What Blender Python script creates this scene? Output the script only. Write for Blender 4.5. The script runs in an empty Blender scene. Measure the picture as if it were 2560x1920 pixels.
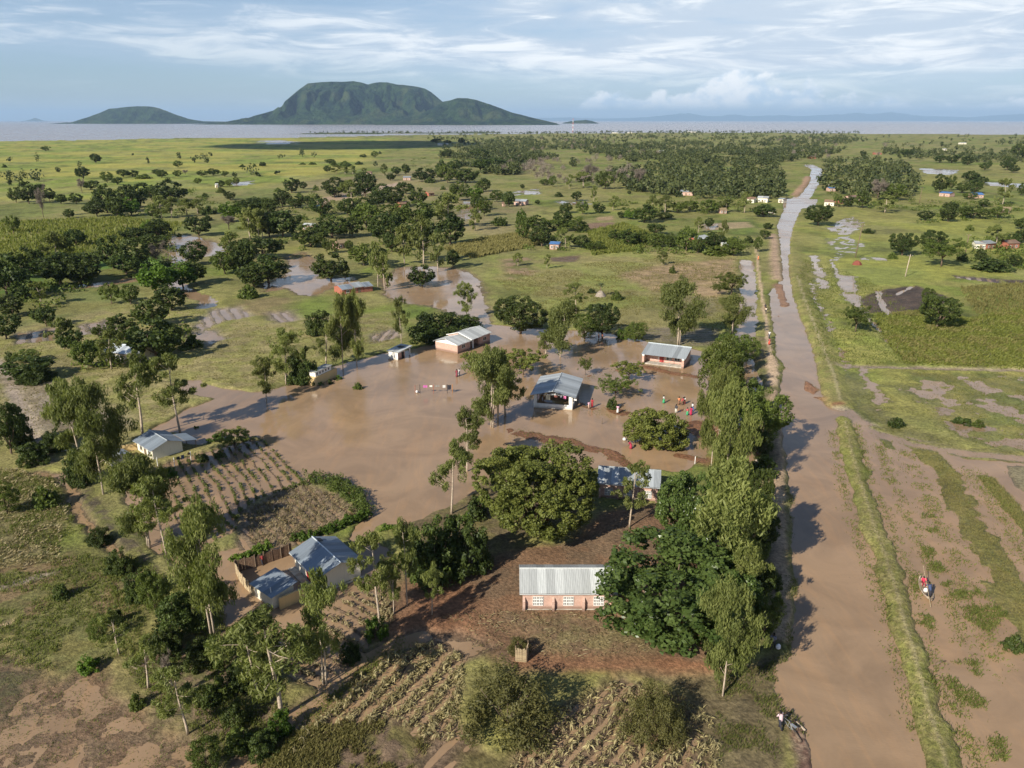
import bpy, math, random
import numpy as np
from mathutils import Vector, Matrix

# ------------------------------------------------------------------ camera
S = bpy.context.scene
COL = S.collection
F = 1948.0                                   # focal length in photo pixels (photo 2560 x 1920)
PITCH = math.atan((960 - 301) / F)
H = 45.0                                     # drone height above the flood
cam = bpy.data.cameras.new("camera")
cam.sensor_fit = 'HORIZONTAL'
cam.sensor_width = 36.0
cam.lens = 36.0 * F / 2560.0
cam.clip_start = 0.5
cam.clip_end = 120000.0
co = bpy.data.objects.new("camera", cam)
co.location = (0, 0, H)
co.rotation_euler = (math.pi / 2 - PITCH, 0, 0)
COL.objects.link(co)
S.camera = co

# ------------------------------------------------------------------ sun, sky, exposure
SUN_AZ, SUN_EL = 221.0, 31.5                 # azimuth clockwise from +Y
def sun_vec():
    a, e = math.radians(SUN_AZ), math.radians(SUN_EL)
    return Vector((math.sin(a) * math.cos(e), math.cos(a) * math.cos(e), math.sin(e)))
sl = bpy.data.lights.new("sun", 'SUN')
sl.energy = 5.0
sl.angle = math.radians(0.5)
sl.color = (1.0, 0.935, 0.81)
so = bpy.data.objects.new("sun", sl)
so.rotation_euler = sun_vec().to_track_quat('Z', 'Y').to_euler()
so.location = (0, 0, 300)
COL.objects.link(so)

S.view_settings.view_transform = 'Standard'
S.view_settings.look = 'None'
S.view_settings.exposure = 0.58
S.view_settings.gamma = 1.0
S.view_settings.use_curve_mapping = False
S.cycles.max_bounces = 6
S.cycles.diffuse_bounces = 3
S.cycles.glossy_bounces = 3
S.cycles.transmission_bounces = 3
S.cycles.transparent_max_bounces = 6
S.cycles.volume_bounces = 0
S.cycles.use_denoising = True
S.cycles.sample_clamp_indirect = 6.0

W = bpy.data.worlds.new("World")
S.world = W
W.use_nodes = True

class NT:
    """small helper round a node tree"""
    def __init__(s, tree):
        s.t = tree; s.n = tree.nodes; s.l = tree.links
    def new(s, typ, ins=None, **props):
        nd = s.n.new(typ)
        for k, v in props.items(): setattr(nd, k, v)
        if ins:
            for k, v in ins.items(): s.put(nd, k, v)
        return nd
    def put(s, nd, k, v):
        sock = nd.inputs[k]
        if isinstance(v, bpy.types.NodeSocket): s.l.new(v, sock)
        else: sock.default_value = v
    def math(s, op, a, b=0.0, c=None, clamp=False):
        nd = s.n.new('ShaderNodeMath'); nd.operation = op; nd.use_clamp = clamp
        s.put(nd, 0, a); s.put(nd, 1, b)
        if c is not None: s.put(nd, 2, c)
        return nd.outputs[0]
    def mix(s, f, a, b, mode='MIX'):
        nd = s.n.new('ShaderNodeMix'); nd.data_type = 'RGBA'; nd.blend_type = mode
        s.put(nd, 0, f)
        for i, v in ((6, a), (7, b)):
            if isinstance(v, tuple) and len(v) == 3: v = v + (1,)
            s.put(nd, i, v)
        return nd.outputs[2]
    def noise(s, vec, scale, detail=4, rough=0.55, dist=0.0):
        nd = s.new('ShaderNodeTexNoise', {'Scale': scale, 'Detail': detail, 'Roughness': rough, 'Distortion': dist})
        if vec is not None: s.l.new(vec, nd.inputs['Vector'])
        return nd.outputs[0]
    def ramp(s, fac, lo, hi, a=0.0, b=1.0):
        nd = s.n.new('ShaderNodeMapRange'); nd.interpolation_type = 'SMOOTHSTEP'
        s.put(nd, 0, fac); s.put(nd, 1, lo); s.put(nd, 2, hi); s.put(nd, 3, a); s.put(nd, 4, b)
        return nd.outputs[0]
    def scalevec(s, vec, sc):
        nd = s.n.new('ShaderNodeMapping'); s.l.new(vec, nd.inputs[0]); nd.inputs['Scale'].default_value = sc
        return nd.outputs[0]

def build_world():
    k = NT(W.node_tree); k.n.clear()
    out = k.new('ShaderNodeOutputWorld'); bg = k.new('ShaderNodeBackground')
    k.l.new(bg.outputs[0], out.inputs[0])
    sky = k.new('ShaderNodeTexSky', sky_type='NISHITA', sun_disc=False, sun_elevation=math.radians(SUN_EL),
                sun_rotation=math.radians(SUN_AZ), altitude=600.0, air_density=1.0, dust_density=0.6, ozone_density=1.2)
    tc = k.new('ShaderNodeTexCoord'); d = tc.outputs['Generated']
    sep = k.new('ShaderNodeSeparateXYZ'); k.l.new(d, sep.inputs[0])
    az = k.math('ARCTAN2', sep.outputs[0], sep.outputs[1])
    el = k.math('ARCSINE', sep.outputs[2])
    cl = k.new('ShaderNodeCombineXYZ', {0: k.math('MULTIPLY', az, 2.2), 1: k.math('MULTIPLY', el, 16.0), 2: 3.7})
    # broad thin sheet of stratus, streaky towards the horizon
    n1 = k.noise(cl.outputs[0], 1.3, 6, 0.55, 0.5)
    cl2 = k.new('ShaderNodeCombineXYZ', {0: k.math('MULTIPLY', az, 6.0), 1: k.math('MULTIPLY', el, 40.0), 2: 9.1})
    n2 = k.noise(cl2.outputs[0], 1.6, 8, 0.62, 0.7)
    sheet = k.math('ADD', k.math('MULTIPLY', n1, 0.7), k.math('MULTIPLY', n2, 0.3))
    right = k.ramp(az, -0.5, 0.35)           # the veil closes towards the right of the view
    low = k.ramp(el, 0.03, 0.085)            # and thins out low over the lake
    dens = k.math('ADD', k.math('MULTIPLY', low, 0.55), k.math('MULTIPLY', right, k.math('ADD', k.math('MULTIPLY', low, 0.22), 0.12)))
    m1 = k.math('MULTIPLY', k.ramp(sheet, 0.28, 0.56, 0.35, 1.0), k.math('ADD', dens, k.math('ADD', k.math('MULTIPLY', right, 0.30), 0.16)), clamp=True)
    m1 = k.math('MULTIPLY', m1, k.ramp(el, 0.13, 0.40, 1.0, 0.05))   # cloud thinned overhead to cut the fill light, full sheet only low down
    bright = k.ramp(k.math('ADD', k.math('MULTIPLY', n2, 0.6), k.math('MULTIPLY', n1, 0.4)), 0.46, 0.64)
    bright = k.math('ADD', k.math('MULTIPLY', bright, 0.75), k.math('MULTIPLY', right, 0.25), clamp=True)
    # cumulus bank low over the far shore
    c3 = k.new('ShaderNodeCombineXYZ', {0: k.math('MULTIPLY', az, 20.0), 1: k.math('MULTIPLY', el, 26.0), 2: 1.3})
    n3 = k.noise(c3.outputs[0], 1.0, 9, 0.62, 0.15)
    c4 = k.new('ShaderNodeCombineXYZ', {0: k.math('MULTIPLY', az, 9.0), 1: 4.2, 2: 7.7})
    hump = k.ramp(k.noise(c4.outputs[0], 1.0, 2, 0.5), 0.35, 0.68)
    top = k.math('ADD', k.math('MULTIPLY', k.math('MULTIPLY', k.ramp(az, 0.0, 0.22), hump), 0.040), 0.018)
    top = k.math('ADD', top, k.math('MULTIPLY', k.math('SUBTRACT', n3, 0.5), 0.075))
    cum = k.math('MULTIPLY', k.ramp(k.math('SUBTRACT', top, el), -0.003, 0.007), k.ramp(el, 0.006, 0.022))
    cum = k.math('MULTIPLY', cum, k.ramp(az, -0.12, 0.12))
    n4 = k.noise(c3.outputs[0], 2.6, 7, 0.62)
    base = k.mix(1.0, sky.outputs[0], (0.050, 0.058, 0.070), 'MULTIPLY')
    cloud_c = k.mix(bright, (0.335, 0.425, 0.535), (0.76, 0.775, 0.78))
    c = k.mix(m1, base, cloud_c)
    lit = k.ramp(k.math('ADD', k.math('MULTIPLY', n4, 0.5), k.math('MULTIPLY', n3, 0.5)), 0.40, 0.58)
    cumc = k.mix(lit, (0.46, 0.56, 0.66), (0.82, 0.82, 0.81))
    c = k.mix(k.math('MULTIPLY', cum, 0.9), c, cumc)
    k.l.new(c, bg.inputs[0]); bg.inputs[1].default_value = 1.0
build_world()

# ------------------------------------------------------------------ places: photo pixel -> point on the flood level
CP, SP = math.cos(PITCH), math.sin(PITCH)
def at(px, py, z=0.0):
    u = (px - 1280) / F; v = (py - 960) / F
    dz = -SP - v * CP
    t = (z - H) / dz
    return Vector((u * t, (CP - v * SP) * t, z))
def atv(P):
    P = np.asarray(P, float)
    u = (P[:, 0] - 1280) / F; v = (P[:, 1] - 960) / F
    t = -H / (-SP - v * CP)
    return np.stack([u * t, (CP - v * SP) * t], 1)
def hgt(px, pyb, pyt):
    """height of an upright thing standing at pixel (px,pyb) whose top is seen at row pyt"""
    p = at(px, pyb); v = (pyt - 960) / F
    return H + p.y * (-SP - v * CP) / (CP - v * SP)
def pxm(px, py):
    """photo pixels per metre at a ground point"""
    p = at(px, py); return F / (p.y * CP + H * SP)

# ------------------------------------------------------------------ numpy noise
def _hash(ix, iy, seed):
    n = (ix.astype(np.int64) * 374761393 + iy.astype(np.int64) * 668265263 + seed * 1274126177) & 0x7fffffff
    n = ((n ^ (n >> 13)) * 1274126177) & 0x7fffffff
    n = n ^ (n >> 16)
    return (n & 0xffff) / 65535.0
def vnoise(x, y, seed=0):
    ix = np.floor(x); iy = np.floor(y); fx = x - ix; fy = y - iy
    fx = fx * fx * (3 - 2 * fx); fy = fy * fy * (3 - 2 * fy)
    a = _hash(ix, iy, seed); b = _hash(ix + 1, iy, seed); c = _hash(ix, iy + 1, seed); d = _hash(ix + 1, iy + 1, seed)
    return (a * (1 - fx) + b * fx) * (1 - fy) + (c * (1 - fx) + d * fx) * fy
def fbm(x, y, seed=0, o=4, g=0.5):
    s = 0; a = 1; t = 0
    for i in range(o):
        s = s + a * vnoise(x, y, seed + i * 17); t += a; a *= g; x = x * 2.03 + 11.3; y = y * 2.03 + 5.7
    return s / t
def sstep(a, b, x):
    t = np.clip((x - a) / (b - a), 0, 1); return t * t * (3 - 2 * t)

# ------------------------------------------------------------------ mesh helpers
def tag(o, label=None, cat=None, group=None, kind=None):
    if label: o['label'] = label
    if cat: o['category'] = cat
    if group: o['group'] = group
    if kind: o['kind'] = kind
    return o
def link(name, data, parent=None, mat=None):
    o = bpy.data.objects.new(name, data); COL.objects.link(o)
    if parent is not None: o.parent = parent
    if mat is not None and data is not None and not data.materials: data.materials.append(mat)
    return o
def empty(name, loc=(0, 0, 0), rz=0.0):
    o = bpy.data.objects.new(name, None); COL.objects.link(o)
    o.location = loc; o.rotation_euler = (0, 0, rz); o.empty_display_size = 0.5
    return o
def npmesh(name, V, Q, mat=None, attrs=None, smooth=False):
    """mesh from arrays: V (n,3), Q (m,k) faces of k corners"""
    me = bpy.data.meshes.new(name)
    V = np.ascontiguousarray(V, np.float32); Q = np.ascontiguousarray(Q, np.int32)
    m, kk = Q.shape
    me.vertices.add(len(V)); me.vertices.foreach_set('co', V.ravel())
    me.loops.add(m * kk); me.loops.foreach_set('vertex_index', Q.ravel())
    me.polygons.add(m); me.polygons.foreach_set('loop_start', np.arange(0, m * kk, kk, dtype=np.int32))
    if smooth: me.polygons.foreach_set('use_smooth', np.ones(m, bool))
    for an, (typ, arr) in (attrs or {}).items():
        a = me.attributes.new(an, typ, 'POINT')
        arr = np.ascontiguousarray(arr, np.float32)
        a.data.foreach_set('color' if typ == 'FLOAT_COLOR' else 'value', arr.ravel())
    me.update(calc_edges=True)
    if mat: me.materials.append(mat)
    return me
class MB:
    """collects boxes, tubes, prisms into one mesh"""
    def __init__(s): s.v = []; s.f = []
    def add(s, V, Fs):
        b = len(s.v); s.v += [tuple(p) for p in V]; s.f += [tuple(i + b for i in f) for f in Fs]; return s
    def box(s, x0, x1, y0, y1, z0, z1):
        return s.add([(x0, y0, z0), (x1, y0, z0), (x1, y1, z0), (x0, y1, z0), (x0, y0, z1), (x1, y0, z1), (x1, y1, z1), (x0, y1, z1)],
                     [(0, 3, 2, 1), (4, 5, 6, 7), (0, 1, 5, 4), (1, 2, 6, 5), (2, 3, 7, 6), (3, 0, 4, 7)])
    def slab(s, pts, t):
        """a planar polygon given a thickness t along its normal (downwards)"""
        P = [Vector(p) for p in pts]; n = (P[1] - P[0]).cross(P[2] - P[0]).normalized()
        k = len(P); lo = [p - n * t for p in P]
        fs = [tuple(range(k)), tuple(range(2 * k - 1, k - 1, -1))]
        fs += [(i, i + k, (i + 1) % k + k, (i + 1) % k) for i in range(k)]
        return s.add(P + lo, fs)
    def tube(s, pts, rad, seg=6, cap=True):
        P = [Vector(p) for p in pts]; n = len(P); ring = []
        for i in range(n):
            d = (P[min(i + 1, n - 1)] - P[max(i - 1, 0)]).normalized()
            a = d.cross(Vector((0.13, 0.97, 0.2)));
            if a.length < 0.1: a = d.cross(Vector((1, 0, 0)))
            a.normalize(); b = d.cross(a)
            r = rad[i] if isinstance(rad, (list, tuple)) else rad
            ring += [P[i] + (a * math.cos(t) + b * math.sin(t)) * r for t in [2 * math.pi * j / seg for j in range(seg)]]
        fs = [(i * seg + j, i * seg + (j + 1) % seg, (i + 1) * seg + (j + 1) % seg, (i + 1) * seg + j) for i in range(n - 1) for j in range(seg)]
        if cap: fs += [tuple(range(seg - 1, -1, -1)), tuple(range((n - 1) * seg, n * seg))]
        return s.add(ring, fs)
    def lathe(s, prof, seg=8, c=(0, 0, 0), sx=1.0, sy=1.0):
        V = [(c[0] + r * sx * math.cos(2 * math.pi * j / seg), c[1] + r * sy * math.sin(2 * math.pi * j / seg), c[2] + z) for r, z in prof for j in range(seg)]
        n = len(prof)
        fs = [(i * seg + j, i * seg + (j + 1) % seg, (i + 1) * seg + (j + 1) % seg, (i + 1) * seg + j) for i in range(n - 1) for j in range(seg)]
        fs += [tuple(range(seg - 1, -1, -1)), tuple(range((n - 1) * seg, n * seg))]
        return s.add(V, fs)
    def mesh(s, name, smooth=False):
        me = bpy.data.meshes.new(name); me.from_pydata([tuple(p) for p in s.v], [], s.f)
        if smooth: me.polygons.foreach_set('use_smooth', [True] * len(me.polygons))
        me.update(); return me
    def build(s, name, mat, parent=None, smooth=False):
        return link(name, s.mesh(name, smooth), parent, mat)

# ------------------------------------------------------------------ materials
def mat_new(name):
    m = bpy.data.materials.new(name); m.use_nodes = True
    k = NT(m.node_tree); b = k.n['Principled BSDF']; return m, k, b
def plain(name, c, rough=0.8, metal=0.0, var=0.18, scale=3.0, spec=0.3, bump=0.0, dirt=None):
    m, k, b = mat_new(name)
    tc = k.new('ShaderNodeTexCoord')
    n = k.noise(tc.outputs['Object'], scale, 5, 0.6)
    f = k.ramp(n, 0.3, 0.7, 1 - var, 1 + var)
    col = k.mix(1.0, c, k.new('ShaderNodeCombineXYZ', {0: f, 1: f, 2: f}).outputs[0], 'MULTIPLY')
    if dirt:
        n2 = k.noise(tc.outputs['Object'], scale * 0.37 + 0.2, 6, 0.65, 0.4)
        col = k.mix(k.ramp(n2, 0.5, 0.68, 0.0, dirt[1]), col, dirt[0])
    k.l.new(col, b.inputs['Base Color'])
    b.inputs['Roughness'].default_value = rough; b.inputs['Metallic'].default_value = metal
    b.inputs['Specular IOR Level'].default_value = spec
    if bump:
        bp = k.new('ShaderNodeBump', {'Strength': 1.0, 'Distance': bump, 'Height': n}); k.l.new(bp.outputs[0], b.inputs['Normal'])
    return m
# ------------------------------------------------------------------ ground: one sheet, flood plain cut into fields, ditches, bunds
GREEN = (0.085, 0.118, 0.022); OLIVE = (0.135, 0.130, 0.042); YELLOW = (0.175, 0.170, 0.045); DRY = (0.225, 0.170, 0.085)
RED = (0.190, 0.095, 0.050); MUD = (0.150, 0.103, 0.066); PALE = (0.40, 0.29, 0.19); DARK = (0.060, 0.045, 0.035)
TAN = (0.27, 0.19, 0.105); STRAW = (0.30, 0.235, 0.115); LUSH = (0.075, 0.125, 0.018); DKGREEN = (0.045, 0.065, 0.016)

YARD = [(450,1085),(380,1078),(470,1022),(560,994),(600,988),(690,972),(735,957),(790,932),(843,916),(889,903),(970,883),(1035,872),(1089,862),(1110,830),
        (1200,805),(1226,812),(1345,822),(1431,826),(1489,828),(1547,840),(1602,850),(1665,872),(1730,872),(1770,880),(1768,1000),(1765,1100),(1765,1150),
        (1700,1180),(1640,1172),(1500,1166),(1440,1180),(1220,1190),(1190,1220),(1140,1260),(1090,1275),(1060,1290),(1020,1312),(950,1310),(930,1330),(950,1370),(1000,1405),
        (950,1450),(900,1440),(880,1350),(890,1320),(928,1290),(880,1235),(820,1200),(760,1190),(745,1178),(672,1108),(640,1090),(560,1098),(500,1112),(460,1112)]
CHANNEL = [(1964,518),(1945,563),(1950,600),(1954,640),(1957,696),(1925,733),(1936,825),(1941,848),(1944,896),(1966,912),(1955,961),(1948,1030),(1965,1126),(1982,1239),
           (1988,1387),(1995,1511),(1980,1639),(1953,1686),(1964,1764),(2000,1830),(2020,1920),(2040,2300),(2420,2300),(2310,1920),(2295,1845),(2283,1764),(2244,1628),(2221,1530),(2186,1414),
           (2139,1297),(2118,1200),(2102,1147),(2089,1061),(2092,1044),(2123,1042),(2105,1018),(2085,1020),(2051,982),(2046,920),(2040,892),(2020,837),(1992,769),(1983,743),(1974,680),(1972,616),(1980,569),(2002,521)]
MARSH = [(2120,1040),(2110,1012),(2180,1060),(2250,1100),(2330,1130),(2440,1150),(2560,1160),(2760,1175),(3100,2300),(2420,2300),(2400,1920),(2376,1845),(2322,1705),(2272,1511),(2217,1317),(2181,1233),(2147,1095)]
LAKE = [(-6000,356),(0,352),(250,349),(420,345),(700,344),(900,340),(1000,337),(1100,336),(1400,333),(1700,331),(1900,331),(2200,334),(2560,336),(8000,338),(8000,303.3),(-6000,303.3)]
def P(kind, pts, h=None, col=None, col2=None, cs=3.0, soft=1.0, warp=1.0, amp=0.0, ns=2.0, w=1.0, ridge=None, op=1.0, wet=None):
    return dict(kind=kind, pts=pts, h=h, col=col, col2=col2, cs=cs, soft=soft, warp=warp, amp=amp, ns=ns, w=w, ridge=ridge, op=op, wet=wet)
ZONES = [
 # far plain and farmland colours
 P('poly', [(-900,360),(700,345),(1000,345),(900,420),(700,460),(300,500),(-900,520)], col=(0.165,0.20,0.034), col2=(0.26,0.24,0.05), cs=60, soft=20),
 P('poly', [(-900,520),(300,500),(700,470),(760,560),(400,600),(-900,640)], col=(0.135,0.15,0.038), col2=(0.19,0.17,0.06), cs=30, soft=10),
 P('poly', [(700,460),(1100,420),(1350,520),(1250,600),(900,520)], col=(0.15,0.145,0.05), col2=(0.20,0.165,0.075), cs=25, soft=8),
 P('poly', [(-300,620),(420,640),(430,700),(200,830),(-300,850)], col=LUSH, col2=(0.12,0.12,0.03), cs=12, soft=4),
 P('poly', [(2050,700),(2900,660),(2900,1000),(2050,1060)], col=(0.16,0.18,0.036), col2=(0.20,0.19,0.05), cs=8, soft=4),
 P('poly', [(2000,560),(2900,520),(2900,680),(2100,720)], col=(0.165,0.18,0.042), col2=(0.21,0.21,0.045), cs=20, soft=6),
 P('poly', [(1220,640),(1640,625),(1860,640),(1860,840),(1500,830),(1350,810),(1225,780)], col=(0.175,0.185,0.046), col2=(0.20,0.175,0.065), cs=14, soft=3),
 P('poly', [(1600,560),(1880,540),(1900,600),(1640,620)], col=(0.10,0.135,0.025), col2=YELLOW, cs=20, soft=4),
 P('poly', [(1545,690),(1640,665),(1835,648),(1843,700),(1800,750),(1735,742),(1690,720),(1640,735)], col=TAN, col2=(0.20,0.15,0.07), cs=4, soft=2.5, warp=2, ridge=((1700,700),(1840,698),1.6,0.10)),
 P('poly', [(1650,735),(1800,750),(1790,790),(1690,800)], col=(0.19,0.16,0.08), col2=(0.15,0.13,0.06), cs=3, soft=2, ridge=((1700,780),(1790,775),1.5,0.12)),
 P('poly', [(1465,560),(1535,557),(1540,575),(1470,575)], col=(0.17,0.11,0.07), soft=1.5),
 P('poly', [(1490,545),(1530,542),(1535,552),(1492,553)], col=TAN, soft=1),
 P('poly', [(1375,645),(1450,640),(1440,655),(1380,655)], col=(0.13,0.09,0.06), soft=1, ridge=((1380,650),(1440,648),2.2,0.12)),
 P('poly', [(1745,560),(1870,556),(1885,570),(1760,578)], col=(0.26,0.20,0.11), soft=2),
 P('poly', [(1110,620),(1200,600),(1330,582),(1350,615),(1180,645)], col=(0.17,0.165,0.05), col2=STRAW, cs=4, soft=3),
 P('poly', [(1250,650),(1330,640),(1340,690),(1270,700)], col=(0.22,0.15,0.09), col2=OLIVE, cs=5, soft=3),
 P('poly', [(600,750),(740,740),(760,790),(640,800),(560,780)], col=(0.17,0.135,0.06), col2=OLIVE, cs=5, soft=3),
 P('poly', [(1000,775),(1070,765),(1080,790),(1010,800)], col=(0.11,0.15,0.025), soft=3),
 P('poly', [(740,745),(850,740),(830,800),(740,800)], col=(0.12,0.15,0.028), soft=3),
 # stubble field north-west of the yard
 P('poly', [(-100,850),(430,740),(640,810),(990,780),(1010,860),(840,910),(690,970),(560,990),(470,1020),(350,1090),(-100,1150)], col=(0.175,0.17,0.050), col2=(0.205,0.175,0.075), cs=2.2, soft=3),
 P('poly', [(40,960),(140,955),(240,1010),(330,1060),(240,1100),(60,1080)], col=(0.17,0.135,0.085), col2=(0.22,0.18,0.13), cs=3, soft=3),
 P('line', [(-60,880),(0,910),(30,960),(50,1020),(75,1080),(110,1160)], h=0.15, col=(0.27,0.215,0.165), w=1.3, soft=1.2),
 # ploughed dark field and green crop on the east side
 P('poly', [(2178,786),(2290,770),(2400,770),(2560,740),(2900,720),(2900,935),(2265,918),(2230,880)], h=0.4, col=(0.155,0.165,0.040), col2=(0.11,0.13,0.03), cs=3, soft=1),
 P('poly', [(2350,700),(2900,670),(2900,800),(2420,800)], col=(0.14,0.165,0.030), col2=(0.19,0.18,0.05), cs=6, soft=2),
 P('poly', [(2148,749),(2196,729),(2287,715),(2379,749),(2330,780),(2306,794),(2224,790),(2173,784)], h=0.30, col=DARK, col2=(0.085,0.06,0.045), cs=3, soft=0.6, warp=0.6, ridge=((2200,755),(2340,752),0.8,0.08), wet=0.3),
 P('line', [(2196,728),(2200,750),(2212,775),(2225,792)], h=-0.3, w=0.8, soft=0.4), P('line', [(2240,737),(2268,725),(2280,716)], h=-0.3, w=0.7, soft=0.4),
 P('poly', [(2380,690),(2500,700),(2500,710),(2395,697)], h=0.02, col=(0.08,0.06,0.06), soft=0.6, amp=0.0, ridge=((2400,684),(2412,700),2.6,0.2)),
 P('poly', [(2500,700),(2700,706),(2700,716),(2520,710)], h=0.2, col=DARK, soft=1),
 # puddled fields around the village, west
 P('poly', [(950,700),(1000,668),(1090,665),(1160,675),(1205,700),(1222,760),(1228,815),(1200,812),(1150,795),(1100,775),(1060,765),(990,755),(955,735)], h=-0.10, col=MUD, soft=2, warp=2, amp=0.09, ns=4, ridge=((1130,690),(1205,790),2.4,0.07)),
 P('poly', [(715,640),(760,630),(790,648),(800,698),(880,693),(900,702),(830,722),(790,742),(740,737),(715,722),(660,732),(650,715),(720,680)], h=-0.10, col=MUD, soft=2, warp=2, amp=0.10, ns=4, ridge=((730,700),(790,735),2.2,0.06)),
 P('poly', [(415,590),(480,588),(565,612),(560,640),(480,645),(430,690),(412,640)], h=-0.12, col=MUD, soft=3, warp=3, amp=0.2, ns=6),
 P('line', [(195,718),(290,706),(360,694)], h=-0.25, w=3.5, soft=1.5, warp=2), P('line', [(425,703),(480,738),(520,750),(512,768)], h=-0.25, w=2.5, soft=1.5, warp=2),
 P('line', [(340,600),(400,596),(470,596)], h=-0.1, w=4, soft=2, warp=3, amp=0.2, ns=4),
 P('poly', [(480,818),(530,775),(600,768),(635,792),(560,806),(500,828)], h=-0.03, col=(0.21,0.17,0.13), soft=1.5, ridge=((560,775),(580,806),2.4,0.13)),
 P('poly', [(195,815),(280,798),(305,832),(200,838)], h=-0.06, col=(0.16,0.13,0.1), soft=1, ridge=((235,805),(250,832),3.0,0.16)),
 P('poly', [(38,836),(140,818),(136,852),(45,862)], h=-0.06, col=(0.16,0.13,0.1), soft=1, ridge=((90,828),(92,856),3.2,0.16)),
 P('poly', [(670,785),(730,778),(752,800),(690,812)], h=0.0, col=(0.2,0.16,0.12), soft=2, warp=2, ridge=((700,780),(730,805),2.2,0.12)),
 P('poly', [(455,832),(540,826),(565,848),(520,872),(480,852)], h=-0.05, col=(0.2,0.17,0.13), soft=2, warp=2.5, amp=0.15, ns=3),
 P('poly', [(930,835),(1000,820),(1000,845),(930,860)], h=0.02, col=(0.2,0.16,0.12), soft=1.5, ridge=((940,855),(965,830),2.0,0.13)),
 P('poly', [(1150,500),(1210,508),(1215,530),(1160,560),(1140,540)], h=-0.05, soft=4, warp=5, amp=0.2, ns=8),
 P('poly', [(1250,480),(1350,470),(1360,486),(1260,490)], h=-0.03, soft=6, warp=6, amp=0.2, ns=12), P('poly', [(1390,500),(1480,497),(1480,512),(1390,515)], h=-0.03, soft=5, warp=6, amp=0.2, ns=12),
 P('poly', [(1755,560),(1800,558),(1790,575),(1760,574)], h=-0.1, soft=2, warp=2), P('poly', [(1840,645),(1880,650),(1878,670),(1850,672)], h=-0.05, soft=2, warp=2, amp=0.1),
 P('poly', [(2300,420),(2400,425),(2380,438),(2310,434)], h=-0.2, soft=6, warp=6), P('poly', [(2460,455),(2570,460),(2560,470),(2470,464)], h=-0.2, soft=5, warp=5),
 P('poly', [(560,455),(640,450),(640,462),(580,466)], h=-0.1, soft=8, warp=8, amp=0.2, ns=14), P('poly', [(640,350),(760,352),(720,362),(650,360)], h=-0.1, soft=30, warp=30, amp=0.3, ns=60),
 P('poly', [(780,500),(1000,455),(1010,462),(800,512)], h=0.02, col=PALE, soft=2, warp=2),
 # school yard flood
 P('poly', YARD, h=-0.55, col=MUD, soft=0.6, warp=0.9),
 P('line', [(468,962),(520,978),(580,988),(640,1000)], h=-0.3, w=2.4, soft=0.8),
 P('line', [(1284,1075),(1336,1096),(1420,1107),(1518,1133),(1573,1162)], h=0.03, col=RED, w=2.3, soft=1.6, amp=0.10, ns=3, warp=1.5),
 P('line', [(1605,915),(1651,927),(1740,942)], h=0.03, col=RED, w=2.0, soft=1.5, amp=0.08, ns=3, warp=1.5),
 P('line', [(1437,1014),(1500,1030),(1570,1034)], h=0.0, col=RED, w=3.0, soft=2, amp=0.10, ns=3.5, warp=2),
 P('line', [(1478,948),(1547,926)], h=-0.02, col=RED, w=3.0, soft=2, amp=0.10, ns=3.5, warp=2),
 P('line', [(1736,1064),(1785,1090)], h=0.06, col=RED, w=3.2, soft=1.6, warp=1.5), P('line', [(1698,1138),(1755,1153)], h=0.05, col=RED, w=1.6, soft=1.2, warp=1),
 P('poly', [(1605,950),(1663,948),(1670,985),(1610,992)], h=-0.03, col=OLIVE, soft=2.5, amp=0.10, ns=2.5, warp=2), P('poly', [(1410,830),(1500,835),(1560,852),(1530,900),(1450,880)], h=-0.03, col=MUD, soft=3, amp=0.12, ns=3, warp=2),
 P('poly', [(690,1130),(760,1150),(900,1190),(1060,1240),(1040,1280),(900,1230),(740,1180)], h=-0.08, col=(0.1,0.08,0.06), soft=3, amp=0.14, ns=1.1, warp=2),
 # gardens with planting ridges standing in water
 P('poly', [(385,1170),(430,1150),(520,1130),(620,1098),(672,1108),(750,1190),(825,1205),(745,1215),(690,1235),(640,1250),(600,1280),(590,1330),(540,1350),(500,1385),(440,1340),(385,1260)], h=-0.10, col=MUD, soft=0.7, warp=0.6, ridge=((672,1108),(742,1177),1.2,0.18)),
 P('poly', [(600,1280),(690,1235),(760,1210),(850,1240),(918,1292),(870,1318),(790,1352),(730,1372),(640,1392),(590,1370)], h=0.05, col=(0.16,0.115,0.075), col2=(0.2,0.15,0.09), cs=1.0, soft=0.6, warp=0.5, ridge=((672,1208),(742,1277),1.3,0.10)),
 P('poly', [(385,1265),(440,1340),(500,1385),(590,1370),(735,1380),(765,1440),(800,1480),(930,1440),(960,1400),(1010,1430),(975,1500),(940,1570),(860,1600),(830,1640),(720,1640),(620,1600),(560,1580),(545,1500),(470,1430),(385,1370),(330,1330),(300,1200)], h=-0.14, col=MUD, soft=0.8, amp=0.12, ns=1.8, warp=1),
 P('poly', [(715,1560),(800,1540),(860,1490),(960,1475),(985,1560),(930,1610),(860,1690),(800,1725),(730,1710),(695,1640)], h=-0.07, col=MUD, soft=0.7, warp=0.7, ridge=((865,1504),(917,1530),1.25,0.17)),
 P('line', [(100,1185),(150,1190),(190,1240),(210,1300),(290,1385),(340,1440),(360,1500)], h=-0.05, col=(0.13,0.09,0.06), w=0.9, soft=0.8, amp=0.08, ns=1.2, warp=1.2),  # muddy track, its colour darkened for the shadow lying over it
 P('line', [(215,1205),(225,1250),(270,1310),(310,1355),(360,1400),(395,1470)], h=0.35, col=(0.10,0.08,0.05), col2=OLIVE, cs=0.8, w=0.7, soft=0.5),
 P('poly', [(-60,1190),(110,1200),(150,1280),(120,1400),(-60,1430)], h=0.35, col=(0.17,0.145,0.065), col2=(0.10,0.10,0.03), cs=1.0, soft=1),
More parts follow.
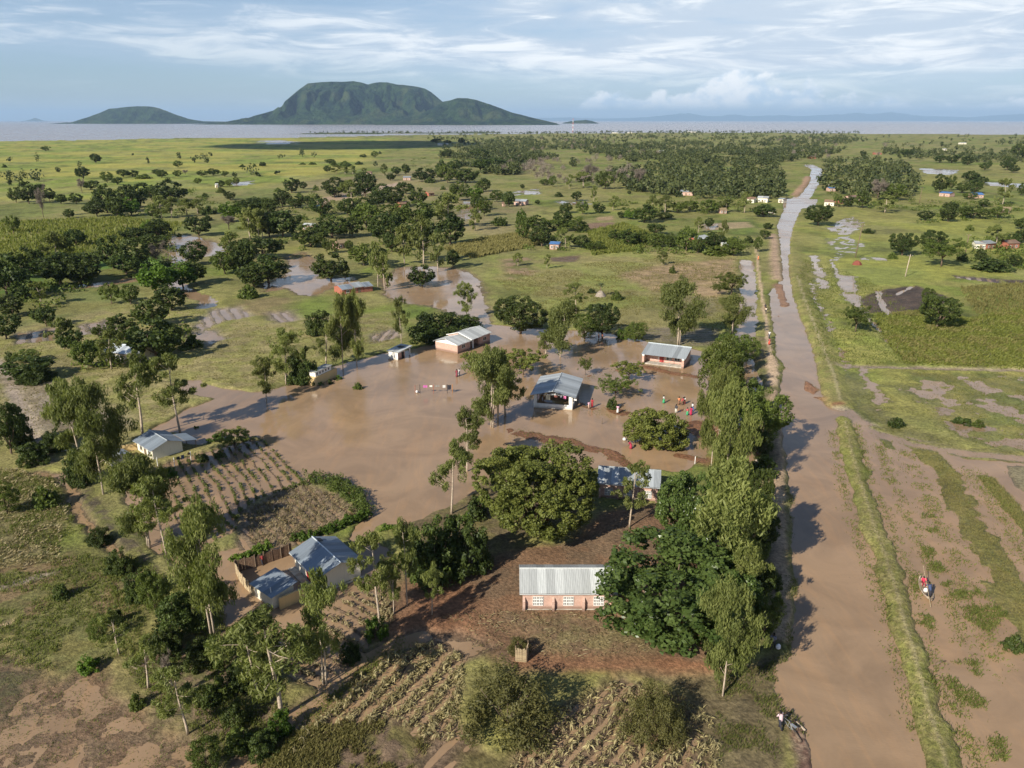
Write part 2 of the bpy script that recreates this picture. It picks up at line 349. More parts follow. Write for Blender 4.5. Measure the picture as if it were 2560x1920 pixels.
 P('poly', [(-60,1430),(180,1380),(320,1460),(360,1560),(200,1600),(-60,1590)], h=0.3, col=(0.10,0.11,0.028), col2=(0.17,0.12,0.06), cs=2.0, soft=1.5),
 P('line', [(-20,1482),(60,1460),(130,1437)], h=0.28, col=(0.30,0.24,0.18), w=0.5, soft=0.4), P('line', [(0,1572),(25,1560)], h=0.05, col=PALE, w=0.4, soft=0.4),
 P('poly', [(30,1560),(180,1530),(330,1560),(300,1640),(160,1680),(40,1640)], h=0.25, col=(0.06,0.085,0.016), col2=(0.11,0.10,0.03), cs=1.5, soft=1.2),
 P('poly', [(-200,1600),(60,1650),(160,1690),(270,1650),(330,1740),(430,1800),(540,1860),(570,1960),(560,2300),(-400,2300)], h=0.0, col=(0.185,0.120,0.072), col2=(0.155,0.108,0.066), cs=1.2, soft=2.0, amp=0.045, ns=1.3, warp=1.5, wet=0.9),
 P('poly', [(-200,1620),(40,1650),(80,1700),(20,1800),(-200,1920)], h=0.12, col=(0.09,0.085,0.04), col2=(0.15,0.105,0.06), cs=1.0, soft=1.5, amp=0.12, ns=0.8),
 P('poly', [(300,1640),(600,1560),(680,1640),(720,1720),(690,1800),(620,1880),(600,2000),(500,1840),(400,1780)], h=0.15, col=(0.085,0.085,0.03), col2=MUD, cs=1.2, soft=1),
 # classroom yard, trampled red earth
 P('poly', [(1010,1440),(1060,1400),(1150,1390),(1240,1380),(1420,1360),(1500,1280),(1600,1270),(1760,1260),(1880,1280),(1930,1400),(1900,1600),(1790,1700),(1600,1700),(1400,1685),(1290,1690),(1120,1605),(1000,1600),(930,1600),(960,1520)], h=0.35, col=(0.155,0.090,0.050), col2=(0.13,0.085,0.05), cs=2.5, soft=1.2),
 P('poly', [(1060,1470),(1180,1480),(1200,1600),(1130,1620),(960,1580)], col=RED, soft=2), P('line', [(1320,1660),(1500,1665),(1700,1670),(1800,1690)], col=RED, w=1.2, soft=1),
 P('poly', [(1280,1560),(1500,1545),(1640,1600),(1600,1650),(1380,1640)], col=(0.165,0.13,0.06), col2=(0.15,0.10,0.055), cs=1.2, soft=2),
 P('poly', [(1030,1590),(1150,1580),(1240,1620),(1180,1650),(1060,1625)], h=-0.02, col=MUD, soft=1, amp=0.05, ns=1.5),
 P('line', [(620,1920),(700,1835),(800,1755),(880,1690),(960,1630),(1040,1590)], h=-0.1, col=MUD, w=1.3, soft=0.7, amp=0.05, ns=1),
 # flattened maize fields in front
 P('poly', [(720,1900),(770,1820),(810,1770),(890,1695),(970,1645),(1070,1610),(1170,1640),(1150,1720),(1140,1800),(1200,1880),(1260,1950),(1260,2300),(600,2300)], h=0.03, col=MUD, soft=0.8, warp=0.8, amp=0.05, ns=0.8, ridge=((800,1786),(908,1690),1.5,0.12)),
 P('poly', [(760,1830),(980,1800),(1060,1860),(1010,1990),(640,2000)], h=0.15, col=(0.13,0.11,0.04), col2=MUD, cs=1.0, soft=1, amp=0.15, ns=1.5),
 P('poly', [(1390,1770),(1540,1700),(1700,1740),(1790,1800),(1790,2300),(1260,2300),(1260,1920),(1320,1860)], h=0.06, col=(0.145,0.10,0.062), soft=0.8, amp=0.05, ns=1, ridge=((1334,1920),(1377,1864),1.4,0.12)),
 P('poly', [(1150,1880),(1280,1900),(1330,1990),(1200,2300),(1100,2200)], h=0.1, col=(0.12,0.10,0.04), soft=1),
 P('poly', [(1790,1690),(1950,1650),(1960,1780),(1920,1960),(1800,1960)], h=0.0, col=MUD, col2=(0.10,0.10,0.04), cs=2, soft=1, amp=0.10, ns=1.3),
 P('poly', [(1600,1690),(1800,1690),(1960,1640),(1970,1960),(1790,1960),(1700,1740)], col=(0.125,0.098,0.052), col2=(0.15,0.12,0.06), cs=1.2, soft=1.2, h=0.08, amp=0.1, ns=1.1),
 P('poly', [(1000,1320),(1200,1205),(1300,1200),(1450,1190),(1500,1270),(1240,1395),(1050,1425)], col=(0.105,0.080,0.042), col2=(0.12,0.10,0.04), cs=1.5, soft=1.5),
 P('poly', [(1560,830),(1700,812),(1800,825),(1790,866),(1730,867),(1660,866),(1600,848)], h=0.08, col=(0.18,0.15,0.09), col2=(0.15,0.135,0.06), cs=2, soft=1.5, ridge=((1600,845),(1720,850),1.4,0.10)),
 # bank, ditch and footpath between the trees and the channel
 P('poly', [(1780,880),(1850,840),(1935,850),(1945,1000),(1960,1130),(1980,1260),(1988,1390),(1990,1500),(1975,1640),(1900,1640),(1880,1400),(1860,1200),(1850,1000)], h=0.5, col=(0.12,0.115,0.04), col2=(0.15,0.12,0.06), cs=2, soft=1),
 P('line', [(1868,655),(1872,735),(1870,800),(1862,850)], h=-0.3, w=2.2, soft=1, warp=1.5, amp=0.1), P('poly', [(1852,850),(1868,862),(1905,960),(1900,985),(1860,985),(1846,920)], h=-0.4, w=1, soft=0.6, warp=0.6),
 P('line', [(1880,1000),(1868,1100),(1862,1180),(1858,1260)], h=-0.25, col=MUD, w=1.6, soft=0.8),
 P('line', [(1890,600),(1893,650),(1899,705),(1913,796),(1918,848),(1927,892)], col=PALE, h=0.45, w=0.36, soft=0.3, warp=0.5), P('line', [(1927,892),(1931,925),(1930,968)], h=0.7, col=PALE, w=1.1, soft=0.5),
 P('line', [(1935,985),(1945,1080),(1948,1147),(1948,1200),(1944,1260),(1946,1350),(1950,1450),(1958,1540),(1955,1600)], h=0.7, col=(0.33,0.235,0.15), w=0.75, soft=0.5),
 # canal, broken bunds and wet strips east
 P('line', [(2022,413),(2043,424),(2040,440),(2026,465),(2005,492),(1985,515)], h=-0.8, w=4.5, soft=1.2, warp=0.6),
 P('poly', [(1958,497),(2040,499),(2035,520),(1962,521)], h=-0.8, soft=1.5, warp=1), P('poly', CHANNEL, h=-0.8, col=MUD, soft=0.7, warp=0.8),
 P('line', [(1930,588),(1936,610),(1937,650),(1943,700)], h=0.6, col=(0.30,0.21,0.14), w=1.7, soft=1.5, warp=1.2), P('line', [(2020,443),(2012,462),(1988,490)], h=0.8, col=(0.30,0.19,0.12), w=2.6, soft=1.5, warp=1.2),
 P('line', [(1947,712),(1953,740),(1961,765)], h=0.1, col=(0.22,0.13,0.08), w=1.6, soft=0.8), P('line', [(1945,780),(1955,800)], h=-0.01, col=RED, w=1.3, soft=1, amp=0.05),
 P('poly', [(2006,955),(2016,947),(2047,975),(2035,990),(2005,975)], h=0.15, col=(0.20,0.105,0.06), soft=0.5, warp=0.5), P('line', [(2037,994),(2058,1000),(2075,1010)], h=0.12, col=(0.20,0.105,0.06), w=0.8, soft=0.5),
 P('line', [(2020,700),(2054,779),(2095,865),(2110,930),(2143,1010)], h=-0.03, w=1.3, soft=1.5, warp=2, amp=0.2, ns=1.3), P('line', [(2157,923),(2190,985),(2216,1043)], h=-0.06, w=1.4, soft=1.4, warp=2, amp=0.2, ns=1.2),
 P('line', [(2250,964),(2300,990),(2350,1026)], h=-0.04, w=1.5, soft=1.5, warp=1.5, amp=0.15, ns=2), P('line', [(2075,648),(2094,686),(2112,737),(2140,760),(2174,793),(2267,906)], h=-0.1, w=0.8, soft=0.9, warp=1.2, amp=0.14, ns=1.3),
 P('line', [(2035,640),(2048,690),(2060,720)], h=-0.1, w=2.0, soft=2, warp=2, amp=0.2, ns=3), P('line', [(2120,690),(2125,740),(2140,760)], h=-0.1, w=2.5, soft=2, warp=2, amp=0.2, ns=3),
 P('poly', [(2062,572),(2100,546),(2130,540),(2168,556),(2150,580),(2110,592)], h=-0.03, soft=2, warp=4, amp=0.25, ns=2.5), P('poly', [(2058,595),(2130,588),(2170,612),(2115,650),(2080,655)], h=0.03, soft=2, warp=3, amp=0.25, ns=2.2),
 P('poly', [(2140,640),(2230,645),(2220,652),(2150,650)], h=-0.05, soft=1.5, warp=2, amp=0.2, ns=3),
 P('poly', [(2264,930),(2560,934),(2800,938),(2800,1150),(2560,1138),(2440,1120),(2330,1050)], h=0.015, col=(0.155,0.165,0.042), col2=(0.205,0.185,0.05), cs=5, soft=1.5, amp=0.11, ns=3.5, warp=2),
 P('poly', MARSH, h=-0.30, col=MUD, soft=0.8, warp=1.2, amp=0.12, ns=3),
 P('line', [(2300,1118),(2370,1185),(2395,1250),(2450,1340),(2510,1430),(2560,1530),(2640,1680)], h=0.06, col=(0.15,0.145,0.04), col2=(0.19,0.165,0.05), cs=1.5, w=2.4, soft=1.5, warp=1.8, amp=0.08, ns=0.9),
 P('line', [(2470,1195),(2520,1260),(2580,1330),(2700,1480)], h=0.1, col=(0.115,0.13,0.025), w=1.4, soft=0.7, warp=1, amp=0.05), P('poly', [(2500,1160),(2620,1170),(2700,1300),(2560,1240)], h=0.15, col=(0.2,0.17,0.1), soft=1),
 P('line', [(2190,1075),(2215,1100),(2225,1120)], h=0.03, col=OLIVE, w=1.2, soft=0.8, amp=0.08), P('line', [(2130,935),(2150,1000),(2165,1060)], h=0.08, col=(0.125,0.14,0.036), w=1.6, soft=1.0, amp=0.1),
 P('line', [(2170,1020),(2230,1065),(2300,1090),(2350,1110)], h=0.08, col=OLIVE, w=2.2, soft=1.2, amp=0.1, warp=1.4),
 P('line', [(2046,913),(2150,918),(2265,921),(2420,926),(2700,931)], h=0.0, col=(0.26,0.20,0.15), w=0.7, soft=0.5, amp=0.05), P('line', [(2105,1025),(2190,1082),(2300,1112),(2400,1130),(2560,1147),(2700,1160)], h=-0.06, col=(0.24,0.19,0.15), w=1.5, soft=0.6),
 P('line', [(2180,1068),(2290,1106),(2400,1122),(2560,1138)], h=0.1, col=(0.17,0.16,0.045), w=0.5, soft=0.5, amp=0.08),
 # bunds
 P('line', [(1986,640),(1991,690),(2005,745),(2028,800),(2052,860),(2068,915),(2076,960),(2094,1012)], h=0.75, col=(0.155,0.155,0.042), col2=(0.195,0.17,0.06), cs=1.5, w=1.9, soft=1.4, warp=0.4),
 P('line', [(1993,696),(2013,762),(2040,830),(2054,872),(2071,913),(2085,950),(2099,1009)], col=(0.27,0.23,0.12), w=0.28, soft=0.22, warp=0.3),
 P('line', [(2107,1050),(2118,1090),(2131,1155),(2152,1225),(2178,1300),(2217,1420),(2246,1520),(2269,1618),(2302,1735),(2335,1845),(2360,1920),(2420,2150)], h=0.45, col=(0.17,0.168,0.046), col2=(0.215,0.185,0.075), cs=0.7, w=0.9, soft=0.85, warp=0.5, amp=0.07, ns=0.8),
 P('line', [(2112,1060),(2128,1130),(2146,1195),(2160,1240),(2184,1320),(2222,1430),(2250,1530),(2275,1625),(2308,1740),(2340,1850),(2365,1930)], h=0.55, col=(0.27,0.225,0.12), w=0.14, soft=0.25, warp=0.2),
 P('line', [(2088,1016),(2104,1014)], h=0.5, col=RED, w=0.5, soft=0.4), P('line', [(1975,1790),(1995,1830),(2010,1880),(2020,1960)], h=0.2, col=(0.23,0.16,0.11), col2=(0.12,0.07,0.05), cs=0.5, w=0.8, soft=0.5, warp=0.8),
 P('poly', LAKE, h=-1.6, soft=15, warp=40, amp=0.5, ns=120), P('poly', [(690,336),(800,331.5),(1000,330.5),(1250,330),(1250,333.5),(900,335.5)], h=0.4, col=DKGREEN, soft=20, warp=30),
]
def poly_sd(X, Y, pts):
    """signed distance, negative inside"""
    d2 = np.full(X.shape, 1e18); ins = np.zeros(X.shape, bool); n = len(pts)
    for i in range(n):
        ax, ay = pts[i]; bx, by = pts[(i + 1) % n]
        ex, ey = bx - ax, by - ay; wx, wy = X - ax, Y - ay
        t = np.clip((wx * ex + wy * ey) / (ex * ex + ey * ey + 1e-12), 0, 1)
        d2 = np.minimum(d2, (wx - ex * t) ** 2 + (wy - ey * t) ** 2)
        c = (ay > Y) != (by > Y)
        if c.any():
            xi = ax + (Y - ay) * ex / (ey if abs(ey) > 1e-12 else 1e-12)
            ins ^= c & (X < xi)
    d = np.sqrt(d2); return np.where(ins, -d, d)
def line_d(X, Y, pts):
    d2 = np.full(X.shape, 1e18)
    for (ax, ay), (bx, by) in zip(pts[:-1], pts[1:]):
        ex, ey = bx - ax, by - ay; wx, wy = X - ax, Y - ay
        t = np.clip((wx * ex + wy * ey) / (ex * ex + ey * ey + 1e-12), 0, 1)
        d2 = np.minimum(d2, (wx - ex * t) ** 2 + (wy - ey * t) ** 2)
    return np.sqrt(d2)
def eval_ground(X, Y):
    """height, albedo and wetness of the ground at arrays of world points"""
    dist = np.hypot(X, Y)
    n0 = fbm(X / 9, Y / 9, 3, 4); n1 = fbm(X / 47, Y / 47, 8, 4); n2 = fbm(X / 160, Y / 160, 21, 3); nf = fbm(X / 1.1, Y / 1.1, 5, 3)
    h = 0.30 + (n0 - 0.5) * 0.30 + (n1 - 0.5) * 0.45 + (nf - 0.5) * 0.12
    h = np.where(dist > 900, np.maximum(h, 0.12), h)
    col = np.empty(X.shape + (3,)); a = sstep(0.36, 0.62, n1 * 0.6 + n0 * 0.4)[..., None]; b = sstep(0.42, 0.66, n2 * 0.5 + n0 * 0.5)[..., None]
    col[:] = np.array((0.122, 0.150, 0.026)) * (1 - a) + np.array((0.182, 0.172, 0.046)) * a
    col = col * (1 - b * 0.55) + np.array((0.19, 0.165, 0.07)) * b * 0.55
    wet = np.zeros(X.shape)
    wx = fbm(X / 2.3, Y / 2.3, 31, 4) - 0.5; wy = fbm(X / 2.3, Y / 2.3, 77, 4) - 0.5
    wX = fbm(X / 14, Y / 14, 41, 3) - 0.5; wY = fbm(X / 14, Y / 14, 87, 3) - 0.5
    for z in ZONES:
        pts = atv(z['pts']); mg = (z['w'] if z['kind'] == 'line' else 0) + z['soft'] * 2 + z['warp'] * 2 + 0.5
        x0, y0 = pts.min(0) - mg; x1, y1 = pts.max(0) + mg
        m = (X > x0) & (X < x1) & (Y > y0) & (Y < y1)
        if not m.any(): continue
        x, y = X[m], Y[m]; sw = z['warp']
        big = sw > 8
        xx = x + (wX[m] if big else wx[m]) * sw * 1.6; yy = y + (wY[m] if big else wy[m]) * sw * 1.6
        sd = poly_sd(xx, yy, pts) if z['kind'] == 'poly' else line_d(xx, yy, pts) - z['w']
        k = (1 - sstep(-z['soft'], z['soft'], sd)) * z['op']
        if z['col'] is not None:
            c = np.array(z['col'])[None, :]
            if z['col2'] is not None:
                q = sstep(0.38, 0.62, fbm(x / z['cs'], y / z['cs'], 51, 4))[:, None]; c = c * (1 - q) + np.array(z['col2'])[None, :] * q
            col[m] = col[m] * (1 - k[:, None]) + c * k[:, None]
        if z['h'] is not None or z['ridge'] is not None:
            hm = h[m]; t = hm.copy() if z['h'] is None else np.full(x.shape, z['h'])
            if z['amp']: t = t + (fbm(x / z['ns'], y / z['ns'], 61, 4) - 0.5) * 2 * z['amp']
            if z['ridge']:
                (pa, pb, sp, ra) = z['ridge']; A = at(*pa); B = at(*pb); d = np.array([B.x - A.x, B.y - A.y]); d /= np.hypot(*d)
                s = (x + wx[m] * 0.7 + wX[m] * 2.2) * -d[1] + (y + wy[m] * 0.7 + wY[m] * 2.2) * d[0]
                t = t + (np.cos(2 * math.pi * s / sp) * (0.75 + 0.5 * nf[m])) * ra + (nf[m] - 0.5) * 0.06
                if z['col'] is not None:
                    rk = (sstep(-0.1, 0.8, np.cos(2 * math.pi * s / sp)) * k)[:, None]
                    col[m] = col[m] * (1 - rk * 0.25) + np.array(z['col'])[None, :] * 0.8 * rk * 0.25
            h[m] = hm * (1 - k) + t * k + (nf[m] - 0.5) * 0.22 * k * (1 - k) * 4 * (dist[m] < 260)
        if z['wet'] is not None: wet[m] = wet[m] * (1 - k) + z['wet'] * k
    # patchy growth: drier and darker swathes across all grass
    gr = (sstep(0.95, 1.12, col[..., 1] / np.maximum(col[..., 0], 1e-4)) * 0.6 + 0.4 * (col[..., 1] > col[..., 0] * 0.85))[..., None]
    q1 = sstep(0.50, 0.66, fbm(X / 23, Y / 31, 131, 4))[..., None]; q2 = sstep(0.52, 0.68, fbm(X / 9, Y / 13, 171, 4))[..., None]
    col = col * (1 - gr * q1 * 0.4) + np.array((0.235, 0.19, 0.085)) * gr * q1 * 0.4
    col = col * (1 - gr * q2 * 0.35)
    return h, col, wet
def ground_z(x, y):
    h, _, _ = eval_ground(np.array([x], float), np.array([y], float)); return float(h[0])
def ground_zs(pts):
    p = np.array([(a[0], a[1]) for a in pts], float); h, _, _ = eval_ground(p[:, 0], p[:, 1]); return h

def ground_material():
    m, k, b = mat_new('earth_and_grass')
    at_ = k.new('ShaderNodeAttribute', attribute_name='albedo'); aw = k.new('ShaderNodeAttribute', attribute_name='wet')
    geo = k.new('ShaderNodeNewGeometry'); pos = geo.outputs['Position']
    nA = k.noise(pos, 2.6, 6, 0.7); nB = k.noise(pos, 0.33, 5, 0.6); nC = k.noise(k.scalevec(pos, (0.02, 0.02, 0.02)), 1.0, 6, 0.65)
    f = k.math('MULTIPLY', k.ramp(nA, 0.28, 0.72, 0.66, 1.70), k.ramp(nB, 0.3, 0.7, 0.78, 1.2))
    f = k.math('MULTIPLY', f, k.ramp(nC, 0.3, 0.7, 0.82, 1.16))
    c = k.mix(1.0, at_.outputs['Color'], k.new('ShaderNodeCombineXYZ', {0: f, 1: f, 2: f}).outputs[0], 'MULTIPLY')
    # a little dry straw and bare earth showing between the blades
    c = k.mix(k.ramp(k.noise(pos, 1.3, 6, 0.75), 0.55, 0.75, 0, 0.4), c, k.mix(0.5, c, (0.22, 0.16, 0.09)))
    sep = k.new('ShaderNodeSeparateXYZ'); k.l.new(pos, sep.inputs[0])
    shore = k.ramp(sep.outputs[2], 0.02, 0.16, 1.0, 0.0)       # soaked earth just above the water line
    damp = k.math('MAXIMUM', shore, aw.outputs['Fac'])
    c = k.mix(k.math('MULTIPLY', damp, 0.35), c, k.mix(1.0, c, (0.55, 0.5, 0.46), 'MULTIPLY'))
    k.l.new(c, b.inputs['Base Color'])
    k.l.new(k.math('SUBTRACT', 0.95, k.math('MULTIPLY', damp, 0.45)), b.inputs['Roughness']); b.inputs['Specular IOR Level'].default_value = 0.25
    bp = k.new('ShaderNodeBump', {'Strength': 0.9, 'Distance': 0.22, 'Height': nA}); k.l.new(bp.outputs[0], b.inputs['Normal'])
    return m
def water_material(name, base, rough, rip, far):
    m, k, b = mat_new(name)
    geo = k.new('ShaderNodeNewGeometry'); pos = geo.outputs['Position']
    n = k.noise(pos, 0.10, 6, 0.62, 1.2); n2 = k.noise(k.scalevec(pos, (0.02, 0.02, 0.02)), 1.0, 4); n3 = k.noise(k.scalevec(pos, (0.9, 0.16, 1.0)), 0.5, 6, 0.65, 1.5)
    c = k.mix(k.ramp(n, 0.3, 0.7), tuple(x * 0.84 for x in base), tuple(x * 1.12 for x in base))
    c = k.mix(k.ramp(n3, 0.46, 0.68, 0, 0.6), c, k.mix(1.0, c, (1.2, 1.12, 1.02), 'MULTIPLY'))            # silt streaks
    c = k.mix(k.ramp(n2, 0.35, 0.65), c, k.mix(1.0, c, (0.9, 0.93, 1.0), 'MULTIPLY'))
    d = k.noise(pos, 1.9, 7, 0.72); d2 = k.noise(pos, 0.07, 3, 0.5)
    c = k.mix(k.math('MULTIPLY', k.ramp(d, 0.60, 0.70), k.ramp(d2, 0.5, 0.62, 0, 0.5 * (1 - far))), c, (0.07, 0.055, 0.04))   # drifting bits of straw and dung
    k.l.new(c, b.inputs['Base Color']); b.inputs['IOR'].default_value = 1.333; b.inputs['Specular IOR Level'].default_value = 0.5
    wind = k.ramp(k.noise(pos, 0.045, 5, 0.6, 0.8), 0.42, 0.6)                                              # breeze patches
    k.l.new(k.math('ADD', k.math('MULTIPLY', wind, 0.16), rough), b.inputs['Roughness'])
    w = k.noise(pos, 2.2, 3, 0.5); w2 = k.noise(k.scalevec(pos, (1.0, 2.4, 1.0)), 3.0, 3, 0.55)
    hgt_ = k.math('ADD', w, k.math('MULTIPLY', k.math('MULTIPLY', w2, wind), 3.0))
    bp = k.new('ShaderNodeBump', {'Strength': 1.0, 'Distance': rip, 'Height': hgt_}); k.l.new(bp.outputs[0], b.inputs['Normal'])
    return m
M_GROUND = ground_material()
M_FLOOD = water_material('muddy_water', (0.300, 0.197, 0.113), 0.05, 0.004, 0)
M_LAKE = water_material('lake_water', (0.30, 0.265, 0.25), 0.2, 0.008, 1)

def build_ground():
    rows = []; p = 2300.0
    while p > 312: rows.append(p); p -= 1.6 + 0.00125 * (p - 301)
    rows = np.array(rows); cols = np.concatenate([np.linspace(-3800, -420, 40)[:-1], np.arange(-420, 2980, 5.2), np.linspace(2980, 6400, 40)])
    PX, PY = np.meshgrid(cols, rows); G = atv(np.stack([PX.ravel(), PY.ravel()], 1))
    h, col, wet = eval_ground(G[:, 0], G[:, 1])
    V = np.stack([G[:, 0], G[:, 1], h], 1); R, C = PX.shape; i = np.arange(R * C).reshape(R, C)
    Q = np.stack([i[:-1, :-1].ravel(), i[:-1, 1:].ravel(), i[1:, 1:].ravel(), i[1:, :-1].ravel()], 1)
    c4 = np.concatenate([col, np.ones((len(col), 1))], 1)
    me = npmesh('ground', V, Q, M_GROUND, {'albedo': ('FLOAT_COLOR', c4), 'wet': ('FLOAT', wet)}, smooth=True)
    tag(link('ground', me), 'flooded green plain of fields, mud and grass', kind='structure')
build_ground()
def sheet(name, mat, x0, x1, y0, y1, z, nx=2, ny=2):
    xs = np.linspace(x0, x1, nx); ys = np.linspace(y0, y1, ny); X, Y = np.meshgrid(xs, ys); i = np.arange(nx * ny).reshape(ny, nx)
    Q = np.stack([i[:-1, :-1].ravel(), i[:-1, 1:].ravel(), i[1:, 1:].ravel(), i[1:, :-1].ravel()], 1)
    return link(name, npmesh(name, np.stack([X.ravel(), Y.ravel(), np.full(X.size, z)], 1), Q, mat))
tag(sheet('flood_water', M_FLOOD, -900, 900, 10, 1200, 0.0, 10, 14), 'brown muddy flood water over the yard, fields and canal', kind='structure')
tag(sheet('lake', M_LAKE, -110000, 110000, 1200, 92000, 0.0, 12, 12), 'wide pale lake along the horizon', kind='structure')

# ------------------------------------------------------------------ hills across the lake
M_HILL, kk, bb = mat_new('wooded_hill')
_g = kk.new('ShaderNodeNewGeometry'); _p = kk.scalevec(_g.outputs['Position'], (0.001, 0.001, 0.001))
_n1 = kk.noise(_p, 9, 8, 0.7); _n2 = kk.noise(_p, 2.6, 6, 0.6)
_c = kk.mix(kk.ramp(_n1, 0.35, 0.65), (0.004, 0.016, 0.010), (0.044, 0.080, 0.022))
_c = kk.mix(kk.ramp(_n2, 0.5, 0.64, 0, 0.7), _c, (0.085, 0.10, 0.035))
kk.l.new(_c, bb.inputs['Base Color']); bb.inputs['Roughness'].default_value = 0.95; bb.inputs['Specular IOR Level'].default_value = 0.1
_b = kk.new('ShaderNodeBump', {'Strength': 1.0, 'Distance': 70.0, 'Height': kk.noise(_p, 30, 5, 0.7)}); kk.l.new(_b.outputs[0], bb.inputs['Normal'])
def hill(name, label, prof, base_py, depth, seed, nx=330, ny=110, rough=1.0):
    """a hill whose skyline follows prof (pixel column, pixel row) at the distance of its shore"""
    y0 = at(1280, base_py).y; yr = y0 + depth * 0.45; pr = np.array(prof, float)
    us = np.linspace(pr[0, 0], pr[-1, 0], nx); rows = np.interp(us, pr[:, 0], pr[:, 1]); rows = rows + (fbm(us / 7, us * 0 + seed, seed, 4) - .5) * 1.1 * rough * np.minimum(1, (pr[:, 1].max() - rows) / 12)
    v = (rows - 960) / F; zr = H + yr * (-SP - v * CP) / (CP - v * SP)            # ridge height on the ridge line
    zr = np.maximum(zr, 2.0)
    ts = np.linspace(0, 1, ny); Z = np.zeros((ny, nx)); X = np.zeros((ny, nx)); Y = np.zeros((ny, nx))
    for j, t in enumerate(ts):
        yy = y0 + depth * t; s = t / 0.45 if t < 0.45 else (1 - t) / 0.55
        X[j] = (us - 1280) / F * (yr * CP + H * SP); Y[j] = yy
        n = fbm(X[j] / 420, np.full(nx, yy) / 420, seed, 5) - 0.5; n2 = fbm(X[j] / 90, np.full(nx, yy) / 90, seed + 5, 4) - 0.5; gul = np.abs(fbm(X[j] / 260 + n, np.full(nx, yy) / 900, seed + 9, 4) - 0.5)
        e = s ** 0.8 if t < 0.45 else s ** 0.9
        mid = 4 * s * (1 - s)
        Z[j] = zr * e * (1 + (n * 1.6 - gul * 3.4 + 0.2) * mid * rough) + n2 * 70 * mid * rough * np.minimum(1, zr / 250)
        Z[j] = np.minimum(Z[j], zr * (0.34 + 0.66 * s))
        Z[j] = np.where(s <= 0.001, -2.0, Z[j])
    i = np.arange(ny * nx).reshape(ny, nx)
    Q = np.stack([i[:-1, :-1].ravel(), i[:-1, 1:].ravel(), i[1:, 1:].ravel(), i[1:, :-1].ravel()], 1)
    o = link(name, npmesh(name, np.stack([X.ravel(), Y.ravel(), Z.ravel()], 1), Q, M_HILL, smooth=False)); return tag(o, label, kind='structure')
hill('hill', 'steep wooded table-topped mountain rising from the lake', [(560,309),(608,302),(654,286),(690,275),(715,263),(735,243),(752,225.7),(778,208),(800,206),(833,203.7),(862,204.5),(891,202.5),(910,206),(926,211),(940,207),(955,205),(975,206),(995,211),(1020,213),(1047,217),(1065,221),(1082,231),(1108,254.6),(1130,250),(1146,246),(1170,258),(1200,275),(1260,296),(1320,308)], 311.5, 2600, 5)
hill('hill', 'rounded green shoulder hill before the table mountain', [(960,308),(1000,298),(1040,290),(1075,272),(1108,256),(1146,244),(1170,245),(1192,249),(1233,263),(1280,281),(1338,295),(1392,308)], 312.5, 1500, 25, 160, 60)
hill('hill', 'low wooded island hill in the lake at the left', [(172,308),(231,290),(260,280),(278,272),(300,270),(324,267),(350,265.5),(382,266),(402,270),(422,278),(463,295),(500,303),(560,304),(640,303),(680,308)], 309.5, 1300, 45, 160, 50)
hill('hill', 'tiny cone shaped island far out on the lake', [(62,302.5),(80,298),(88,294),(96,297),(114,302.5)], 303.4, 900, 65, 40, 20)
hill('hill', 'small wooded islet beyond the red and white mast', [(1408,307),(1425,303),(1440,300.5),(1465,299.5),(1480,302),(1494,307)], 309, 500, 85, 60, 24)
hill('mountains', 'faint blue mountain chain along the far horizon', [(1500,300.5),(1560,296),(1640,290),(1700,283),(1720,282),(1760,289),(1800,290),(1830,284),(1870,290),(1920,288),(1960,287),(1990,290),(2050,287),(2100,284),(2140,281),(2175,285),(2225,279),(2260,284),(2310,290),(2370,291),(2420,293),(2480,288),(2560,284),(2640,280),(2750,292),(2900,300.5)], 302.4, 6000, 105, 420, 24, 1.0)
hill('mountains', 'very faint low mountain chain behind the table mountain', [(1180,300.5),(1330,295),(1420,293),(1500,296),(1580,294),(1650,300.5)], 302.4, 5000, 125, 160, 20, 1.0)
# ------------------------------------------------------------------ building materials
def brick_material(name, c1, c2, mortar, stain=(0.16, 0.10, 0.07), zs=0.55):
    m, k, b = mat_new(name); tc = k.new('ShaderNodeTexCoord'); sep = k.new('ShaderNodeSeparateXYZ'); k.l.new(tc.outputs['Object'], sep.inputs[0])
    uv = k.new('ShaderNodeCombineXYZ', {0: k.math('ADD', sep.outputs[0], sep.outputs[1]), 1: sep.outputs[2]})
    br = k.new('ShaderNodeTexBrick', {'Scale': 1.0, 'Mortar Size': 0.012, 'Brick Width': 0.23, 'Row Height': 0.085, 'Color1': c1 + (1,), 'Color2': c2 + (1,), 'Mortar': mortar + (1,), 'Bias': 0.0})
    k.l.new(uv.outputs[0], br.inputs['Vector']); n = k.noise(tc.outputs['Object'], 2.0, 6, 0.65)
    c = k.mix(k.ramp(n, 0.35, 0.7, 0, 0.45), br.outputs[0], tuple(x * 0.72 for x in c1))
    low = k.ramp(k.math('ADD', sep.outputs[2], k.math('MULTIPLY', n, 0.5)), zs - 0.1, zs + 0.35, 0.75, 0.0)     # splash and tide marks low on the wall
    k.l.new(k.mix(low, c, stain), b.inputs['Base Color']); b.inputs['Roughness'].default_value = 0.9; b.inputs['Specular IOR Level'].default_value = 0.2
    bp = k.new('ShaderNodeBump', {'Strength': 0.6, 'Distance': 0.01, 'Height': br.outputs[1]}); bp.invert = True; k.l.new(bp.outputs[0], b.inputs['Normal']); return m
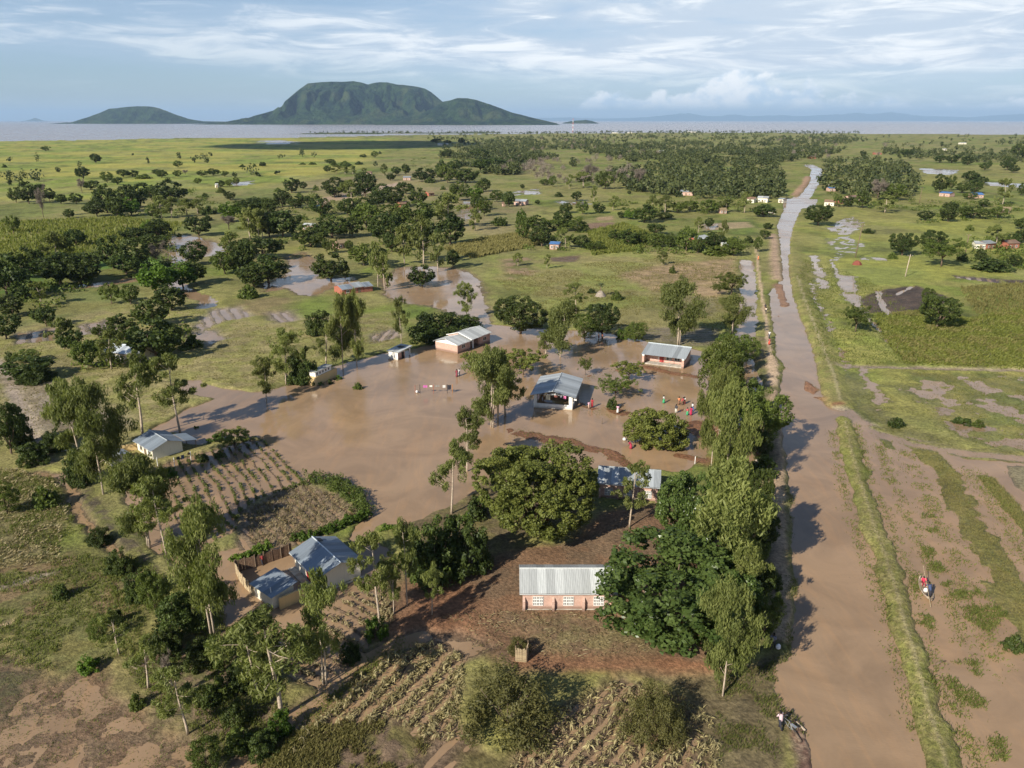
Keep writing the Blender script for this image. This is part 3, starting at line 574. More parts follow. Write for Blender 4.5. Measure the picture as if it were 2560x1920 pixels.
def plaster_material(name, c, stain, zs=0.35, amt=0.7):
    m, k, b = mat_new(name); tc = k.new('ShaderNodeTexCoord'); sep = k.new('ShaderNodeSeparateXYZ'); k.l.new(tc.outputs['Object'], sep.inputs[0])
    n = k.noise(tc.outputs['Object'], 1.6, 7, 0.65); n2 = k.noise(k.scalevec(tc.outputs['Object'], (4, 4, 0.5)), 1.2, 5, 0.6)
    col = k.mix(k.ramp(n2, 0.45, 0.75, 0, 0.35), c, tuple(x * 0.7 for x in c))
    low = k.ramp(k.math('ADD', sep.outputs[2], k.math('MULTIPLY', n, 0.6)), zs, zs + 0.5, amt, 0.0)
    k.l.new(k.mix(low, col, stain), b.inputs['Base Color']); b.inputs['Roughness'].default_value = 0.88; b.inputs['Specular IOR Level'].default_value = 0.2; return m
def tin_material(name, c, rust, metal=0.35, rough=0.42):
    m, k, b = mat_new(name); tc = k.new('ShaderNodeTexCoord'); oi = k.new('ShaderNodeObjectInfo')
    n = k.noise(k.scalevec(tc.outputs['Object'], (3, 0.6, 1)), 1.4, 6, 0.65); v = k.ramp(oi.outputs['Random'], 0, 1, 0.76, 1.14)
    col = k.mix(k.ramp(n, 0.3, 0.7), tuple(x * 0.85 for x in c), tuple(x * 1.08 for x in c))
    col = k.mix(1.0, col, k.new('ShaderNodeCombineXYZ', {0: v, 1: v, 2: v}).outputs[0], 'MULTIPLY')
    n2 = k.noise(k.scalevec(tc.outputs['Object'], (1.6, 0.7, 1)), 0.9, 7, 0.7); col = k.mix(k.ramp(n2, 0.52, 0.72, 0, rust), col, (0.22, 0.13, 0.08))
    k.l.new(col, b.inputs['Base Color']); b.inputs['Metallic'].default_value = metal; b.inputs['Roughness'].default_value = rough; return m
M_BRICK = brick_material('pale_brick', (0.50, 0.28, 0.21), (0.58, 0.36, 0.28), (0.54, 0.45, 0.38))
M_REDBRICK = brick_material('red_brick', (0.34, 0.10, 0.06), (0.42, 0.14, 0.09), (0.32, 0.17, 0.12), zs=0.2)
M_PINKB = brick_material('washed_brick', (0.62, 0.34, 0.27), (0.70, 0.42, 0.34), (0.66, 0.5, 0.42), zs=0.4)
M_WHITEW = plaster_material('whitewash', (0.80, 0.77, 0.70), (0.45, 0.36, 0.27))
M_CREAM = plaster_material('cream_plaster', (0.74, 0.68, 0.55), (0.34, 0.26, 0.17), 0.2)
M_GREYPL = plaster_material('grey_plaster', (0.45, 0.41, 0.33), (0.28, 0.22, 0.15), 0.3)
M_YELLOWP = plaster_material('yellow_plaster', (0.62, 0.45, 0.22), (0.40, 0.28, 0.14), 0.2)
M_TINPALE = tin_material('pale_tin', (0.48, 0.49, 0.47), 0.12, 0.12, 0.5); M_TINGREY = tin_material('grey_tin', (0.36, 0.385, 0.395), 0.2, 0.2, 0.5); M_TINSKY = tin_material('sky_toned_tin', (0.215, 0.25, 0.285), 0.1, 0.12, 0.5); M_TINWHITE = tin_material('white_tin', (0.60, 0.64, 0.66), 0.12)  # the blue-grey tin has reflected sky put into its base colour
M_TINRUST = tin_material('rusty_tin', (0.36, 0.22, 0.13), 0.7); M_BLUE = tin_material('blue_sheet', (0.07, 0.16, 0.34), 0.12, 0.0)
M_THATCH = plain('thatch', (0.24, 0.18, 0.10), 0.95, var=0.35, scale=7, bump=0.05); M_DARK = plain('opening_shade', (0.012, 0.011, 0.010), 0.7, var=0.1); M_PANE = plain('window_glass', (0.03, 0.035, 0.04), 0.12, var=0.1, spec=0.6)  # near-black panels stand in for the shade inside windows and lattice
M_WHITE = plain('white_paint', (0.80, 0.78, 0.74), 0.7, var=0.08); M_REDP = plain('red_door_paint', (0.32, 0.045, 0.04), 0.6, var=0.2); M_WOOD = plain('weathered_wood', (0.17, 0.12, 0.08), 0.9, var=0.35, scale=8); M_CONC = plain('concrete', (0.42, 0.38, 0.32), 0.9, var=0.25, scale=2, dirt=((0.25, 0.18, 0.12), 0.6))
M_REED = plain('straw_reed', (0.40, 0.31, 0.19), 0.95, var=0.4, scale=9); M_STEEL = plain('galvanised_steel', (0.45, 0.46, 0.46), 0.45, 0.6, var=0.15); M_BLACK = plain('black_metal', (0.02, 0.02, 0.022), 0.5, var=0.1)

def frame_at(A, B, z=0.0):
    a, b = at(*A), at(*B); d = b - a; return Vector((a.x, a.y, z)), math.atan2(d.y, d.x), d.length
_sheets = {}
def sheet_mesh(w, ln, mat):
    key = (round(w, 2), round(ln, 2), mat.name)
    if key in _sheets: return _sheets[key]
    n = 5; pr = []
    for i in range(n):
        x = w * i / n; pr += [(x, 0.0), (x + w / n * .5, 0.014)]
    pr.append((w * 1.02, 0.0)); k = len(pr)
    V = [(x, 0, z) for x, z in pr] + [(x, ln, z) for x, z in pr] + [(x, 0, z - 0.014) for x, z in pr] + [(x, ln, z - 0.014) for x, z in pr]
    fs = []
    for i in range(k - 1): fs += [(i, i + 1, k + i + 1, k + i), (2 * k + i, 3 * k + i, 3 * k + i + 1, 2 * k + i + 1), (i, 2 * k + i, 2 * k + i + 1, i + 1), (k + i, k + i + 1, 3 * k + i + 1, 3 * k + i)]
    me = MB().add(V, fs).mesh('roof_sheet'); me.materials.append(mat); _sheets[key] = me; return me
def lay_sheets(roof, P0, u, v, Wd, Ln, mat, n=None, jitter=0.0):
    u = Vector(u).normalized(); v = Vector(v).normalized(); nn = u.cross(v).normalized(); n = n or max(1, round(Wd / 0.85)); w = Wd / n; me = sheet_mesh(w, Ln, mat)
    for i in range(n):
        o = link('roof_sheet', me, roof); p = Vector(P0) + u * (w * i) + nn * (0.012 * (i % 2) + RB.uniform(0, jitter))
        M = Matrix((u, v, nn)).transposed().to_4x4(); M.translation = p; o.matrix_local = M
RB = random.Random(9)
def gable(t, x0, x1, y0, y1, hw, hr, axis, wallmat, roofmat, over=0.35, end=0.3, base=-0.6, cap=None, gablemat=None, wname='wall', detail=True):
    """walls and a pitched roof of tin sheets over the rectangle; the ridge runs along axis"""
    mb = MB(); Vs = lambda p: p if axis == 'x' else (p[1], p[0], p[2])
    a0, a1, b0, b1 = (x0, x1, y0, y1) if axis == 'x' else (y0, y1, x0, x1); bm = (b0 + b1) / 2; zt = 0.0 if gablemat is None else -0.28
    pts = [(a0, b0, base), (a0, b1, base), (a0, b1, hw), (a0, bm, hr - 0.06), (a0, b0, hw)]; q = [(a1,) + p[1:] for p in pts]
    f = [(4, 3, 2, 1, 0), (5, 6, 7, 8, 9), (0, 1, 6, 5), (1, 2, 7, 6), (2, 3, 8, 7), (3, 4, 9, 8), (4, 0, 5, 9)]
    if axis == 'y': f = [g[::-1] for g in f]
    mb.add([Vs(p) for p in pts + q], f); w = mb.build(wname, wallmat, t)
    if gablemat is not None:                                  # plastered gable triangle, a little proud of the brick
        for s, aa in ((-1, a0), (1, a1)):
            g = MB(); e = aa + s * 0.012; tri = [(e, b0 - 0.01, hw - 0.22), (e, b1 + 0.01, hw - 0.22), (e, b1 + 0.01, hw), (e, bm, hr - 0.05), (e, b0 - 0.01, hw)]
            g.slab([Vs(p) for p in tri], 0.02).build('gable', gablemat, t)
    sl = (hr - hw) / (bm - b0); e0 = b0 - over; ze = hw - sl * over; A0, A1 = a0 - end, a1 + end; Ln = math.hypot(bm - e0, hr - ze)
    r = MB(); r.tube([Vs((A0, bm, hr + 0.03)), Vs((A1, bm, hr + 0.03))], 0.07, 6); roof = r.build('roof', cap or roofmat, t)
    for s in (-1, 1):
        eb = e0 if s < 0 else b1 + over; P0, u = ((A0, eb, ze), (1, 0, 0)) if s < 0 else ((A1, eb, ze), (-1, 0, 0)); v = (0, -s * (bm - e0), hr - ze)
        if axis == 'y': P0 = ((eb, A1, ze) if s < 0 else (eb, A0, ze)); u = (0, -1, 0) if s < 0 else (0, 1, 0); v = (-s * (bm - e0), 0, hr - ze)
        lay_sheets(roof, P0, u, v, A1 - A0, Ln, roofmat, None if detail else 2)
        ff = MB(); p1, p2 = Vs((A0, eb, ze - 0.09)), Vs((A1, eb, ze - 0.09)); ff.tube([p1, p2], 0.045, 4).build('fascia', M_WOOD if cap is None else cap, roof)
    return w, roof
def pane(t, name, mat, O, u, w, h, d=0.03, n=None):
    """a flat box on a wall: O bottom corner, u along the wall, standing d proud"""
    u = Vector(u).normalized(); n = Vector(n) if n else u.cross(Vector((0, 0, 1))); O = Vector(O) - n * 0.02
    a = [O, O + u * w, O + u * w + Vector((0, 0, h)), O + Vector((0, 0, h))]; b = [p + n * (d + 0.02) for p in a]
    return MB().add(a + b, [(3, 2, 1, 0), (4, 5, 6, 7), (0, 1, 5, 4), (1, 2, 6, 5), (2, 3, 7, 6), (3, 0, 4, 7)]).build(name, mat, t)
def window(t, O, u, w, h, framemat=M_WHITE):
    f = pane(t, 'window', framemat, O, u, w, h, 0.03); uu = Vector(u).normalized()
    n = uu.cross(Vector((0, 0, 1))); k = 2 if w > 0.6 else 1
    for i in range(k): pane(f, 'pane', M_PANE, Vector(O) + uu * (0.06 + i * (w - 0.06) / k) + Vector((0, 0, 0.06)) + n * 0.004, u, (w - 0.06) / k - 0.06, h - 0.12, 0.032)
    pane(f, 'sill', M_CONC, Vector(O) + uu * -0.05 + Vector((0, 0, -0.08)), u, w + 0.1, 0.07, 0.07); return f
def door(t, O, u, w, h, mat):
    d = pane(t, 'door', mat, O, u, w, h, 0.025); uu = Vector(u).normalized(); pane(d, 'handle', M_STEEL, Vector(O) + uu * (w - 0.14) + Vector((0, 0, h * .48)), u, 0.06, 0.12, 0.06); return d
_vb = {}
def vent_block(s):
    """pierced concrete block: square rim with a diamond cross inside"""
    if 'm' in _vb: return _vb['m']
    mb = MB(); q = s / 2; t = s * 0.1; d = 0.06
    for a in ((-q, q, -q, -q + t), (-q, q, q - t, q), (-q, -q + t, -q + t, q - t), (q - t, q, -q + t, q - t)): mb.box(a[0], a[1], 0, d, a[2], a[3])
    mb.box(-t * .35, t * .35, 0.01, d - .01, -q + t, q - t); mb.box(-q + t, q - t, 0.012, d - .012, -t * .35, t * .35)
    mb.box(-t, t, 0.005, d - .005, -t, t)
    _vb['m'] = mb.mesh('vent_block'); _vb['m'].materials.append(M_WHITE); return _vb['m']
def lattice(t, O, n=4, s=0.25):
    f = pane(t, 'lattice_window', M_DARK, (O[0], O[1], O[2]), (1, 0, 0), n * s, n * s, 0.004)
    me = vent_block(s)
    for i in range(n):
        for j in range(n): o = link('vent_block', me, f); o.location = (O[0] + s * (i + .5), O[1] - 0.068, O[2] + s * (j + .5))
def classroom(A, B, label, roofmat, D=4.4, hw=2.5, hr=3.5, bays=3, z=0.25):
    o, ang, L = frame_at(A, B, z); t = empty('classroom', o, ang); z0 = -z
    gable(t, 0, L, 0, D, hw - z, hr - z, 'x', M_BRICK, roofmat, 0.36, 0.32, cap=roofmat)
    pane(t, 'eave_band', M_WHITE, (0.12, 0, hw - z - 0.42), (1, 0, 0), L - 0.24, 0.26, 0.02)
    pane(t, 'plinth', M_CONC, (-0.05, 0, -0.3), (1, 0, 0), L + 0.1, 0.46, 0.10)
    for i in range(bays + 1):
        x = min(max(i * L / bays, 0.1), L - 0.1); MB().box(x - .12, x + .12, -.34, .0, -.4, 1.15).add([(x - .12, -.34, 1.15), (x + .12, -.34, 1.15), (x + .12, 0, 1.5), (x - .12, 0, 1.5), (x - .12, 0, 1.15), (x + .12, 0, 1.15)], [(0, 1, 2, 3), (0, 3, 4), (1, 5, 2)]).build('buttress', M_BRICK, t)
    for i in range(bays): lattice(t, ((i + .5) * L / bays - 0.5, 0, 0.55), 3, 0.333)
    window(t, (L, 1.0, 0.6), (0, 1, 0), 0.9, 0.9); window(t, (L, 2.8, 0.6), (0, 1, 0), 0.9, 0.9)
    return tag(t, label, 'classroom')
classroom((1307, 1531), (1533, 1531), 'brick classroom with pale grey tin roof and white lattice windows on the red earth', M_TINPALE)
classroom((1497, 1247), (1642, 1259), 'half shaded brick classroom with blue-grey tin roof behind the huge mango tree', M_TINGREY, z=0.1)

def shelter():
    o, ang, L = frame_at((1334, 1018.6), (1430.5, 1025.6)); t = empty('open_shelter', o, ang); D = 9.4; hw = 2.4; hr = 3.15
    for x0, x1 in ((0, .5), (L - .6, L)): MB().box(x0, x1, 0, .25, -.6, hw - .05).build('end_wall', M_WHITEW, t)
    MB().box(.5, L - .6, .02, .22, -.6, .78).build('parapet', M_WHITEW, t)
    for x0, y0, y1 in ((0, .25, D), (L - .22, .25, D)): MB().box(x0, x0 + .22, y0, y1, -.6, .75).build('side_wall', M_WHITEW, t)
    MB().box(.22, L - .22, D - .22, D, -.6, 1.9).build('back_wall', M_GREYPL, t)
    for y in (2.4, 4.7, 7.0, D - .1):
        for x in (.11, L - .11): MB().box(x - .09, x + .09, y - .09, y + .09, .7, hw).build('post', M_WOOD, t)
    for y in (.12, 2.4, 4.7, 7.0, D - .12):
        mb = MB(); mb.tube([(.05, y, hw), (L - .05, y, hw)], .05, 4); mb.tube([(L / 2, y, hw), (L / 2, y, hr - .05)], .045, 4)
        for s in (-1, 1): mb.tube([(L / 2, y, hw + .1), (L / 2 + s * L * .22, y, hw + (hr - hw) * .52)], .035, 4); mb.tube([(L / 2 + s * (L / 2 + .3), y, hw - .12), (L / 2, y, hr - .05)], .05, 4)
        mb.build('truss', M_STEEL, t)
    r = MB().tube([(L / 2, -.45, hr + .04), (L / 2, D + .45, hr + .04)], .08, 6).build('roof', M_TINPALE, t); over = .55; sl = (hr - hw) / (L / 2); ze = hw - sl * over; ln = math.hypot(L / 2 + over, hr - ze)
    lay_sheets(r, (-over, D + .45, ze), (0, -1, 0), (L / 2 + over, 0, hr - ze), D + .9, ln, M_TINGREY, jitter=.03); lay_sheets(r, (L + over, -.45, ze), (0, 1, 0), (-L / 2 - over, 0, hr - ze), D + .9, ln, M_TINGREY, jitter=.03)
    tag(t, 'open-sided white shelter with grey gable roof in the middle of the flood', 'shelter')
    # washing hung in the gable
    for x, w, h, c, nm in ((2.0, .75, .85, (.62, .58, .42), 'beige blanket hanging in the shelter opening'), (3.4, .55, .35, (.75, .30, .22), 'orange cloth hanging in the shelter opening'), (4.35, .35, .3, (.5, .48, .55), 'grey cloth hanging in the shelter opening'), (4.95, .4, .45, (.75, .2, .42), 'pink cloth hanging in the shelter opening'), (.62, .3, .8, (.72, .6, .6), 'pale cloth hanging beside the left shelter pillar'), (6.6, .5, .5, (.75, .72, .68), 'white cloth hung outside the right shelter pillar')):
        garment(t.matrix_basis @ Vector((x, .1 if x < 6 else .3, 2.32 if x < 6 else 2.1)), ang, w, h, c, nm)
_gm = {}
def cloth_mat(c):
    k = tuple(round(x, 2) for x in c)
    if k not in _gm: _gm[k] = plain('cloth', k, 0.9, var=0.2, scale=5)
    return _gm[k]
def garment(p, ang, w, h, c, label, name='hanging_cloth'):
    nx, nz = 6, 4; V = []; g = random.Random(label)
    for j in range(nz + 1):
        for i in range(nx + 1): V.append((w * (i / nx) * (1 - .12 * j / nz * g.random()), math.sin(i * 1.9 + g.random()) * .035 * (j / nz), -h * j / nz * (1 + .08 * math.sin(i * 2.3))))
    k = len(V); V += [(x, y + .015, z) for x, y, z in V]; fs = []
    for j in range(nz):
        for i in range(nx): a = j * (nx + 1) + i; fs += [(a, a + 1, a + nx + 2, a + nx + 1), (k + a, k + a + nx + 1, k + a + nx + 2, k + a + 1)]
    o = MB().add(V, fs).build(name, cloth_mat(c)); o.location = p; o.rotation_euler = (0, 0, ang); return tag(o, label, 'cloth', 'washing hung out to dry')
shelter()

def verandah_class():
    o, ang, L = frame_at((1606.5, 908), (1709, 921)); t = empty('classroom', o, ang); D = 5.5; hw = 2.0; hr = 2.95; yr = 4.7; yv = 1.7
    MB().box(.3, L - .3, yv, D, -.6, hw + .35).build('wall', M_PINKB, t); MB().box(.0, L, -.1, yv, -.6, .16).build('verandah_floor', M_CONC, t)
    for x0 in (0, L - .3):
        pts = [(0, -.6), (D, -.6), (D, 2.6), (yr, hr - .05), (0, hw - .05)]; mb = MB(); a = [(x0, y, z) for y, z in pts]; b = [(x0 + .3, y, z) for y, z in pts]
        mb.add(a + b, [(4, 3, 2, 1, 0)[::-1], (5, 6, 7, 8, 9)[::-1]] + [(i, i + 5, (i + 1) % 5 + 5, (i + 1) % 5) for i in range(5)]); e = mb.build('end_wall', M_BRICK, t)
        MB().box(x0 - .06, x0 + .36, -.42, -.0, -.6, 1.7).build('buttress', M_BRICK, t); MB().box(x0 - .07, x0 + .37, -.44, .0, 1.7, 1.95).build('pillar_cap', M_WHITE, t)
    door(t, (L * .36, yv, .16), (1, 0, 0), .85, 1.75, M_REDP); window(t, (L * .52, yv, .75), (1, 0, 0), 1.1, .75); window(t, (L * .72, yv, .75), (1, 0, 0), 1.1, .75)
    for x in (L * .38, L * .66): MB().tube([(x, .05, .1), (x, .05, 2.0)], .04, 6).build('post', M_STEEL, t)
    r = MB().tube([(-.3, yr, hr + .05), (L + .3, yr, hr + .05)], .09, 6).build('roof', M_TINWHITE, t); ze = hw - .06; e0 = -.4
    lay_sheets(r, (-.3, e0, ze), (1, 0, 0), (0, yr - e0, hr - ze), L + .6, math.hypot(yr - e0, hr - ze), M_TINGREY); lay_sheets(r, (L + .3, D + .4, 2.5), (-1, 0, 0), (0, yr - D - .4, hr - 2.5), L + .6, math.hypot(D + .4 - yr, hr - 2.5), M_TINGREY)
    tag(t, 'brick classroom with open verandah, red door and blue-green tin roof', 'classroom')
verandah_class()

def gable_house():
    o, ang, L = frame_at((1089, 873.6), (1144, 885)); t = empty('brick_house', o, ang)
    gable(t, 0, L, 0, 4.2, 2.0, 2.75, 'y', M_BRICK, M_TINPALE, .35, .3, cap=M_WHITE, gablemat=M_WHITE); gable(t, 0, L - 1.3, 4.2, 7.5, 2.3, 3.02, 'y', M_BRICK, M_TINPALE, .02, .0, wname='wall')
    gable(t, 0, L, 7.5, 11.1, 2.25, 3.1, 'y', M_BRICK, M_TINPALE, .35, .25, cap=M_WHITE)
    r = MB().tube([(-.4, 4.1, 2.2), (L / 2, 4.1, 3.14), (L + .5, 4.1, 2.12)], .09, 4).build('bargeboard', M_WHITE, t); lay_sheets(r, (L + .55, 4.05, 2.13), (0, 1, 0), (-L / 2 - .55, 0, 1.02), 3.5, 3.6, M_TINPALE); lay_sheets(r, (-.45, 7.5, 2.15), (0, -1, 0), (L / 2 + .45, 0, 1.0), 3.5, 3.5, M_TINPALE)
    for y in (5.3, 7.3): MB().box(L - .3, L - .06, y - .12, y + .12, -.6, 2.2).build('porch_pillar', M_BRICK if y > 6 else M_WHITE, t)
    door(t, (L - 1.3, 5.6, .1), (0, 1, 0), .85, 1.7, M_WOOD); window(t, (L, 1.4, .8), (0, 1, 0), 1.1, .8); window(t, (L, 8.6, .8), (0, 1, 0), 1.2, .8)
    tag(t, 'long pink brick house with white gable and stepped pale tin roof', 'house')
gable_house()
def white_hut():
    o, ang, L = frame_at((971, 896.7), (995, 901)); t = empty('white_hut', o, ang); D = 4.1
    MB().box(0, L, 0, 2.3, -.6, 1.62).build('wall', M_WHITEW, t); MB().box(0, .15, 2.3, D, -.6, 1.62).build('side_wall', M_WHITEW, t); pane(t, 'shaded_face', M_BRICK, (L, .05, -.5), (0, 1, 0), 2.2, 1.85, .02); door(t, (L + .02, 1.2, -.2), (0, 1, 0), .75, 1.6, M_DARK)  # brick-coloured panel stands in for the brown shade on the right wall
    MB().box(L - .2, L, D - .2, D, -.6, 1.75).build('post', M_WHITE, t)
    r = MB().box(-.2, L + .25, -.25, D + .3, 1.66, 1.70).build('roof', M_STEEL, t); lay_sheets(r, (-.25, -.3, 1.72), (1, 0, 0), (0, 1, .06), L + .6, D + .65, M_TINPALE); MB().box(.5, 1.7, 2.2, 3.3, 2.0, 2.04).build('solar_panel', M_BLACK, r)
    tag(t, 'small white hut with flat tin roof and corner post in the flood', 'hut')
white_hut()
def latrines():
    o, ang, L = frame_at((767, 962), (789.5, 965.6)); t = empty('latrine_block', o, ang); D = 6.4
    MB().box(0, L, 0, D, -.6, 1.58).build('base', M_YELLOWP, t); b = MB().box(.35, L - .25, .45, D - 1.3, 1.58, 2.42).build('upper_wall', M_WHITEW, t)
    for i in range(5): window_dark = pane(t, 'window', M_DARK, (L - .25, .8 + i * .85, 1.8), (0, 1, 0), .3, .42, .012)
    r = MB().box(.22, L - .1, .3, D - 1.15, 2.43, 2.46).build('roof', M_TINPALE, t); lay_sheets(r, (.2, .28, 2.49), (1, 0, 0), (0, 1, .0), L - .28, D - 1.4, M_TINPALE, 2)
    tag(t, 'latrine block with yellow base and white upper storey of small dark windows', 'latrine')
latrines()
def west_house():
    o, ang, L = frame_at((346, 1131), (385, 1156)); t = empty('plastered_house', o, ang); D = 4.2; hw = 2.0; hr = 2.75
    gable(t, 0, L, 0, D, hw, hr, 'x', M_CREAM, M_TINSKY, .35, .4, cap=M_TINGREY)
    window(t, (.9, 0, .8), (1, 0, 0), .8, .8, M_GREYPL); door(t, (2.2, 0, .0), (1, 0, 0), .8, 1.7, M_WOOD); window(t, (3.6, 0, .8), (1, 0, 0), .8, .8, M_GREYPL)
    r = MB().tube([(1.9, D + .3, 1.92), (L + .4, D + .3, 1.92)], .04, 4).build('porch_roof', M_WOOD, t); lay_sheets(r, (L + .4, D + 2.1, 1.62), (-1, 0, 0), (0, -1.85, .38), L - 1.5, 1.9, M_TINSKY)
    for x in (2.1, L + .2): MB().tube([(x, D + 1.9, -.6), (x, D + 1.9, 1.65)], .05, 6).build('post', M_WOOD, t)
    MB().box(-.2, L + .3, -.9, -.02, -.6, .1).build('step', M_CONC, t); tag(t, 'cream plastered house with blue-grey gable roof and porch beside the garden', 'house')
    o, ang, L = frame_at((262, 1162), (287, 1178)); t = empty('shed', o, ang); gable(t, 0, 2.3, 0, 2.6, 1.5, 1.95, 'x', M_GREYPL, M_TINGREY, .2, .2); door(t, (.8, 0, -.1), (1, 0, 0), .7, 1.35, M_WOOD); tag(t, 'small grey shed with tin roof under the twin stemmed gum tree', 'shed')
    a, b = at(344, 1130), at(303, 1137); d = b - a; t = MB().box(0, d.length, -.1, .1, -.4, 1.35).build('boundary_wall', M_YELLOWP); t.location = a; t.rotation_euler = (0, 0, math.atan2(d.y, d.x)); tag(t, 'stained yellow wall joining house and shed', 'wall')
west_house()
def compound():
    o, ang, L = frame_at((739, 1419), (800, 1481)); t = empty('plastered_house', o, ang); D = 4.6
    gable(t, 0, L, 0, D, 1.95, 2.72, 'x', M_CREAM, M_TINSKY, .38, .4, cap=M_TINWHITE)
    window(t, (1.1, 0, .9), (1, 0, 0), .7, .75, M_WHITE); door(t, (2.9, 0, 0), (1, 0, 0), .8, 1.7, M_REDP); window(t, (4.4, 0, .9), (1, 0, 0), .7, .75, M_WHITE); MB().box(-.1, L + .1, -.8, -.02, -.6, .12).build('step', M_CONC, t)
    MB().box(L + .05, L + .35, .2, D + .3, -.4, .06).build('gutter_slab', M_CONC, t)
    tag(t, 'cream house with blue-grey tin roof and solar panel inside the walled compound', 'house')
    s = MB().box(0, .75, 0, .5, 0, .035).build('solar_panel', M_BLACK, t); s.location = (.35, D * .5 + .12, 2.83); s.rotation_euler = (-math.atan2(.77, 2.3), 0, 0)
    o, ang, L = frame_at((637, 1491), (684, 1523)); t = empty('outbuilding', o, ang); D = 2.4
    MB().add([(0, 0, -.6), (L, 0, -.6), (L, D, -.6), (0, D, -.6), (0, 0, 1.5), (L, 0, 1.5), (L, D, 1.8), (0, D, 1.8)], [(0, 3, 2, 1), (4, 5, 6, 7), (0, 1, 5, 4), (1, 2, 6, 5), (2, 3, 7, 6), (3, 0, 4, 7)]).build('wall', M_CREAM, t)
    r = MB().tube([(-.3, D + .3, 1.88), (L + .3, D + .3, 1.88)], .04, 4).build('roof', M_WOOD, t); lay_sheets(r, (-.3, -.3, 1.5), (1, 0, 0), (0, D + .6, .39), L + .6, D + .7, M_TINSKY); MB().tube([(L - .5, .2, 1.4), (L - .5, .2, 2.15)], .05, 6).build('vent_pipe', M_WHITE, t); door(t, (L * .35, D, 0), (-1, 0, 0), .7, 1.5, M_WOOD)
    tag(t, 'low cream outbuilding with sloping blue-grey roof and white vent pipe', 'outbuilding')
    a, b = at(700, 1524), at(800, 1480); d = b - a; t = MB().box(0, d.length, -.1, .1, -.4, 1.3).build('boundary_wall', M_YELLOWP); t.location = a; t.rotation_euler = (0, 0, math.atan2(d.y, d.x)); tag(t, 'stained olive wall closing the compound between house and outbuilding', 'wall')
    # board fence behind the yard, straw fence at its side
    def fence(name, P, h, mat, label, board, post):
        t = empty(name, at(*P[0])); o0 = at(*P[0]); pts = [at(*p) - o0 for p in P]; seg = []; g = random.Random(name)
        for p, q in zip(pts[:-1], pts[1:]):
            n = max(1, int((q - p).length / board))
            for i in range(n): seg.append((p.lerp(q, i / n), p.lerp(q, (i + 1) / n)))
        for i, (p, q) in enumerate(seg):
            d = (q - p); nrm = Vector((-d.y, d.x, 0)).normalized() * .025; hh = h * g.uniform(.86, 1.06); j = nrm * g.uniform(-.6, .6)
            q = p + d * .93; a = [p - nrm + j, q - nrm + j, q + nrm + j, p + nrm + j]; lo = [v + Vector((0, 0, -.3)) for v in a]; hi = [v + Vector((0, 0, hh)) for v in a]
            MB().add(lo + hi, [(0, 3, 2, 1), (4, 5, 6, 7), (0, 1, 5, 4), (1, 2, 6, 5), (2, 3, 7, 6), (3, 0, 4, 7)]).build('plank', mat, t)
            if i % post == 0: MB().tube([p + Vector((0, 0, -.3)), p + Vector((g.uniform(-.04, .04), 0, h * 1.12))], .07, 6).build('post', M_WOOD, t)
        return tag(t, label, 'fence')
    M_BROWNREED = plain('brown_reed', (0.16, 0.10, 0.065), 0.95, var=.4, scale=9)
    fence('board_fence', [(590, 1431), (640, 1418), (731, 1386)], 1.35, M_BROWNREED, 'brown board fence with posts at the back of the compound', .3, 3); fence('straw_fence', [(590, 1432), (598, 1450), (615, 1472), (637, 1492)], 1.3, M_REED, 'pale straw fence along the left side of the compound', .28, 5)
compound()
def silver_house():
    o, ang, L = frame_at((258, 905), (345, 915), .2); t = empty('house', o, ang); gable(t, 0, L, 0, 5, 2.2, 3.0, 'x', M_GREYPL, M_TINWHITE, .4, .4); MB().tube([(L * .7, -.9, 2.0), (L + .4, -.9, 2.0)], .04, 4).build('porch_beam', M_WOOD, t)
    r = MB().tube([(L - 1.6, -1.1, 2.05), (L + .3, -1.1, 2.05)], .04, 4).build('porch_roof', M_WOOD, t); lay_sheets(r, (L - 1.7, -1.2, 2.0), (1, 0, 0), (0, 1.1, .2), 2.0, 1.2, M_TINRUST); door(t, (L * .8, 0, 0), (1, 0, 0), .8, 1.7, M_WHITE); window(t, (L * .4, 0, .8), (1, 0, 0), 1, .8); tag(t, 'house with silver roof and rusty porch sheet hidden among trees at the left', 'house')
silver_house()
def red_house():
    o, ang, L = frame_at((836, 732), (856, 740.5), .15); t = empty('brick_house', o, ang)
    for i, (y0, y1, hw, hr) in enumerate(((0, 3.4, 1.75, 2.35), (3.5, 6.3, 1.95, 2.6), (6.4, 9.0, 1.8, 2.4))): gable(t, 0 if i < 2 else .6, L, y0, y1, hw, hr, 'y', M_REDBRICK, M_TINSKY if i != 1 else M_TINGREY, .3, .12, cap=M_TINPALE)
    door(t, (L, 4.6, 0), (0, 1, 0), .8, 1.5, M_WOOD); window(t, (L, 1.2, .6), (0, 1, 0), .9, .7); MB().tube([(L + .6, 3.8, -.2), (L + .6, 3.8, 1.7)], .06, 6).build('post', M_WOOD, t); tag(t, 'red brick house with three stepped blue-grey roofs beside the puddles', 'house')
red_house()
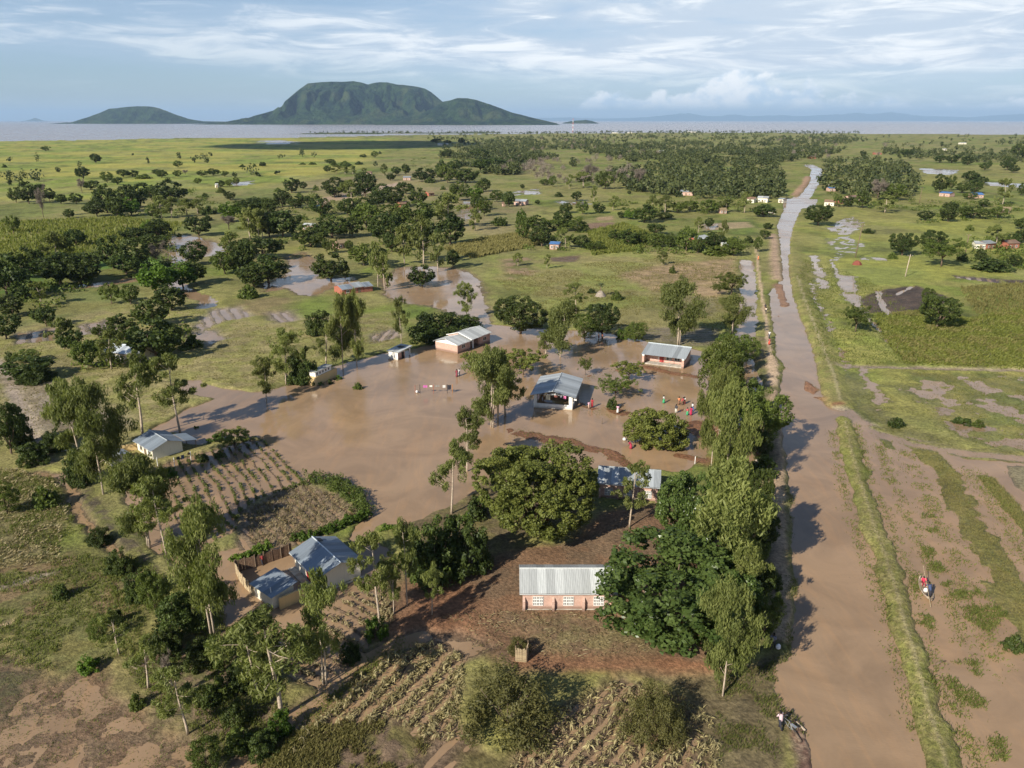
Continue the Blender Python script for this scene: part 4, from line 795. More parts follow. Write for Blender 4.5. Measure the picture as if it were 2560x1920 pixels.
# houses of the village, further off: pixel of the front wall's two ends, depth, heights, materials
FAR = [((757,577),(784,578),4.5,2.3,2.9,M_BRICK,M_TINPALE,'small brick house with white mono roof inside the dense grove'), ((848,625),(872,622),5,2.4,3.2,M_BRICK,M_THATCH,'pink brick gable hut at the edge of the dense grove'), ((808,526),(826,524),5,2.2,3.0,M_REDBRICK,M_THATCH,'dark brick hut between the trees left of the grove'),
 ((788,527),(798,527),4,2.0,2.6,M_CREAM,M_BLUE,'tiny hut with bright blue roof among the trees'), ((1008,452),(1026,452),6,2.4,3.2,M_BRICK,M_TINGREY,'far hut with grey roof in front of the dark tree line'), ((916,438),(928,438),6,2.2,2.9,M_BRICK,M_TINRUST,'far rusty roofed hut on the pale meadow'),
 ((1002,521),(1024,519),5,2.3,3.2,M_REDBRICK,M_TINRUST,'red roofed hut deep in the trees, left of centre'), ((1072,492),(1086,491),5,2.2,3.0,M_REDBRICK,M_THATCH,'small red hut behind the round trees'), ((1285,514),(1313,515),6,2.4,3.2,M_BRICK,M_TINGREY,'brick house with slate grey roof on the puddled meadow'), ((1255,518),(1263,518),3,2.2,2.5,M_BRICK,M_TINRUST,'little brick privy left of the slate roofed house'),
 ((1374,626),(1396,627),4.5,2.3,2.8,M_BRICK,M_BLUE,'small brick hut with blue-green roof at the maize field'), ((1745,614),(1774,608),5,2.2,2.9,M_REDBRICK,M_TINPALE,'red brick house with long white roof in the hedge row'), ((1806,626),(1822,626),4,2.0,2.5,M_CREAM,M_TINPALE,'white shed at the right end of the hedge row'), ((1700,490),(1731,491),7,2.6,3.3,M_BRICK,M_TINGREY,'brick house before the big wood'),
 ((1893,507),(1918,508),7,2.8,3.4,M_CREAM,M_TINPALE,'white building at the canal crossing'), ((1866,508),(1884,509),6,2.4,3.2,M_CREAM,M_TINRUST,'cream hut left of the white building at the crossing'), ((1945,508),(1957,509),4,2.4,2.8,M_CREAM,M_TINGREY,'little shop hut beside the canal crossing'), ((1905,478),(1920,478),5,2.6,3.4,M_CREAM,M_TINPALE,'hut with pale roof behind the crossing'), ((1800,536),(1816,536),5,2.2,2.9,M_BRICK,M_THATCH,'thatched hut beside the footpath hedge'), ((1926,537),(1938,536),3.5,2.2,2.7,M_CREAM,M_TINSKY,'blue roofed stall near the canal'),
 ((2060,516),(2084,517),6,2.5,3.3,M_CREAM,M_TINRUST,'white house with brown roof right of the crossing'), ((2072,480),(2088,480),5,2.4,2.9,M_BRICK,M_BLUE,'hut under a bright blue sheet among the trees right of the canal'), ((2129,504),(2150,503),6,2.4,3.2,M_BRICK,M_TINRUST,'brown hut at the edge of the gum grove'), ((2100,512),(2113,511),4,2.2,2.7,M_REDBRICK,M_TINRUST,'small red hut beside the white house with the brown roof'), ((2070,465),(2088,465),5,2.4,3.0,M_CREAM,M_TINPALE,'pale roofed hut behind the blue sheet'),
 ((2347,492),(2373,494),6,2.4,3.0,M_BRICK,M_BLUE,'brick house with blue roof on the far green plain'), ((2433,497),(2458,497),6,2.4,3.2,M_BRICK,M_BLUE,'brick house with dark blue roof further right on the plain'), ((2437,625),(2462,626),5,2.3,2.8,M_CREAM,M_TINPALE,'hut with shining white roof at the right'), ((2466,626),(2487,624),5,2.4,3.0,M_REDBRICK,M_TINGREY,'grey roofed lean-to beside the shining white roof'), ((2518,625),(2546,624),5,2.4,3.2,M_REDBRICK,M_TINRUST,'red brick huts at the right edge'), ((2504,533),(2524,534),5,2.2,2.9,M_BRICK,M_THATCH,'thatched hut in the maize at the right'),
 ((2024,397),(2040,397),9,2.6,3.6,M_REDBRICK,M_TINRUST,'red brick house at the canal bend'), ((2188,387),(2204,387),9,2.4,3.2,M_REDBRICK,M_THATCH,'far red hut on the plain'), ((2358,377),(2366,377),7,2.6,3.3,M_CREAM,M_TINPALE,'tiny white house on the far plain'), ((2402,361),(2416,361),10,2.8,3.6,M_CREAM,M_TINPALE,'far white house among dark trees at the right'), ((1648,383),(1662,383),9,2.8,3.6,M_CREAM,M_TINPALE,'far white roof in the wood'), ((1094,364),(1108,364),11,2.8,3.6,M_CREAM,M_TINPALE,'far white houses on the plain below the mountain'), ((1112,363),(1120,363),9,2.8,3.4,M_CREAM,M_TINPALE,'second far white house below the mountain'), ((1546,430),(1556,430),7,2.6,3.3,M_CREAM,M_TINRUST,'far cream hut in the wood'), ((1530,333.5),(1545,333.5),14,3,4,M_CREAM,M_TINPALE,'white house on the lake shore'), ((1570,333),(1580,333),14,3,4,M_CREAM,M_TINPALE,'smaller white house on the lake shore'), ((1720,331),(1740,331),14,3,4,M_CREAM,M_TINPALE,'long white house on the lake shore'), ((538,470),(544,470),3,2.4,2.8,M_CREAM,M_TINPALE,'white speck of a hut on the open grassland')]
for A, B, D, hw, hr, wm, rm, lab in FAR:
    o, ang, L = frame_at(A, B, .1); s = 1.0; t = empty('village_house', o, ang); gable(t, 0, L, 0, D, hw, hr, 'x', wm, rm, .3, .25, detail=False); door(t, (L * .42, 0, 0), (1, 0, 0), .85, 1.75, M_WOOD)
    if L > 3: window(t, (L * .12, 0, .8), (1, 0, 0), .8, .8); window(t, (L * .68, 0, .8), (1, 0, 0), .8, .8)
    tag(t, lab, 'house')
# ------------------------------------------------------------------ foliage
def leaf_material(name, dark, light, trans=0.3, rough=0.55, warm=(0.16, 0.15, 0.03)):
    m, k, b = mat_new(name)
    t = k.new('ShaderNodeAttribute', attribute_name='tint'); oi = k.new('ShaderNodeObjectInfo')
    c = k.mix(t.outputs['Fac'], dark, light)
    c = k.mix(k.math('MULTIPLY', k.ramp(oi.outputs['Random'], 0.35, 1.0), 0.35), c, k.mix(0.5, c, warm))
    v = k.ramp(k.math('FRACT', k.math('MULTIPLY', oi.outputs['Random'], 7.31)), 0, 1, 0.8, 1.18)
    c = k.mix(1.0, c, k.new('ShaderNodeCombineXYZ', {0: v, 1: v, 2: v}).outputs[0], 'MULTIPLY')
    k.l.new(c, b.inputs['Base Color']); b.inputs['Roughness'].default_value = rough; b.inputs['Specular IOR Level'].default_value = 0.25
    tr = k.new('ShaderNodeBsdfTranslucent'); k.l.new(k.mix(1.0, c, (1.1, 1.2, 0.55), 'MULTIPLY'), tr.inputs[0])
    mx = k.new('ShaderNodeMixShader', {0: trans}); k.l.new(b.outputs[0], mx.inputs[1]); k.l.new(tr.outputs[0], mx.inputs[2])
    k.l.new(mx.outputs[0], k.n['Material Output'].inputs[0]); return m
L_EUCA = leaf_material('gum_leaf', (0.098, 0.122, 0.030), (0.250, 0.268, 0.085), 0.42)
L_MANGO = leaf_material('mango_leaf', (0.025, 0.045, 0.010), (0.082, 0.108, 0.022), 0.25, warm=(0.10, 0.10, 0.02))
L_HERO = leaf_material('rosette_leaf', (0.066, 0.088, 0.016), (0.190, 0.205, 0.046), 0.3, warm=(0.12, 0.11, 0.02))
L_BROAD = leaf_material('green_leaf', (0.055, 0.082, 0.015), (0.135, 0.170, 0.034), 0.35)
L_TEAK = leaf_material('broad_leaf', (0.052, 0.088, 0.020), (0.145, 0.195, 0.052), 0.34, 0.32)
L_ACACIA = leaf_material('fine_leaf', (0.085, 0.085, 0.024), (0.175, 0.160, 0.055), 0.35)
L_FRESH = leaf_material('fresh_leaf', (0.055, 0.105, 0.012), (0.120, 0.190, 0.025), 0.35)
L_DRY = leaf_material('dry_leaf', (0.14, 0.11, 0.055), (0.34, 0.28, 0.15), 0.2, warm=(0.30, 0.22, 0.10))
L_TWIG = leaf_material('bare_twig', (0.13, 0.105, 0.085), (0.25, 0.205, 0.165), 0.05, 0.9, warm=(0.2, 0.16, 0.12))
M_BARK = plain('grey_bark', (0.14, 0.10, 0.07), 0.95, var=0.35, scale=6, bump=0.02)
M_PALEBARK = plain('pale_bark', (0.40, 0.32, 0.24), 0.9, var=0.3, scale=5, bump=0.01)

def unit(a): return a / np.maximum(np.linalg.norm(a, axis=-1, keepdims=True), 1e-9)
def leaf_cloud(name, C, R, n, L, Wd, mat, seed, up=0.35, out=0.7, rnd=0.55, droop=0.0, shell=0.5, tints=None):
    """diamond leaves scattered through the clumps C (k,3) of radii R (k,3)"""
    g = np.random.default_rng(seed); C = np.asarray(C, float); R = np.asarray(R, float); K = len(C)
    if R.ndim == 1: R = np.repeat(R[:, None], 3, 1)
    n = np.full(K, n) if np.isscalar(n) else np.asarray(n); idx = np.repeat(np.arange(K), n); N = len(idx)
    d = unit(g.normal(size=(N, 3))); rr = shell + (1 - shell) * np.sqrt(g.random(N)); P = C[idx] + d * R[idx] * rr[:, None]
    nr = unit(d * out + np.array([0, 0, up]) + g.normal(size=(N, 3)) * rnd)
    t = unit(np.cross(nr, g.normal(size=(N, 3))))
    if droop: t = unit(t * (1 - droop) + np.array([0, 0, -1.0]) * droop); nr = unit(nr - t * (nr * t).sum(1)[:, None])
    b = unit(np.cross(nr, t)); s = (0.7 + 0.6 * g.random(N))[:, None]
    V = np.stack([P - t * s * L * .5, P + b * s * Wd * .5 + nr * s * L * .06, P + t * s * L * .5, P - b * s * Wd * .5 + nr * s * L * .06], 1).reshape(-1, 3)
    ct = g.random(K) if tints is None else np.asarray(tints)
    T = np.clip(ct[idx] * 0.55 + g.random(N) * 0.45, 0, 1)
    return npmesh(name, V, np.arange(N * 4).reshape(N, 4), mat, {'tint': ('FLOAT', np.repeat(T, 4))})

def proto_round(seed, h, w, leafmat, nl=60, k=150, L=0.34, Wd=0.2, clump=0.085, trunk=0.18, flat=0.5, bark=M_BARK, lift=0.16, gaps=0.0, squash=1.0, lobes=9, inner=0.25, up=0.35):
    """dense rounded crown on a short trunk: clumps over the skin of several big lobes"""
    g = np.random.default_rng(seed); z0 = h * lift; ch = h - z0; r = w / 2
    LB = [np.array([0, 0, z0 + ch * 0.52])]; LR = [np.array([r * 0.72, r * 0.72, ch * 0.5])]
    for i in range(lobes):
        a = 2 * math.pi * (i + g.random() * .6) / lobes; e = g.uniform(-0.35, 0.62); q = r * g.uniform(0.42, 0.62)
        LB.append(np.array([math.cos(a) * q, math.sin(a) * q, z0 + ch * (0.48 + 0.36 * e)])); s = g.uniform(0.36, 0.52)
        LR.append(np.array([r * s, r * s, ch * s * 0.72 * squash]))
    C = []; tries = 0
    while len(C) < k and tries < k * 30:
        tries += 1; j = g.integers(len(LB)); d = unit(g.normal(size=3)); p = LB[j] + d * LR[j]
        if p[2] < z0 * 0.75: continue
        if any((((p - LB[m]) / LR[m]) ** 2).sum() < 0.72 for m in range(len(LB)) if m != j): continue
        if gaps and g.random() < gaps * (vnoise(np.array([p[0] * 1.3 + 50]), np.array([p[1] * 1.3 + p[2] + 50]), seed)[0]): continue
        C.append(p)
    ni = int(k * inner)
    for i in range(ni):
        j = g.integers(len(LB)); d = unit(g.normal(size=3)); C.append(LB[j] + d * LR[j] * g.uniform(0.2, 0.75))
    C = np.array(C); R = (clump * w * g.uniform(0.75, 1.35, (len(C), 1))) * np.array([[1, 1, 0.8]])
    me = leaf_cloud('crown', C, R, nl, L, Wd, leafmat, seed + 1, up=up)
    mb = MB(); tr = trunk; ztop = z0 + ch * 0.35
    lean = g.normal(size=2) * 0.03 * h
    mb.tube([(0, 0, -0.4), (lean[0] * .2, lean[1] * .2, z0 * 0.6), (lean[0], lean[1], ztop)], [tr * 1.35, tr, tr * .7], 7)
    for j in range(1, len(LB)):
        q = LB[j]; s = (lean[0] * .4, lean[1] * .4, z0 * g.uniform(0.7, 1.1)); m = (np.array(s) + q) / 2 + np.array([0, 0, -0.05 * h])
        mb.tube([s, m, q], [tr * .55, tr * .4, tr * .15], 5)
    return me, mb.mesh('trunk', True), h, w, bark
def proto_euca(seed, h, w, leafmat=L_EUCA, nl=70, k=60, L=0.6, Wd=0.13, bark=M_PALEBARK, z0=0.34, dense=1.0, tr=0.14, droop=0.58, multi=1):
    """tall gum tree: slim pale stem, several upswept limbs carrying hanging sprays"""
    g = np.random.default_rng(seed); mb = MB(); C = []; R = []; r = w / 2
    for sidx in range(multi):
        lx, ly = g.normal(size=2) * 0.035 * h; ox, oy = (g.normal(size=2) * 0.35 if multi > 1 else (0, 0))
        def stem(t): return np.array([ox + lx * t * t + 0.12 * math.sin(t * 5 + seed), oy + ly * t * t + 0.12 * math.cos(t * 4 + seed), h * 0.96 * t])
        ts = np.linspace(0, 1, 9); mb.tube([stem(t) - np.array([0, 0, 0.4 if t == 0 else 0]) for t in ts], [tr * (1.15 - t * 0.95) for t in ts], 6)
        nb = max(5, int(10 / multi) + 3)
        for i in range(nb):
            t = z0 + (0.97 - z0) * (i + g.random() * 0.8) / nb; a = g.random() * 2 * math.pi; u = (t - z0) / (1 - z0)
            ln = r * g.uniform(0.45, 1.0) * (0.55 + 1.1 * math.sin(math.pi * min(1, 0.18 + u * 0.86)) ** 0.8) * 0.72
            s = stem(t); e = s + np.array([math.cos(a) * ln, math.sin(a) * ln, ln * g.uniform(0.35, 0.95)])
            m = (s + e) / 2 + np.array([0, 0, -0.08 * ln]); mb.tube([s, m, e], [tr * .38 * (1.1 - t * .7), tr * .25, tr * .08], 4)
            nc = max(2, int(k / (nb * multi) * g.uniform(0.7, 1.4)))
            for q in range(nc):
                f = g.uniform(0.5, 1.08); p = s + (e - s) * f + g.normal(size=3) * np.array([0.16, 0.16, 0.12]) * r
                C.append(p); rr = r * g.uniform(0.13, 0.25) * dense; R.append((rr, rr, rr * g.uniform(1.0, 1.7)))
        top = stem(1.0)
        for q in range(max(3, int(k * 0.12 / multi))): C.append(top + g.normal(size=3) * np.array([.14, .14, .2]) * r); rr = r * g.uniform(.12, .2) * dense; R.append((rr, rr, rr * 1.3))
    me = leaf_cloud('crown', C, R, nl, L, Wd, leafmat, seed + 1, up=0.15, out=0.6, rnd=0.6, droop=droop, shell=0.15)
    return me, mb.mesh('trunk', True), h, w, bark
def proto_bare(seed, h, w):
    g = np.random.default_rng(seed); mb = MB(); mb.tube([(0, 0, -.3), (0.05, 0, h * .3), (0, 0.1, h * .55)], [.16, .13, .09], 6); C = []; R = []
    for i in range(14):
        a = g.random() * 6.28; t = g.uniform(.2, .55) * h; s = np.array([0, 0, t]); e = s + np.array([math.cos(a) * w * .42 * g.uniform(.4, 1), math.sin(a) * w * .42 * g.uniform(.4, 1), g.uniform(.25, .5) * h])
        e[2] = min(e[2], h); mb.tube([s, (s + e) / 2 + g.normal(size=3) * .15, e], [.07, .05, .02], 4)
        for q in range(7): p = s + (e - s) * g.uniform(.45, 1.05) + g.normal(size=3) * w * .06; C.append(p); R.append((w * .09,) * 3)
    me = leaf_cloud('crown', C, R, 26, 1.1, .05, L_TWIG, seed, up=0, out=.3, rnd=1, droop=0.0, shell=0.1)
    return me, mb.mesh('trunk', True), h, w, M_BARK
def proto_bush(seed, h, w, leafmat, nl=50, k=60, L=0.3, Wd=0.17, droop=0.0, clump=0.14):
    g = np.random.default_rng(seed); C = []; r = w / 2
    while len(C) < k:
        d = unit(g.normal(size=3)); d[2] = abs(d[2]); q = g.uniform(0.55, 1.0); p = d * np.array([r, r, h * .9]) * q * (0.75 + 0.5 * vnoise(np.array([d[0] * 2.5 + 9]), np.array([d[1] * 2.5 + d[2] * 2 + 9]), seed)[0]); p[2] = max(p[2], 0.12 * h); C.append(p)
    C = np.array(C); R = (clump * w * g.uniform(.7, 1.3, (k, 1))) * np.array([[1, 1, .85]])
    me = leaf_cloud('crown', C, R, nl, L, Wd, leafmat, seed + 1, droop=droop, up=0.4, shell=0.3)
    mb = MB()
    for i in range(6):
        a = i * 1.05 + g.random(); mb.tube([(0, 0, -.2), (math.cos(a) * r * .25, math.sin(a) * r * .25, h * .35), (math.cos(a) * r * .5, math.sin(a) * r * .5, h * .7)], [.06, .04, .015], 4)
    return me, mb.mesh('trunk', True), h, w, M_BARK
def proto_spread(seed, h, w, leafmat, nl=55, k=70, L=0.3, Wd=0.16, z0=0.5, thick=0.22, tr=0.16, bark=M_BARK):
    """open spreading crown of flat layered sprays on forked limbs"""
    g = np.random.default_rng(seed); mb = MB(); C = []; R = []; r = w / 2
    mb.tube([(0, 0, -.4), (0.05, .03, h * .22), (0, .1, h * .42)], [tr * 1.2, tr, tr * .8], 7)
    for i in range(8):
        a = 6.283 * (i + g.random() * .7) / 8; ln = r * g.uniform(.5, .92); s = np.array([0, .1, h * g.uniform(.28, .44)]); e = np.array([math.cos(a) * ln, math.sin(a) * ln, h * g.uniform(z0 + .1, .93)])
        m = (s + e) / 2 + np.array([0, 0, h * .06]); mb.tube([s, m, e], [tr * .55, tr * .38, tr * .12], 5)
        for q in range(k // 8):
            p = e + g.normal(size=3) * np.array([r * .26, r * .26, h * thick * .32]); C.append(p); rr = w * g.uniform(.055, .095); R.append((rr, rr, rr * .6))
    me = leaf_cloud('crown', C, R, nl, L, Wd, leafmat, seed + 1, up=0.7, shell=0.3)
    return me, mb.mesh('trunk', True), h, w, bark

PROTO = {
 'E': [proto_euca(11, 14, 6), proto_euca(23, 15, 5.2, k=52), proto_euca(37, 13, 6.5, k=70, z0=.3), proto_euca(41, 12, 5, k=44, nl=60), proto_euca(59, 14, 7, k=90, multi=2, z0=.26)],
 'K': [proto_euca(71, 14, 8, k=150, nl=90, z0=.22, dense=1.15, multi=2, L=.55, Wd=.15), proto_euca(83, 13, 7, k=120, nl=85, z0=.2, dense=1.15, L=.55, Wd=.15)],       # dense gum
 'H': [proto_round(5, 12, 14.5, L_HERO, nl=62, k=520, L=.34, Wd=.2, clump=.036, trunk=.45, lobes=16, lift=.1, up=.45, inner=.5)],
 'M': [proto_round(7, 9, 10, L_MANGO, nl=70, k=170, clump=.062, trunk=.28), proto_round(19, 9, 9, L_MANGO, nl=70, k=150, clump=.066, trunk=.25, lobes=7)],
 'T': [proto_round(29, 11, 13, L_TEAK, nl=62, k=330, L=.34, Wd=.24, clump=.048, trunk=.3, gaps=.5, lobes=13, inner=.5), proto_round(31, 9, 9, L_TEAK, nl=62, k=190, L=.32, Wd=.22, clump=.058, trunk=.22, gaps=.6, lobes=9, inner=.5)],
 'B': [proto_round(43, 8, 8, L_BROAD, nl=60, k=120, clump=.075, trunk=.2, gaps=.6, lobes=8, L=.32, Wd=.18), proto_round(47, 7.5, 7, L_BROAD, nl=60, k=100, clump=.08, trunk=.17, gaps=.6, lobes=6, L=.3, Wd=.17)],
 'A': [proto_spread(53, 6, 8, L_BROAD, k=150, thick=.4), proto_spread(61, 5, 6, L_HERO, k=120, thick=.4)],
 'W': [proto_round(63, 5.2, 9, L_HERO, nl=60, k=190, L=.32, Wd=.18, clump=.055, trunk=.25, lobes=11, lift=.08, inner=.3)],
 'O': [proto_bush(67, 5, 10, L_ACACIA, nl=75, k=190, L=.28, Wd=.1, clump=.075), proto_bush(73, 5, 7, L_ACACIA, nl=70, k=110, L=.28, Wd=.1, clump=.09)],
 'S': [proto_bush(79, 2.2, 3, L_MANGO, k=40), proto_bush(89, 2, 2.6, L_BROAD, k=36), proto_bush(97, 1.6, 2.2, L_FRESH, k=34, L=.24, Wd=.14)],
 'V': [proto_bush(101, 6, 9, L_MANGO, nl=70, k=150, clump=.08, L=.4, Wd=.2), proto_bush(103, 5, 7, L_MANGO, nl=70, k=110, clump=.09, L=.36, Wd=.2)],
 'D': [proto_bare(107, 6, 4)],
 # simpler, for the middle distance
 'm': [proto_round(s, 9, 9, L_MANGO, nl=26, k=90, L=.7, Wd=.45, clump=.085, trunk=.25, lobes=7, inner=.15) for s in (211, 223, 227)] + [proto_round(229, 10, 8, L_MANGO, nl=26, k=80, L=.7, Wd=.45, clump=.09, trunk=.25, lobes=6, inner=.15, lift=.1)],
 'b': [proto_round(s, 8, 8, L_BROAD, nl=24, k=75, L=.65, Wd=.4, clump=.09, trunk=.2, gaps=.5, lobes=7, inner=.15) for s in (233, 239, 241)],
 'e': [proto_euca(s, 12, 6, nl=30, k=60, L=.9, Wd=.28, z0=.2, dense=1.1, tr=.16) for s in (251, 257, 263)],
 's': [proto_bush(269, 3, 5, L_MANGO, nl=24, k=36, L=.6, Wd=.38), proto_bush(271, 3, 5, L_BROAD, nl=24, k=36, L=.6, Wd=.38)],
 'd': [proto_bare(277, 8, 7), proto_bare(281, 8, 5)],
 'f': [proto_round(283, 8, 7, L_FRESH, nl=26, k=80, L=.65, Wd=.4, clump=.09, trunk=.2, gaps=.4, lobes=6)],
}
KIND = {'E': 'gum_tree', 'K': 'gum_tree', 'e': 'gum_tree', 'H': 'mango_tree', 'W': 'mango_tree', 'M': 'mango_tree', 'm': 'mango_tree', 'T': 'broadleaf_tree', 'B': 'broadleaf_tree', 'b': 'broadleaf_tree', 'f': 'broadleaf_tree', 'A': 'spreading_tree', 'O': 'thorn_bush',
        'S': 'shrub', 's': 'shrub', 'V': 'bush', 'D': 'bare_tree', 'd': 'bare_tree'}
CATG = {'shrub': 'shrub', 'bush': 'bush', 'thorn_bush': 'bush'}
RT = random.Random(4)
TREES = []          # (x, y, radius, kind) of every tree, for spacing
def tree(code, px, pyb, pyt, wpx, label, group=None, z=0.0, var=None, mid=1.0):
    ps = PROTO[code]; pr = ps[(var if var is not None else RT.randrange(len(ps))) % len(ps)]
    p = at(px, pyb); hh = max(0.6, hgt(px, pyb, pyt)); ww = mid * wpx / pxm(px, pyb); hh *= mid
    if code == 'E': ww *= 1.25
    if code in 'HWMTBmbfVOsSA': hh = max(hh * 0.96, 0.3 * ww)          # a wide crown shows its back edge above its top
    o = empty(KIND[code], (p.x, p.y, z), RT.random() * 6.283); s = ww / pr[3]; o.scale = (s, s, hh / pr[2])
    for nm, me, mt in (('crown', pr[0], None), ('trunk', pr[1], pr[4])):
        c = link(nm, me, o, mt)
    tag(o, label, CATG.get(KIND[code], 'tree'), group); TREES.append((p.x, p.y, ww / 2, code)); return o
def place_trees(lst, group=None, **kw):
    zs = ground_zs([at(t[1], t[2]) for t in lst])
    for t, z in zip(lst, zs): tree(*t[:5], t[5] if len(t) > 5 else None, t[6] if len(t) > 6 else group, z=max(-0.35, float(z)) - 0.05, **kw)

